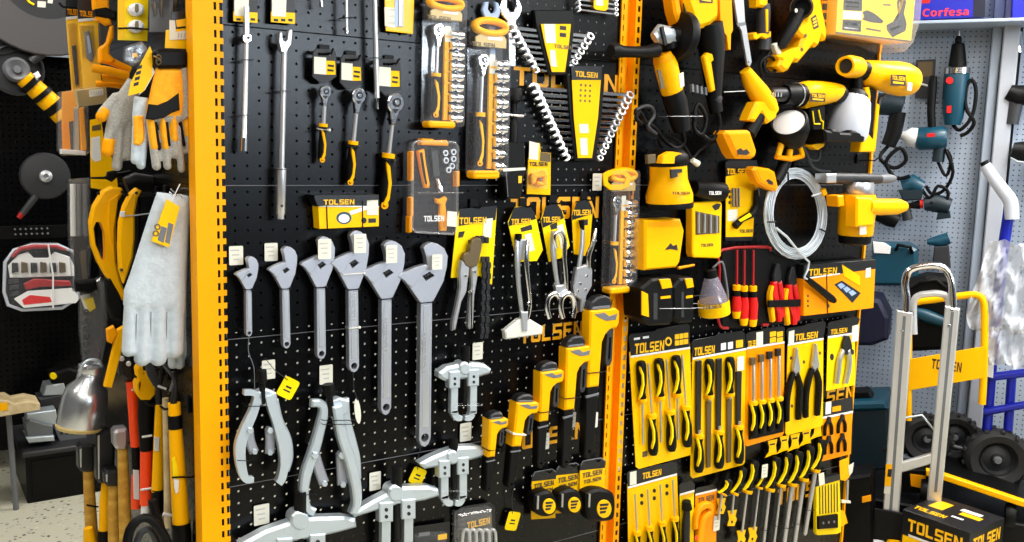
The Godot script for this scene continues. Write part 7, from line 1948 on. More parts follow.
func s_loose_screwdrivers() -> void:
	# [handle end, ferrule, tip, radius, blade radius, label, tag]
	var rows := [[729, 479, 722, 494, 718, 520, 5.2, 1.2, "short screwdriver with a fat round black grip, leftmost of the loose ones", [721, 506]],
		[744, 467, 734, 494, 732, 514, 4.6, 1.1, "short screwdriver with a yellow tag at its tip, second of the loose ones", [732, 518]],
		[755, 460, 747, 492, 742, 532, 5.4, 1.3, "screwdriver with a large black grip, third of the loose ones", [741, 538]],
		[765, 466, 759, 488, 754, 530, 3.8, 1.0, "thin screwdriver half hidden behind its sticker, fourth of the loose ones", [752.5, 535]],
		[777, 457, 769.5, 490, 762, 556, 5.2, 1.6, "long screwdriver beside the white sticker, first of the five long ones", null],
		[789, 453, 781, 486, 773, 552, 4.8, 1.3, "long thin screwdriver, second of the five long ones", null],
		[799.5, 451, 792, 485, 782, 556, 5.0, 2.4, "long thick bladed screwdriver, third of the five long ones", null],
		[811, 446, 803.5, 480, 793, 552, 5.0, 2.3, "long thick bladed screwdriver, fourth of the five long ones", null],
		[822, 439, 815, 471, 804.5, 535, 5.0, 2.3, "long thick bladed screwdriver, nearest the hex keys", null]]
	for r in rows:
		begin("screwdriver", r[8], "screwdriver", "loose screwdrivers hung in a row", r[0], r[1], 0.03)
		driver("handle", r[0], r[1], r[2], r[3], r[4], r[5], r[6], r[7], 0.0)
		if r[9] != null:
			var t: Array = r[9]
			var o := pr("yellow_tag", K.card, [t[0] - 4, t[1] - 7, t[0] + 5, t[1] - 8, t[0] + 3.5, t[1] - 2, t[0] + 5, t[1] + 1, t[0] + 2.5, t[1] + 8, t[0] - 4.5, t[1] + 8, t[0] - 2.5, t[1] + 1], -0.006, -0.004, 0.0003)
			pr("tag_hole", K.ink, circle_px(t[0], t[1] + 4, 1.6, 8), -0.004, -0.0036, 0, o)
		else:
			cable_tie_px(lerpf(r[2], r[4], 0.6), lerpf(r[3], r[5], 0.6), r[7] * 1.7, "rubber", 0.008, -0.008)
			var x: float = r[0] - 4.0
			var y: float = r[1] - 9.0
			var o := pr("hang_tag", K.card, [x - 5, y - 7, x + 4.5, y - 9, x + 3, y - 2, x + 4, y + 6, x - 1, y + 7, x - 8, y + 10, x - 4, y + 4, x - 3.4, y - 1], -0.016, -0.0145, 0.0003)
			pr("tag_slot", K.ink, [x - 3, y - 4, x + 2, y - 5, x + 2, y - 3.4, x - 3, y - 2.4], -0.0145, -0.014, 0, o)
	sticker(764.5, 471, 5.5, 13, "white price sticker in front of the fourth loose screwdriver", 0.045)
	sticker(716.5, 523, 6, 15, "white price sticker beside the orange carded cutter", 0.02)
	begin("hex_key_set", "lemon yellow pack of long hex keys at the end of the screwdriver row", "hex keys", "", 829, 480, 0.018)
	pr("holder", K.lemon, [816.5, 486, 840, 479.5, 841.5, 532, 838, 534, 818, 535.5, 816.5, 533], 0, 0.012, 0.002)
	pr("holder_head", K.card_head, [816, 480, 840, 474, 840, 480, 816, 487], 0.0, 0.014, 0.001)
	pr("card_sticker", K.paper, [818.5, 474, 824, 472.5, 825, 484, 819.5, 486], 0.014, 0.015, 0)
	for i in 7: tb("hex_key", K.bronze, [819.6 + i * 2.9, 487 - i * 0.7, 0.0125, 819.9 + i * 2.9, 514 - i * 0.4, 0.0125], 0.7, 6)
	var b := pr("clamp_block", K.rubber, [819, 517, 838.5, 514.5, 838.5, 528, 819, 529.5], 0.008, 0.02, 0.002)
	for i in 3: pr("clamp_mark", K.mid_grey, circle_px(823.5 + i * 5.4, 523 - i * .6, 1.4, 8), 0.02, 0.0208, 0, b)
	pr("yellow_tail", K.yellow, [841, 510, 845, 512, 848, 523, 841, 527, 838, 531, 839, 522], 0.0, 0.008, 0.001)
	begin("small_screwdriver", "small screwdriver on a yellow and white tag right of the hex keys", "screwdriver", "", 846, 462, 0.014)
	pr("tag_card", K.yellow, [839.5, 461, 849, 457.5, 849.5, 477, 846, 481, 840.5, 480], 0, 0.0016, 0.0003)
	pr("tag_sticker", K.paper, [848.5, 466, 854, 462.5, 852.5, 472, 849.5, 476], 0.001, 0.0024, 0)
	lt("blade", K.steel, 847.5, 480, 0.008, 847, 500, 0.008, [1.4, 0, 1.2, 1, 0, 1], 8)
	pr("foot", K.paper, [842, 500, 851, 501, 851, 503.5, 842, 503], 0.004, 0.01, 0.001)

# a padded glove piece: an outline and fingers [base x, y, tip x, y, radius] in one continuous skin
func glove_skin(called: String, m_: String, palm: Array, fingers: Array, thick: float, round_: float, z := 0.0) -> MeshInstance3D:
	var poly := lp(palm, z)
	var fs := []
	var box := Rect2(poly[0], Vector2.ZERO)
	for q in poly: box = box.expand(q)
	for f in fingers:
		var a := l2(f[0], f[1], z)
		var b := l2(f[2], f[3], z)
		var r: float = f[4] * ky(f[2], f[3])
		fs.append([a, b, r])
		box = box.expand(b + Vector2(r, r)).expand(b - Vector2(r, r)).expand(a)
	var sd := func(p: Vector2) -> float:
		var d := 1e9
		var n := poly.size()
		for i in n: d = minf(d, p.distance_to(Geometry2D.get_closest_point_to_segment(p, poly[i], poly[(i + 1) % n])))
		if Geometry2D.is_point_in_polygon(p, poly): d = -d
		for f in fs: 
			var h := p.distance_to(Geometry2D.get_closest_point_to_segment(p, f[0], f[1])) - (f[2] as float)
			d = minf(d, h)
		return d
	var m := M.new()
	m.pad(sd, box.grow(0.006), 0.0034, thick, round_, z)
	return obj(called, m, K[m_], cur)

func end_hook(px: float, py: float, z: float, what: String) -> void:
	begin("display_hook", "black prong on the end face holding " + what, "hook", "hooks on the end face", px, py, z)
	var m := M.new()
	var x := -cur.position.x + 0.002
	m.tube(PackedVector3Array([Vector3(x, 0, 0), Vector3(-0.02, 0, 0), Vector3(-0.028, 0.008, 0)]), 0.0028, 6)
	obj("prong", m, K.black, cur)
	m = M.new()
	m.box(Vector3(x - 0.003, 0.004, 0), Vector3(0.005, 0.032, 0.024), 0.001)
	obj("hook_plate", m, K.black, cur)

func s_glove_end() -> void:
	# white leather gloves, the pair hung from one hook
	begin("work_glove", "white leather work glove with a yellow label, front of its pair", "glove", "pair of white leather gloves", 160, 280, -0.06)
	glove_skin("skin", "leather", [157, 192, 174, 194, 189, 196, 191, 204, 189, 230, 187, 270, 186, 312, 127, 312, 123, 304, 124, 290, 130, 274, 139, 246, 148, 218], [[131.5, 296, 128.8, 350, 6.6], [145, 300, 142.5, 358, 8.0], [159, 300, 158.5, 358, 8.0], [176, 298, 175, 349, 9.0]], 0.017, 0.024)
	for s in [[136.5, 314, 135.5, 352], [151, 312, 150.5, 356], [167, 312, 166, 350]]: tb("seam", K.mid_grey, [s[0], s[1], 0.0155, s[2], s[3], 0.004], 0.4, 5)
	begin("work_glove", "white leather work glove mostly hidden behind the labelled one", "glove", "pair of white leather gloves", 186, 280, -0.10)
	glove_skin("skin", "leather", [180, 194, 190, 196, 192, 206, 190, 240, 192, 280, 193, 320, 172, 322, 172, 290, 174, 230], [[188.5, 306, 189, 352, 5.6], [180, 316, 179.5, 364, 5.0], [172, 316, 173, 364, 4.8]], 0.014, 0.02)
	begin("glove_label", "yellow swing label tied to the white leather gloves", "label", "", 167, 224, -0.03)
	pr("label_card", K.card, [167, 199, 180, 207, 169, 247.5, 151.5, 241], 0, 0.002, 0.0004)
	var marks := [[161.5, 226, 167, 228, 163.5, 243, 157.5, 240], [168.5, 222.5, 173.5, 224.5, 169.5, 244, 165, 242]]
	for q in marks: pr("printed_block", K.mid_grey, q, 0.002, 0.0025, 0)
	for q in [[157.5, 227], [155.8, 233.5]]: pr("printed_ring", K.bronze, circle_px(q[0], q[1], 3.2, 10), 0.002, 0.0025, 0, null, [circle_px(q[0], q[1], 1.9, 8)])
	tb("string", K.print_white, [172, 201, 0.002, 176, 192, 0.0, 180, 184, 0.0], 0.5, 5)
	begin("display_hook", "bright wire hook carrying the white leather gloves", "hook", "hooks on the end face", 180, 190, -0.08)
	tb("prong", K.chrome, [190, 187, -0.02, 182, 189, 0.0, 174, 192, 0.02, 171, 189, 0.03], 0.8, 6)
	tb("twist", K.chrome, [170, 192, 0.02, 174, 196, 0.03, 179, 194, 0.03, 182, 198, 0.03], 0.7, 6)
	tb("black_tie", K.black, [178, 226, 0.034, 180, 232, 0.034], 0.8, 5)

	# black and yellow gloves
	begin("work_glove", "black and yellow work glove with grey fingertips, front of the upper pairs", "glove", "yellow work gloves", 168, 110, -0.05)
	pr("cuff", K.rubber, [154, 52, 158, 49, 186, 49, 188.5, 53, 188, 66, 184, 68, 160, 68.5, 155, 64], -0.016, 0.02, 0.006)
	var tips := [[150, 118, 156.5, 166, 4.4], [161.5, 118, 167.5, 166, 3.9], [173, 116, 175, 154, 4.6], [184.5, 112, 189.5, 150, 3.9], [178, 128, 181.5, 169, 3.6]]
	glove_skin("knit_lining", "knit", [157, 66, 186, 66, 188, 80, 188, 118, 180, 124, 148, 122, 146, 112, 151, 90], tips, 0.011, 0.016)
	var backs := []
	for f in tips.slice(0, 4): backs.append([f[0], f[1], lerpf(f[0], f[2], 0.62), lerpf(f[1], f[3], 0.62), f[4] * 0.98])
	glove_skin("back_hand", "glove_yellow", [156, 66, 184, 66, 187, 78, 187, 100, 184, 116, 180, 120, 148, 120, 146, 112, 150, 92], backs, 0.0135, 0.018)
	pr("dark_wave", K.rubber, [149, 104, 158, 105, 168, 101, 179, 93, 180, 110, 172, 113, 164, 118, 154, 120, 146, 119], 0.012, 0.0175, 0.002)
	pr("side_panel", K.knit, [181, 66, 188, 67, 190, 90, 190, 118, 184, 120, 183, 92], -0.010, 0.015, 0.004)
	for f in [[155.5, 122, 158, 150], [166.5, 122, 168, 146], [179, 114, 183, 146]]: tb("dark_fourchette", K.rubber, [f[0], f[1], 0.004, f[2], f[3], 0.002], [1.6, 2.8], 8)
	begin("work_glove", "white and yellow glove side hanging left of the black cuffed glove", "glove", "yellow work gloves", 140, 130, -0.07)
	glove_skin("skin", "leather", [134, 96, 148, 98, 149, 122, 146, 136, 133, 136, 132, 116], [[136.5, 128, 135, 160, 4.2], [144.5, 130, 141, 165, 4.4]], 0.012, 0.016)
	pr("yellow_panel", K.glove_yellow, [134, 116, 144, 115, 145, 140, 140, 146, 134, 144], 0.008, 0.014, 0.003)
	begin("work_glove", "grey knit glove with orange fingertips, leftmost of the gloves", "glove", "yellow work gloves", 118, 120, -0.12)
	glove_skin("skin", "knit", [128, 78, 138, 82, 140, 104, 134, 122, 116, 136, 106, 130, 107, 112, 116, 96], [[116, 98, 103, 113, 5.4], [111, 126, 107, 151, 4.8], [121, 122, 117, 166, 4.9], [131.5, 114, 127.5, 156, 4.6]], 0.013, 0.018)
	glove_skin("fingertip", "orange_yellow", [105, 106, 110, 110, 106, 116, 100, 113], [[105, 111, 101.5, 116.5, 5.6]], 0.0145, 0.016)
	glove_skin("fingertip", "orange_yellow", [104, 138, 114, 138, 113, 146, 103, 146], [[109, 142, 107.5, 151, 6.0]], 0.0145, 0.016)
	begin("glove_label", "slanted yellow label with dark marks on the glove hook", "label", "", 143, 72, -0.05)
	pr("label_card", K.card, [150, 46, 153, 54, 152, 76, 143, 92, 128, 96, 131, 82], 0, 0.002, 0.0004)
	for k in 4: pr("printed_mark", K.ink, [134 + k * 1.1, 83 - k * 5.6, 139 + k * 1.1, 81.5 - k * 5.6, 138.5 + k * 1.1, 85 - k * 5.6, 133.5 + k * 1.1, 86.5 - k * 5.6], 0.002, 0.0025, 0)
	pr("folded_corner", K.paper, [152, 66, 155, 72, 145, 90, 139, 95, 143, 86], -0.002, 0.0005, 0)
	begin("glove_label", "white stickered card above the black glove cuff", "label", "", 177, 30, -0.05)
	pr("backing_card", K.card, [166, 30, 190, 28, 189, 49, 165, 48], 0, 0.0016, 0.0003)
	pr("card_head", K.card_head, [172, 12, 188, 10, 189, 28, 170, 29], 0, 0.002, 0.0003)
	pr("printed_block", K.print_yellow, [176, 20, 186, 18.5, 186, 26, 177, 27], 0.002, 0.0026, 0)
	pr("white_sticker", K.paper, [169.5, 20, 175, 20.5, 176, 32, 187, 30, 188, 39, 169.5, 40], 0.0026, 0.0034, 0)
	for k in 3: pr("printed_bar", K.ink_grey, [178 + k * 3, 33, 179.5 + k * 3, 33, 179 + k * 3, 38, 177.5 + k * 3, 38], 0.0034, 0.0038, 0)
	begin("display_hook", "bright wire hook carrying the yellow work gloves", "hook", "hooks on the end face", 160, 58, -0.06)
	tb("prong", K.chrome, [190, 52, -0.03, 172, 54, 0.0, 158, 58, 0.03, 154, 56, 0.035], 1.0, 6)
	for k in 2: tb("ring", K.bronze, [156, 57 + k * 4, 0.03, 159, 55 + k * 4, 0.034, 161, 58 + k * 4, 0.034, 158, 61 + k * 4, 0.03], 0.9, 6, null, 1.0, true, 2)
	begin("zip_bag", "small clear bag of metal parts above the slanted label", "bag", "", 136, 54, -0.08)
	pr("film", K.clear_wrap, [126, 46, 142, 41, 148, 48, 145, 62, 134, 66, 125, 60], -0.006, 0.014, 0.004)
	pr("metal_part", K.dark_steel, [130, 50, 140, 47, 143, 54, 134, 60], -0.002, 0.008, 0.002)
	pr("yellow_part", K.yellow, [132, 54, 137, 52.5, 138, 56.5, 133, 58], 0.008, 0.011, 0.001)

func s_end_tools() -> void:
	# packs hung high on the end face
	for a in [[66, 80, -4, 92, -0.52, "carded long blade, left of the two slim yellow cards", 1.0], [78, 98, -2, 98, -0.44, "carded utility knife, right of the two slim yellow cards", 0.0]]:
		begin("carded_knife", a[5], "blister pack", "slim yellow cards on the end face", (a[0] + a[1]) / 2.0, 20, a[4])
		var x0: float = a[0]
		var x1: float = a[1]
		var y0: float = a[2]
		var y1: float = a[3]
		pr("backing_card", K.card, [x0, y0 + 22, x1, y0 + 20, x1 + 4, y1 - 4, x0 + 6, y1], 0, 0.003, 0.0005)
		pr("card_head", K.card_head, [x0 - 1, y0 - 14, x1 - 1, y0 - 14, x1 + 0.5, y0 + 20, x0, y0 + 22], 0, 0.0034, 0.0005)
		brand((x0 + x1) / 2, y0 + 16, (x1 - x0) * 0.8, 5.5, 0.0036, K.orange_yellow)
		pr("white_band", K.print_white, [x0, y0 + 21, x1, y0 + 19.5, x1, y0 + 22, x0, y0 + 24], 0.0034, 0.004, 0)
		if a[6] > 0: pr("blade", K.dark_steel, [x0 + 6, y0 + 50, x0 + 10, y0 + 49, x0 + 13, y1 - 8, x0 + 10, y1 - 6], 0.003, 0.008, 0.001)
		else:
			pr("knife", K.mid_grey, [x0 + 7, y0 + 34, x0 + 11, y0 + 32, x0 + 16, y0 + 58, x0 + 14, y0 + 64, x0 + 9, y0 + 60], 0.003, 0.012, 0.002)
			pr("knife_window", K.pale_blue, [x0 + 8.5, y0 + 38, x0 + 11, y0 + 37, x0 + 13.5, y0 + 54, x0 + 11, y0 + 56], 0.012, 0.0126, 0)
		pr("blister", K.clear, [x0 + 2, y0 + 26, x1 - 1, y0 + 25, x1 + 3, y1 - 3, x0 + 7, y1 - 1], 0.003, 0.02, 0.003)
	begin("carded_set", "clear topped pack with a white barcode strip under the slim cards", "blister pack", "", 92, 96, -0.42)
	pr("tray", K.bronze_clear, [75, 90, 106, 86, 108, 103, 78, 107], 0, 0.014, 0.002)
	pr("white_sticker", K.paper, [89, 90, 103, 88.5, 103.5, 95, 89.5, 97], 0.014, 0.0148, 0)
	for k in 5: pr("printed_bar", K.ink_grey, [90.5 + k * 2.5, 91, 91.6 + k * 2.5, 90.9, 92 + k * 2.5, 95, 90.9 + k * 2.5, 95.2], 0.0148, 0.0152, 0)
	pr("clear_cover", K.clear, [75, 88, 107, 84, 109, 104, 77, 108], 0.014, 0.03, 0.003)
	begin("carded_set", "clear sleeve of orange and silver blades lower on the end face", "blister pack", "", 76, 124, -0.5)
	pr("sleeve_back", K.orange_yellow, [62, 92, 76, 90, 77, 120, 62, 124], 0, 0.004, 0.001)
	pr("orange_blade", K.orange_yellow, [79, 108, 84, 107, 87, 150, 81, 151], 0, 0.012, 0.002)
	pr("silver_blade", K.satin, [74, 108, 79, 106, 80, 150, 74, 151], 0, 0.01, 0.002)
	pr("orange_blade", K.card_orange, [62, 124, 69, 122, 71, 150, 63, 150], 0, 0.008, 0.001)
	pr("sleeve", K.clear_wrap, [58, 92, 88, 88, 90, 152, 86, 155, 62, 156, 58, 150], 0.0, 0.024, 0.004)
	pr("sleeve_foot", K.print_white, [61, 149, 86, 151, 86, 155.5, 61, 154], 0.002, 0.022, 0.002)
	begin("carded_round_set", "lemon card with two pale round parts and a black strap at the top", "blister pack", "", 133, 10, -0.16)
	pr("backing_card", K.lemon, [118, -20, 149, -18, 147.5, 41, 118, 40], 0, 0.003, 0.0005)
	pr("side_print", K.card, [118, -20, 125, -20, 125, 38, 118, 38], 0.003, 0.0036, 0)
	for y in [9.0, 26.0]:
		var o := pr("pale_cup", K.print_white, circle_px(137, y, 8, 18, 6.5), 0.003, 0.02, 0.005)
		pr("cup_centre", K.bronze, [135.5, y - 5, 138.5, y - 5, 139, y + 2, 137, y + 4, 135, y + 2], 0.02, 0.022, 0.0005, o)
	tb("strap", K.rubber, [118, 28.5, 0.022, 132, 28, 0.024, 149, 29.5, 0.02], 1.1, 6)
	begin("clear_pack", "grey clear pack with small brass parts beside the lemon card", "blister pack", "", 162, 12, -0.12)
	pr("backing_card", K.mid_grey, [150, -16, 174, -14, 172, 32, 150, 32], 0, 0.003, 0.0005)
	for k in 2: pr("brass_part", K.bronze, [153 + k * 7, 2 - k * 4, 157 + k * 7, 2 - k * 4, 157 + k * 6, 14, 155 + k * 6, 16], 0.003, 0.012, 0.002)
	pr("round_part", K.bronze, circle_px(181, 0, 6, 14), 0.0, 0.012, 0.003, null, [circle_px(181, 0, 3.2, 10)])
	pr("blister", K.clear, [150, -16, 174, -14, 172, 32, 150, 32], 0.003, 0.018, 0.003)

	# orange clamp like saw handle with a black jaw and grey plate
	begin("bar_clamp", "orange hand clamp with a black band and crossing orange bars", "clamp", "", 108, 50, -0.36)
	pr("upper_arm", K.orange_yellow, [93, -16, 108, -16, 110, 14, 112, 24, 106, 26, 97, 20, 94, 6], -0.01, 0.016, 0.004)
	pr("black_band", K.rubber, [95, 9, 106, 7, 117, 12, 117, 20, 106, 18, 96, 16], -0.012, 0.02, 0.004)
	pr("grey_plate", K.dark_grey, [100, 21, 108, 20, 112, 28, 110, 40, 104, 46, 100, 42], -0.004, 0.01, 0.002)
	pr("lower_arm", K.orange_yellow, [110, 26, 114, 25, 114, 38, 110, 46, 110, 54, 116, 60, 112, 64, 100, 62, 100, 48, 106, 42], -0.01, 0.016, 0.004)
	for b in [[92, 68, 128, 76, 4.4, 0.03], [100, 58, 130, 70, 3.8, 0.0], [102, 78, 124, 80, 4.2, 0.01], [96, 84, 122, 86, 3.4, -0.02]]:
		tb("orange_bar", K.orange_yellow, [b[0], b[1], b[5], (b[0] + b[2]) / 2.0, (b[1] + b[3]) / 2.0 - 1.0, b[5] + 0.004, b[2], b[3], b[5]], b[4], 10)
	# two yellow saw frames
	begin("hacksaw_frame", "broad yellow saw frame with a long finger slot, nearer the gloves' left", "saw frame", "yellow saw frames on the end face", 110, 230, -0.30)
	pr("frame", K.yellow, [90, 222, 94, 206, 103, 191, 112, 186.5, 122, 188, 124, 192, 118, 202, 116, 226, 116.5, 262, 121, 282, 128, 298, 123, 301, 106, 276, 98, 262, 92, 246], -0.012, 0.014, 0.004, null, [[93.5, 228, 96, 222, 100.5, 222, 104.5, 232, 105.5, 250, 105, 262, 101, 258, 95.5, 244]])
	pr("inner_band", K.yellow, [110, 200, 119, 194, 117, 208, 114, 230, 114, 252, 110, 240, 108, 218], 0.014, 0.018, 0.001)
	pr("dark_grip", K.rubber, [107, 280, 111, 276, 119, 292, 124, 306, 123, 322, 113, 320, 108, 304], -0.014, 0.016, 0.005)
	begin("hacksaw_frame", "narrower yellow saw frame with a screw hole, beside the white gloves", "saw frame", "yellow saw frames on the end face", 130, 230, -0.22)
	pr("frame", K.yellow, [120, 222, 124, 206, 131, 193, 137, 188, 142, 191, 138, 198, 135, 214, 135, 240, 133, 258, 128, 274, 124, 284, 120, 270, 119, 246], -0.01, 0.012, 0.004)
	pr("screw_hole", K.ink, circle_px(136.5, 193, 1.6, 8), 0.012, 0.0128, 0)
	pr("frame_bolt", K.bronze, circle_px(121.5, 270, 1.7, 8), 0.012, 0.016, 0.001)
	tb("cross_wire", K.satin, [122, 216, 0.016, 134, 215.5, 0.016, 150, 213.5, 0.01], 0.7, 5)
	pr("white_clip", K.print_white, [120.5, 212, 125, 211, 125, 217, 120.5, 217], 0.012, 0.018, 0.001)
	begin("rubber_mallet", "black rounded rubber head behind the yellow saw frames", "mallet", "", 140, 185, -0.34)
	tb("head", K.rubber, [126, 186, 0.0, 136, 183, 0.0, 152, 184, 0.0], [9, 11, 9], 14)
	tb("shaft", K.rubber, [138, 190, -0.004, 138, 250, -0.004], 2.4, 8)
	begin("black_hook_rail", "black hook arm with a small latch under the clear sleeves", "hook", "hooks on the end face", 104, 176, -0.34)
	tb("arm", K.rubber, [90, 178, 0.02, 104, 178, 0.01, 116, 175, 0.0, 130, 172, -0.02], [1.0, 1.4, 2.4, 1.6], 7)
	pr("latch", K.rubber, [108, 172, 116, 170, 119, 176, 112, 182, 106, 179], 0.0, 0.012, 0.002)
	begin("yellow_card", "plain yellow card with dark marks below the grey knit glove", "card", "", 98, 168, -0.40)
	pr("backing_card", K.card, [90, 120, 101, 118, 104, 138, 116, 168, 118, 188, 104, 190, 91, 188], 0, 0.003, 0.0005)
	pr("white_print", K.print_white, [91, 138, 100, 136, 101, 160, 95, 162, 91, 158], 0.003, 0.0036, 0)
	pr("dark_print", K.bronze, [92, 126, 101, 124, 101, 130, 92, 131], 0.003, 0.0036, 0)
	# clear sleeves of rollers
	begin("roller_pack", "clear sleeve with pale rollers left of the yellow saw frames", "blister pack", "", 80, 220, -0.55)
	for k in 3: tb("roller", K.print_white if k == 0 else K.mid_grey, [73 + k * 6, 184, 0.01, 73.5 + k * 6, 236, 0.01], 2.8, 10)
	pr("dark_insert", K.rubber, [74, 236, 88, 232, 88, 286, 76, 290], 0.0, 0.014, 0.003)
	pr("brass_strip", K.bronze, [80, 252, 86, 250, 88, 280, 83, 284], 0.014, 0.02, 0.002)
	pr("sleeve", K.clear_wrap, [69, 180, 90, 178, 92, 240, 90, 290, 74, 292, 70, 238], -0.004, 0.026, 0.004)
	begin("chain_bag", "clear bag with a dark chain hanging above the metal cup", "bag", "", 98, 325, -0.5)
	for k in 7: pr("chain_link", K.dark_steel, circle_px(86 + (k % 2), 312 + k * 8, 3.0, 8), 0.0, 0.008, 0.002, null, [circle_px(86 + (k % 2), 312 + k * 8, 1.4, 6)])
	pr("black_part", K.rubber, [76, 282, 96, 280, 98, 290, 90, 294, 77, 292], 0.0, 0.03, 0.005)
	pr("white_card", K.print_white, [80, 296, 90, 294, 94, 308, 86, 312], 0.0, 0.004, 0.0006)
	pr("yellow_part", K.lemon, [84, 300, 93, 297, 96, 308, 90, 312], 0.004, 0.01, 0.001)
	pr("bag", K.clear_wrap, [80, 292, 100, 278, 108, 284, 107, 340, 100, 372, 84, 370, 80, 330], -0.004, 0.02, 0.004)

func s_end_long_tools() -> void:
	begin("spray_cup", "shiny aluminium spray gun cup with a bail handle, low on the end face", "cup", "", 86, 390, -0.42)
	lt("cup", K.alu_bright, 91, 372, 0.0, 79, 427, 0.0, [0, 0, 11, 0.0, 12, 0.05, 12, 0.16, 19, 0.3, 21, 0.5, 21.5, 0.95, 20, 1, 0, 1], 26)
	lt("cup_neck", K.alu_bright, 92.5, 364, 0.0, 90.5, 374, 0.0, [10.5, 0, 12.6, 0.2, 12.6, 0.8, 11, 1], 22)
	tb("bail", K.zinc, [80, 376, 0.01, 82, 366, 0.02, 90, 360, 0.02, 100, 362, 0.02, 102, 372, 0.01], 1.6, 8, null, 1.0, false, 3)
	lt("yellow_base", K.bronze_clear, 79.5, 424, 0.0, 78.8, 429, 0.0, [20.5, 0, 21.5, 0.4, 20, 1, 0, 1], 24)
	tb("red_hose", K.red_dark, [101, 394, -0.03, 98, 424, -0.03], [3, 3], 8)
	begin("pry_strip", "slanting yellow bar between the metal cup and the white gloves", "bar", "", 115, 360, -0.26)
	pr("bar", K.yellow, [118, 330, 125, 326, 124, 344, 112, 388, 104.5, 387], -0.006, 0.01, 0.002)
	pr("bar_plate", K.orange_yellow, [107, 330, 114, 326, 118, 334, 112, 344, 108, 342], -0.004, 0.012, 0.002)
	# hammers with wooden handles
	for a in [[87, 459, 92.5, 540, 0.62, "hammer with a worn black head, leftmost of the four hammers", 8.5, 13.5, 5.4, "wood", -0.50],
			[106, 458, 104.5, 545, 0.5, "large black sledge head hammer with a yellow handle", 9.5, 26, 5.4, "yellow", -0.42],
			[112.5, 479, 115, 545, 0.5, "small black hammer low in front with a wooden handle", 8.0, 8, 5.6, "wood", -0.38],
			[121.5, 440, 126.5, 545, 0.5, "steel headed hammer with a long wooden handle beside the orange tool", 7.5, 10, 5.6, "wood", -0.34]]:
		begin("hammer", a[5], "hammer", "hammers hung on the end face", a[0], a[1], a[10])
		var hx: float = a[0]
		var hy: float = a[1]
		var w: float = a[6]
		var h: float = a[7]
		pr("head", K.dark_steel if w != 7.5 else K.steel, [hx - w, hy - h + 3, hx - w + 3, hy - h, hx + w - 2, hy - h - 1, hx + w, hy - h + 3, hx + w - .5, hy + h - 4, hx + w - 3, hy + h, hx - w + 3, hy + h, hx - w + .5, hy + h - 3], -0.018, 0.02, 0.006)
		pr("worn_edge", K.satin, [hx - w + 1.2, hy - h + 4, hx - w + 3, hy - h + 3, hx - w + 3, hy + h - 5, hx - w + 1.6, hy + h - 5], 0.0195, 0.0206, 0)
		tb("handle", K[a[9]], [hx + 1, hy + h - 4, 0.0, lerpf(hx, a[2], 0.5), lerpf(hy, a[3], 0.5), 0.0, a[2], a[3] + 10, 0.0], [a[8] * 0.85, a[8], a[8] * 1.1], 12, null, 0.75)
		if a[9] == "yellow": tb("black_grip", K.rubber, [104.8, 530, 0.0, 104.4, 556, 0.0], [a[8] * 1.15, a[8] * 1.2], 12, null, 0.8)
		elif w > 8: tb("wire_tie", K.rubber, [a[2] - 6, 505, 0.012, a[2] + 6, 507, 0.012], 0.8, 5)
	begin("hand_tool", "yellow grip end showing at the foot of the hammers", "tool", "", 90, 534, -0.46)
	tb("grip", K.yellow, [88, 528, 0.02, 90, 540, 0.02, 92, 560, 0.02], [4, 6, 6], 12)
	# orange and black handled tools
	begin("long_tool", "orange and black handled tool with a metal top and white label", "striking tool", "long handled tools on the end face", 133, 420, -0.30)
	pr("metal_top", K.dark_steel, [119, 364, 124, 357, 131, 358, 135, 368, 134, 380, 126, 381, 120, 376], -0.02, 0.016, 0.006)
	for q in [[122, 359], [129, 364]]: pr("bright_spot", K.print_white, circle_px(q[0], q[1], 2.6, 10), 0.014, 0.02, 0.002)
	tb("orange_grip", K.orange, [131, 381, 0.0, 133, 400, 0.0, 136, 446, 0.0], [4.8, 5.2, 5.0], 12)
	tb("black_grip", K.rubber, [136, 445, 0.0, 136.5, 475, 0.0], [4.6, 4.2], 12)
	tb("orange_grip", K.orange, [136.5, 474, 0.0, 136, 508, 0.0], [4.6, 4.6], 12)
	pr("white_label", K.print_white, [133, 470, 139, 470.5, 139.5, 500, 134, 499], 0.010, 0.0125, 0.0005)
	tb("white_tie", K.print_white, [131.5, 390, 0.012, 138, 389, 0.012], 1.0, 6)
	begin("long_tool", "yellow ring topped tool with black and orange grips", "striking tool", "long handled tools on the end face", 146, 420, -0.24)
	pr("ring_top", K.yellow, [137, 370, 139, 366.5, 143, 367, 144, 374, 150, 374, 155.5, 382, 155.5, 394, 150, 400.5, 141, 400, 136.5, 394, 136, 384, 138.5, 380], -0.016, 0.016, 0.0018, null, [[138.6, 384, 140.6, 380, 141.2, 386, 139.6, 392]])
	tb("black_grip", K.rubber, [147, 398, 0.0, 146, 420, 0.0, 146.5, 450, 0.0], [8, 7.4, 6.2], 12)
	tb("orange_grip", K.orange, [146.5, 449, 0.0, 146, 504, 0.0], [5.8, 5.8], 12)
	tb("white_foot", K.print_white, [145.5, 504, 0.0, 144.5, 516, 0.0], [4, 3.6], 10)
	for q in [[142, 437, 152, 435.5], [140.5, 490, 152, 488]]: tb("white_tie", K.print_white, [q[0], q[1], 0.016, q[2], q[3], 0.016], 1.1, 6)
	begin("long_tool", "slim yellow handled tool with a black foot and white label", "striking tool", "long handled tools on the end face", 158, 450, -0.2)
	tb("metal_shaft", K.dark_steel, [163, 368, 0.0, 159, 386, 0.0, 159, 406, 0.0], [2.4, 2.6, 3.6], 10)
	tb("yellow_grip", K.yellow, [159.5, 404, 0.0, 159, 450, 0.0, 157.5, 491, 0.0], [4.0, 5.4, 5.6], 12)
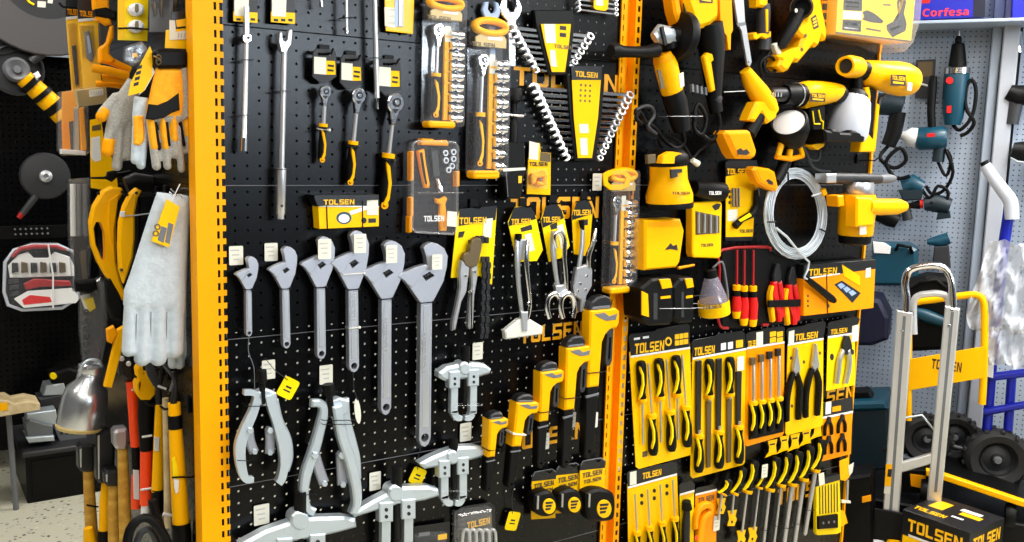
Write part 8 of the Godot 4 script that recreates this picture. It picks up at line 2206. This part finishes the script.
	tb("black_grip", K.rubber, [157.8, 489, 0.0, 157, 514, 0.0], [5.8, 5.6], 12)
	pr("white_label", K.print_white, [154.5, 437, 159.5, 438, 159, 451.5, 154.5, 451], 0.010, 0.0135, 0.0005)
	begin("long_tool", "pale wooden stick beside the thick yellow handle", "stick", "long handled tools on the end face", 167, 460, -0.14)
	tb("stick", K.board, [165.5, 398, 0.0, 168.5, 527, 0.0], [3.0, 3.8], 10)
	tb("white_tie", K.print_white, [163, 514, 0.008, 172.5, 515.5, 0.008], 1.5, 6)
	tb("wire_hook", K.mid_grey, [168, 526, 0.0, 167, 535, 0.0, 171, 541, 0.0, 172, 548, 0.0], 0.8, 6)
	begin("long_tool", "thick yellow handle with a dark printed badge, next to the upright", "striking tool", "long handled tools on the end face", 179, 450, -0.08)
	tb("metal_neck", K.dark_steel, [172, 372, 0.0, 176, 384, 0.0, 173.5, 404, 0.0], [2.2, 2.2, 3.4], 10)
	lt("yellow_grip", K.yellow, 174, 403, 0.0, 181, 523, 0.0, [0, 0, 6.0, 0, 6.4, 0.2, 7.6, 0.6, 8.2, 1, 0, 1], 16)
	lt("black_grip", K.rubber, 181, 522, 0.0, 182.5, 560, 0.0, [8.6, 0, 9.2, 0.3, 9.4, 1, 0, 1], 16)
	lt("dark_band", K.rubber, 174.7, 414.5, 0.0, 175.5, 428, 0.0, [6.5, 0, 6.9, 1], 16)
	pr("badge", K.lemon, [172.5, 459, 175, 457, 177.5, 466, 179, 480, 173.5, 478], 0.012, 0.0165, 0.0005)
	pr("badge_white", K.print_white, [174, 479, 179.2, 480, 178.5, 492, 176, 494, 174.5, 488], 0.012, 0.0168, 0.0005)
	tb("black_tie", K.rubber, [172, 477.5, 0.018, 182, 477, 0.018, 197, 477.5, 0.0], 0.9, 6)
	begin("grey_blade", "pair of dark grey curved blades under the white glove fingertips", "blade", "", 163, 380, -0.16)
	arm("blade", "dark_grey", [149, 362, 6, 152, 374, 8, 157, 384, 7, 160, 390, 4], -0.004, 0.006)
	arm("blade", "mid_grey", [163, 364, 3, 170, 372, 3.4, 174.5, 380, 3.4, 171, 392, 3], 0.0, 0.008)
	tb("white_tie", K.print_white, [158, 386, 0.012, 166, 389, 0.012], 1.2, 6)
	begin("black_lever", "curved black lever handles at the foot of the end face", "lever", "", 146, 528, -0.06)
	tb("lever", K.rubber, [126, 550, 0.02, 130, 530, 0.02, 140, 519, 0.02, 152, 520, 0.02, 164, 536, 0.02, 172, 556, 0.02], [4.5, 4.5, 4.2, 4.2, 4.6, 4.8], 12, null, 1.0, false, 3)
	tb("lever", K.dark_grey, [134, 552, 0.0, 140, 534, 0.0, 150, 530, 0.0, 158, 545, 0.0], [3.4, 3.4, 3.4, 3.4], 10, null, 1.0, false, 3)
	tb("lever", K.rubber, [152, 500, -0.02, 156, 516, -0.02, 162, 536, -0.02], [4, 5, 5], 12)
	for h in [[112, 196, -0.30, "the broad yellow saw frame"], [136, 195, -0.22, "the narrow yellow saw frame"], [88, 368, -0.42, "the metal cup"], [106, 446, -0.42, "the hammers"], [133, 372, -0.30, "the orange gripped tool"], [146, 376, -0.24, "the ring topped tool"], [160, 404, -0.20, "the slim yellow tool"], [175, 408, -0.08, "the thick yellow handle"], [73, 8, -0.50, "the slim yellow cards"], [80, 184, -0.55, "the roller pack"]]:
		end_hook(h[0], h[1], h[2], h[3])

func s_right_front() -> void:
	var T := Transform3D(RIGHT.basis, RIGHT.origin + RIGHT.basis.z * 0.66)
	# the silver hand truck
	begin("hand_truck", "folded silver hand truck with a chrome loop handle", "hand truck", "", 920, 420, 0.0, T)
	var fl := INV * on_floor(884, 572)
	pr("rail", K.alu, [896.5, 310, 913, 313, 897, 540, 893, 600, 877, 598, 881, 536], 0.0, 0.03, 0.004)
	pr("rail_groove", K.mid_grey, [903, 316, 906, 316.5, 890, 540, 887, 540], 0.03, 0.031, 0)
	pr("rail", K.alu, [945, 306, 960, 309, 942, 494, 936, 560, 922, 558, 927.5, 492], 0.0, 0.03, 0.004)
	pr("rail_groove", K.mid_grey, [951, 312, 954, 312, 937, 492, 934, 492], 0.03, 0.031, 0)
	tb("loop_handle", K.chrome, [906, 312, 0.015, 906.5, 296, 0.015, 905, 282, 0.015, 909, 271, 0.015, 920, 266.5, 0.015, 936, 265.5, 0.015, 946, 270, 0.015, 951, 280, 0.015, 952.5, 294, 0.015, 953, 310, 0.015], 3.7, 12, null, 1.0, false, 3)
	tb("inner_loop", K.alu, [914, 334, 0.004, 913.5, 304, 0.004, 918, 296, 0.004, 928, 294, 0.004, 938, 293.5, 0.004, 947, 297, 0.004, 949, 310, 0.004, 947, 336, 0.004], 3.4, 10, null, 1.0, false, 3)
	pr("cross_bar", K.alu, [894, 465, 935, 453, 939, 458, 938, 462, 898, 474, 894, 472], 0.004, 0.028, 0.003)
	for c in [[897, 311, 913.5, 314], [883, 449, 903, 452], [927, 436, 947, 440]]: tb("black_clip", K.rubber, [c[0], c[1], 0.016, c[2], c[3], 0.016], 2.2, 8, null, 1.0)
	for r in [[949, 326], [952, 310], [902, 331]]: pr("rivet", K.chrome, circle_px(r[0], r[1], 1.4, 8), 0.03, 0.034, 0.0008)
	var s := pr("yellow_sticker", K.yellow, [886, 464, 894, 464.5, 892.5, 487, 884.5, 486], 0.03, 0.0308, 0)
	pr("sticker_white", K.paper, [884.6, 486, 892.5, 486.5, 891.8, 494, 883.8, 493.5], 0.03, 0.0308, 0)
	pr("sticker_mark", K.ink, [888, 469, 892, 469.3, 891.2, 477, 887.2, 476.6], 0.0308, 0.0312, 0)
	tb("wire_stay", K.zinc, [904, 418, 0.01, 922, 415, 0.01, 934, 430, 0.01], 1.1, 6)
	var m := M.new()
	m.box(Vector3(fl.x + 0.07, fl.y + 0.14, 0.036), Vector3(0.24, 0.20, 0.008), 0.003)
	obj("toe_plate", m, K.black, cur)
	for c in [[880, 560], [928, 545]]:
		var q := l3(c[0], c[1], 0.0)
		q.y = fl.y + 0.085
		obj("wheel", turned(PackedVector2Array([Vector2(0, -0.02), Vector2(0.07, -0.02), Vector2(0.083, -0.012), Vector2(0.083, 0.012), Vector2(0.07, 0.02), Vector2(0, 0.02)]), q + Vector3(0, 0, -0.03), q + Vector3(1, 0, -0.03), 20), K.rubber, cur)

	# the yellow platform trolley behind
	T = Transform3D(RIGHT.basis, RIGHT.origin + RIGHT.basis.z * 0.42)
	begin("platform_trolley", "yellow platform trolley with a lettered plate behind the hand truck", "trolley", "", 945, 380, 0.0, T)
	tb("push_bar", K.yellow, [908, 420, 0.0, 908.5, 330, 0.0, 909, 308, 0.0, 916, 302, 0.0, 930, 300, 0.0, 968, 295, 0.0, 979, 296, 0.0, 984, 304, 0.0, 984.5, 330, 0.0, 984, 366, 0.0, 982, 404, 0.0], [3.6, 3.6, 3.6, 3.6, 3.6, 3.6, 3.6, 3.6, 3.6, 3.6, 3.6], 10, null, 1.0, false, 2)
	pr("name_plate", K.yellow, [906, 360, 987, 346, 986.5, 377.5, 906, 391], 0.008, 0.014, 0.001)
	var wordm := obj("lettering", word_mesh("TOLSEN"), K.bronze_dark, cur)
	wordm.transform = Transform3D(INV.basis * (T.basis * Basis(Vector3(0, 0, 1), -0.03)) * Basis.from_scale(Vector3(30 * kx(946, 366), 10 * ky(946, 366), 0.0006)), l3(946.5, 365.5, 0.0142))
	pr("deck_edge", K.yellow, [926, 470, 936, 472, 1040, 507, 1040, 513, 936, 478, 926, 476], 0.10, 0.13, 0.003)
	pr("deck", K.black, [926, 471, 936, 473, 1040, 508, 1040, 512, 936, 477, 926, 475], -0.2, 0.105, 0.002)
	for p in [[925, 492], [1010, 516]]:
		var q := l3(p[0], p[1], 0.1)
		obj("caster", turned(PackedVector2Array([Vector2(0, -0.016), Vector2(0.045, -0.016), Vector2(0.05, 0), Vector2(0.045, 0.016), Vector2(0, 0.016)]), q, q + Vector3(1, 0, 0), 16), K.rubber, cur)

	# the blue trolley with knobbly tyres, partly wrapped in film
	T = Transform3D(RIGHT.basis, RIGHT.origin + RIGHT.basis.z * 0.30)
	begin("wheeled_trolley", "blue tube trolley with fat black knobbly tyres", "trolley", "", 1000, 380, 0.0, T)
	tb("blue_post", K.blue, [1010, 205, 0.0, 1003, 250, 0.0, 994, 340, 0.0, 987, 430, 0.0], [5.4, 5.4, 4.6, 4.6], 12)
	tb("blue_bar", K.blue, [991, 377, 0.02, 1040, 371, 0.02], 4.2, 10)
	tb("blue_post", K.blue, [1012, 372, 0.0, 1008, 430, 0.0], 4.4, 10)
	tb("blue_bar", K.blue, [984, 412, 0.02, 1040, 402, 0.02], 3.8, 10)
	for w in [[996, 458, 30.0, 0.0], [926, 438, 25.0, -0.02], [954, 436, 24.0, -0.08]]:
		var q := l3(w[0], w[1], w[3])
		var r: float = w[2] * ky(w[0], w[1])
		var ax := Vector3(0.18, 0.0, 1.0)
		var tw := obj("tyre", turned(PackedVector2Array([Vector2(r * .5, -r * .3), Vector2(r * .82, -r * .34), Vector2(r * .95, -r * .22), Vector2(r * .97, 0), Vector2(r * .95, r * .22), Vector2(r * .82, r * .34), Vector2(r * .6, r * .28), Vector2(r * .5, r * .1)]), q, q + ax, 30), K.tyre, cur)
		var lug := M.new()
		for k in 26:
			var a := TAU * k / 26.0
			lug.x = Transform3D(Basis(Vector3(0, 0, 1), a), q)
			lug.box(Vector3(r * .96, 0, r * .14 * (1 if k % 2 == 0 else -1)), Vector3(r * .1, r * .13, r * .34), r * .02)
		obj("tread", lug, K.tyre, tw)
		obj("rim", turned(PackedVector2Array([Vector2(0, r * .1), Vector2(r * .14, r * .16), Vector2(r * .16, r * .26), Vector2(r * .2, r * .14), Vector2(r * .42, r * .06), Vector2(r * .5, r * .2), Vector2(r * .52, 0), Vector2(0, -0.02)]), q, q + ax, 26), K.dark_grey, tw)
		obj("hub", turned(PackedVector2Array([Vector2(0, r * .3), Vector2(r * .1, r * .3), Vector2(r * .15, r * .22), Vector2(r * .16, 0)]), q, q + ax, 14), K.mid_grey, tw)
	tb("axle", K.mid_grey, [926, 438, -0.02, 996, 458, 0.0], 1.6, 8)
	tb("white_sleeve", K.bin_white, [985, 165, 0.02, 992, 176, 0.02, 1004, 192, 0.02, 1010.5, 202, 0.02, 1012, 219, 0.02], [5.4, 6, 6.6, 7, 6.6], 12, null, 1.0, false, 3)
	tb("sleeve_end", K.rubber, [983.5, 161.5, 0.02, 985.5, 165, 0.02], [4.2, 4.2], 10)
	# crumpled film over its frame
	begin("plastic_wrap", "crumpled cloudy plastic film hanging over the blue trolley", "plastic wrap", "", 1000, 290, 0.06, T)
	var nz := FastNoiseLite.new()
	nz.seed = 21; nz.frequency = 0.045; nz.fractal_octaves = 3
	m = M.new()
	var edge := v2([990, 242, 985, 258, 979, 276, 971, 298, 966, 318, 973, 332, 988, 328, 985, 348, 983, 366])
	edge = smooth2(edge, false, 3)
	var nr := edge.size()
	var nc := 26
	var g := PackedVector3Array()
	for r in nr:
		for k in nc + 1:
			var x := lerpf(edge[r].x, 1046.0, float(k) / nc)
			g.append(l3(x, edge[r].y + nz.get_noise_2d(x, 300.0) * 5.0, nz.get_noise_2d(x * 1.6, edge[r].y * 0.8) * 0.09 + 0.03))
	var gn := PackedVector3Array()
	for r in nr:
		for k in nc + 1:
			var a := g[r * (nc + 1) + maxi(k - 1, 0)]
			var b := g[r * (nc + 1) + mini(k + 1, nc)]
			var c := g[mini(r + 1, nr - 1) * (nc + 1) + k]
			var d := g[maxi(r - 1, 0) * (nc + 1) + k]
			gn.append((b - a).cross(d - c).normalized())
	for r in nr - 1:
		for k in nc:
			var a := r * (nc + 1) + k
			var b := a + nc + 1
			m.ts(g[b], g[b + 1], g[a + 1], gn[b], gn[b + 1], gn[a + 1])
			m.ts(g[b], g[a + 1], g[a], gn[b], gn[a + 1], gn[a])
	obj("film", m, K.wrap_cloudy, cur)
	pr("white_label", K.print_white, [985, 340, 996, 338, 993, 378, 984, 376], -0.02, -0.018, 0)

	# the black lettered carton on the floor
	var t := thing("product_box", "black carton with yellow lettering on the floor, front right", "box", "", Transform3D(Basis(Vector3.UP, 0.045), Vector3(2.482, 0, 0.128)))
	m = M.new(); m.box(Vector3(0, 0.15, 0), Vector3(0.226, 0.30, 0.236), 0.002)
	obj("carton", m, K.card_head, t)
	var face := func(nm: String, mk: Material, c: Vector3, sz: Vector3) -> void:
		var mm := M.new()
		mm.box(c, sz)
		obj(nm, mm, mk, t)
	# the face towards -x and the face towards +z, then the lid
	face.call("yellow_front", K.card, Vector3(-0.1135, 0.11, 0.0), Vector3(0.001, 0.20, 0.22))
	face.call("yellow_front", K.card, Vector3(0.0, 0.11, 0.1185), Vector3(0.21, 0.20, 0.001))
	var wl := obj("lettering", word_mesh("TOLSEN"), K.print_yellow, t)
	wl.transform = Transform3D(Basis(Vector3(0, 0, 1), Vector3.UP, Vector3(-1, 0, 0)) * Basis.from_scale(Vector3(0.19, 0.042, 0.0008)), Vector3(-0.1131, 0.252, 0.0))
	wl = obj("lettering", word_mesh("TOLSEN"), K.print_yellow, t)
	wl.transform = Transform3D(Basis.from_scale(Vector3(0.18, 0.042, 0.0008)), Vector3(0.0, 0.252, 0.1181))
	face.call("small_print", K.print_white, Vector3(-0.1137, 0.215, -0.05), Vector3(0.001, 0.008, 0.08))
	wl = obj("lettering", word_mesh("TOLSEN"), K.print_yellow, t)
	wl.transform = Transform3D(Basis(Vector3(0, 0, 1), Vector3(1, 0, 0), Vector3.UP) * Basis.from_scale(Vector3(0.11, 0.03, 0.0008)), Vector3(-0.06, 0.3001, -0.05))
	face.call("lid_print", K.print_yellow, Vector3(0.03, 0.3004, -0.06), Vector3(0.08, 0.0008, 0.05))
	face.call("lid_print", K.print_white, Vector3(0.055, 0.3004, 0.035), Vector3(0.024, 0.0008, 0.07))
	face.call("lid_print", K.print_yellow, Vector3(0.02, 0.3004, 0.05), Vector3(0.03, 0.0008, 0.07))
	face.call("lid_print", K.print_white, Vector3(-0.03, 0.3004, 0.03), Vector3(0.012, 0.0008, 0.04))
	begin("plastic_cup", "white and yellow rounded cups beside the lettered carton", "cup", "", 880, 542, 0.70, RIGHT)
	obj("cup", turned(PackedVector2Array([Vector2(0, 0), Vector2(0.03, 0), Vector2(0.034, 0.04), Vector2(0.02, 0.06), Vector2(0, 0.062)]), l3(878, 556, 0), l3(878, 540, 0), 16), K.print_white, cur)
	obj("cup", turned(PackedVector2Array([Vector2(0, 0), Vector2(0.03, 0), Vector2(0.034, 0.04), Vector2(0.02, 0.06), Vector2(0, 0.062)]), l3(894, 556, 0), l3(894, 540, 0), 16), K.yellow, cur)
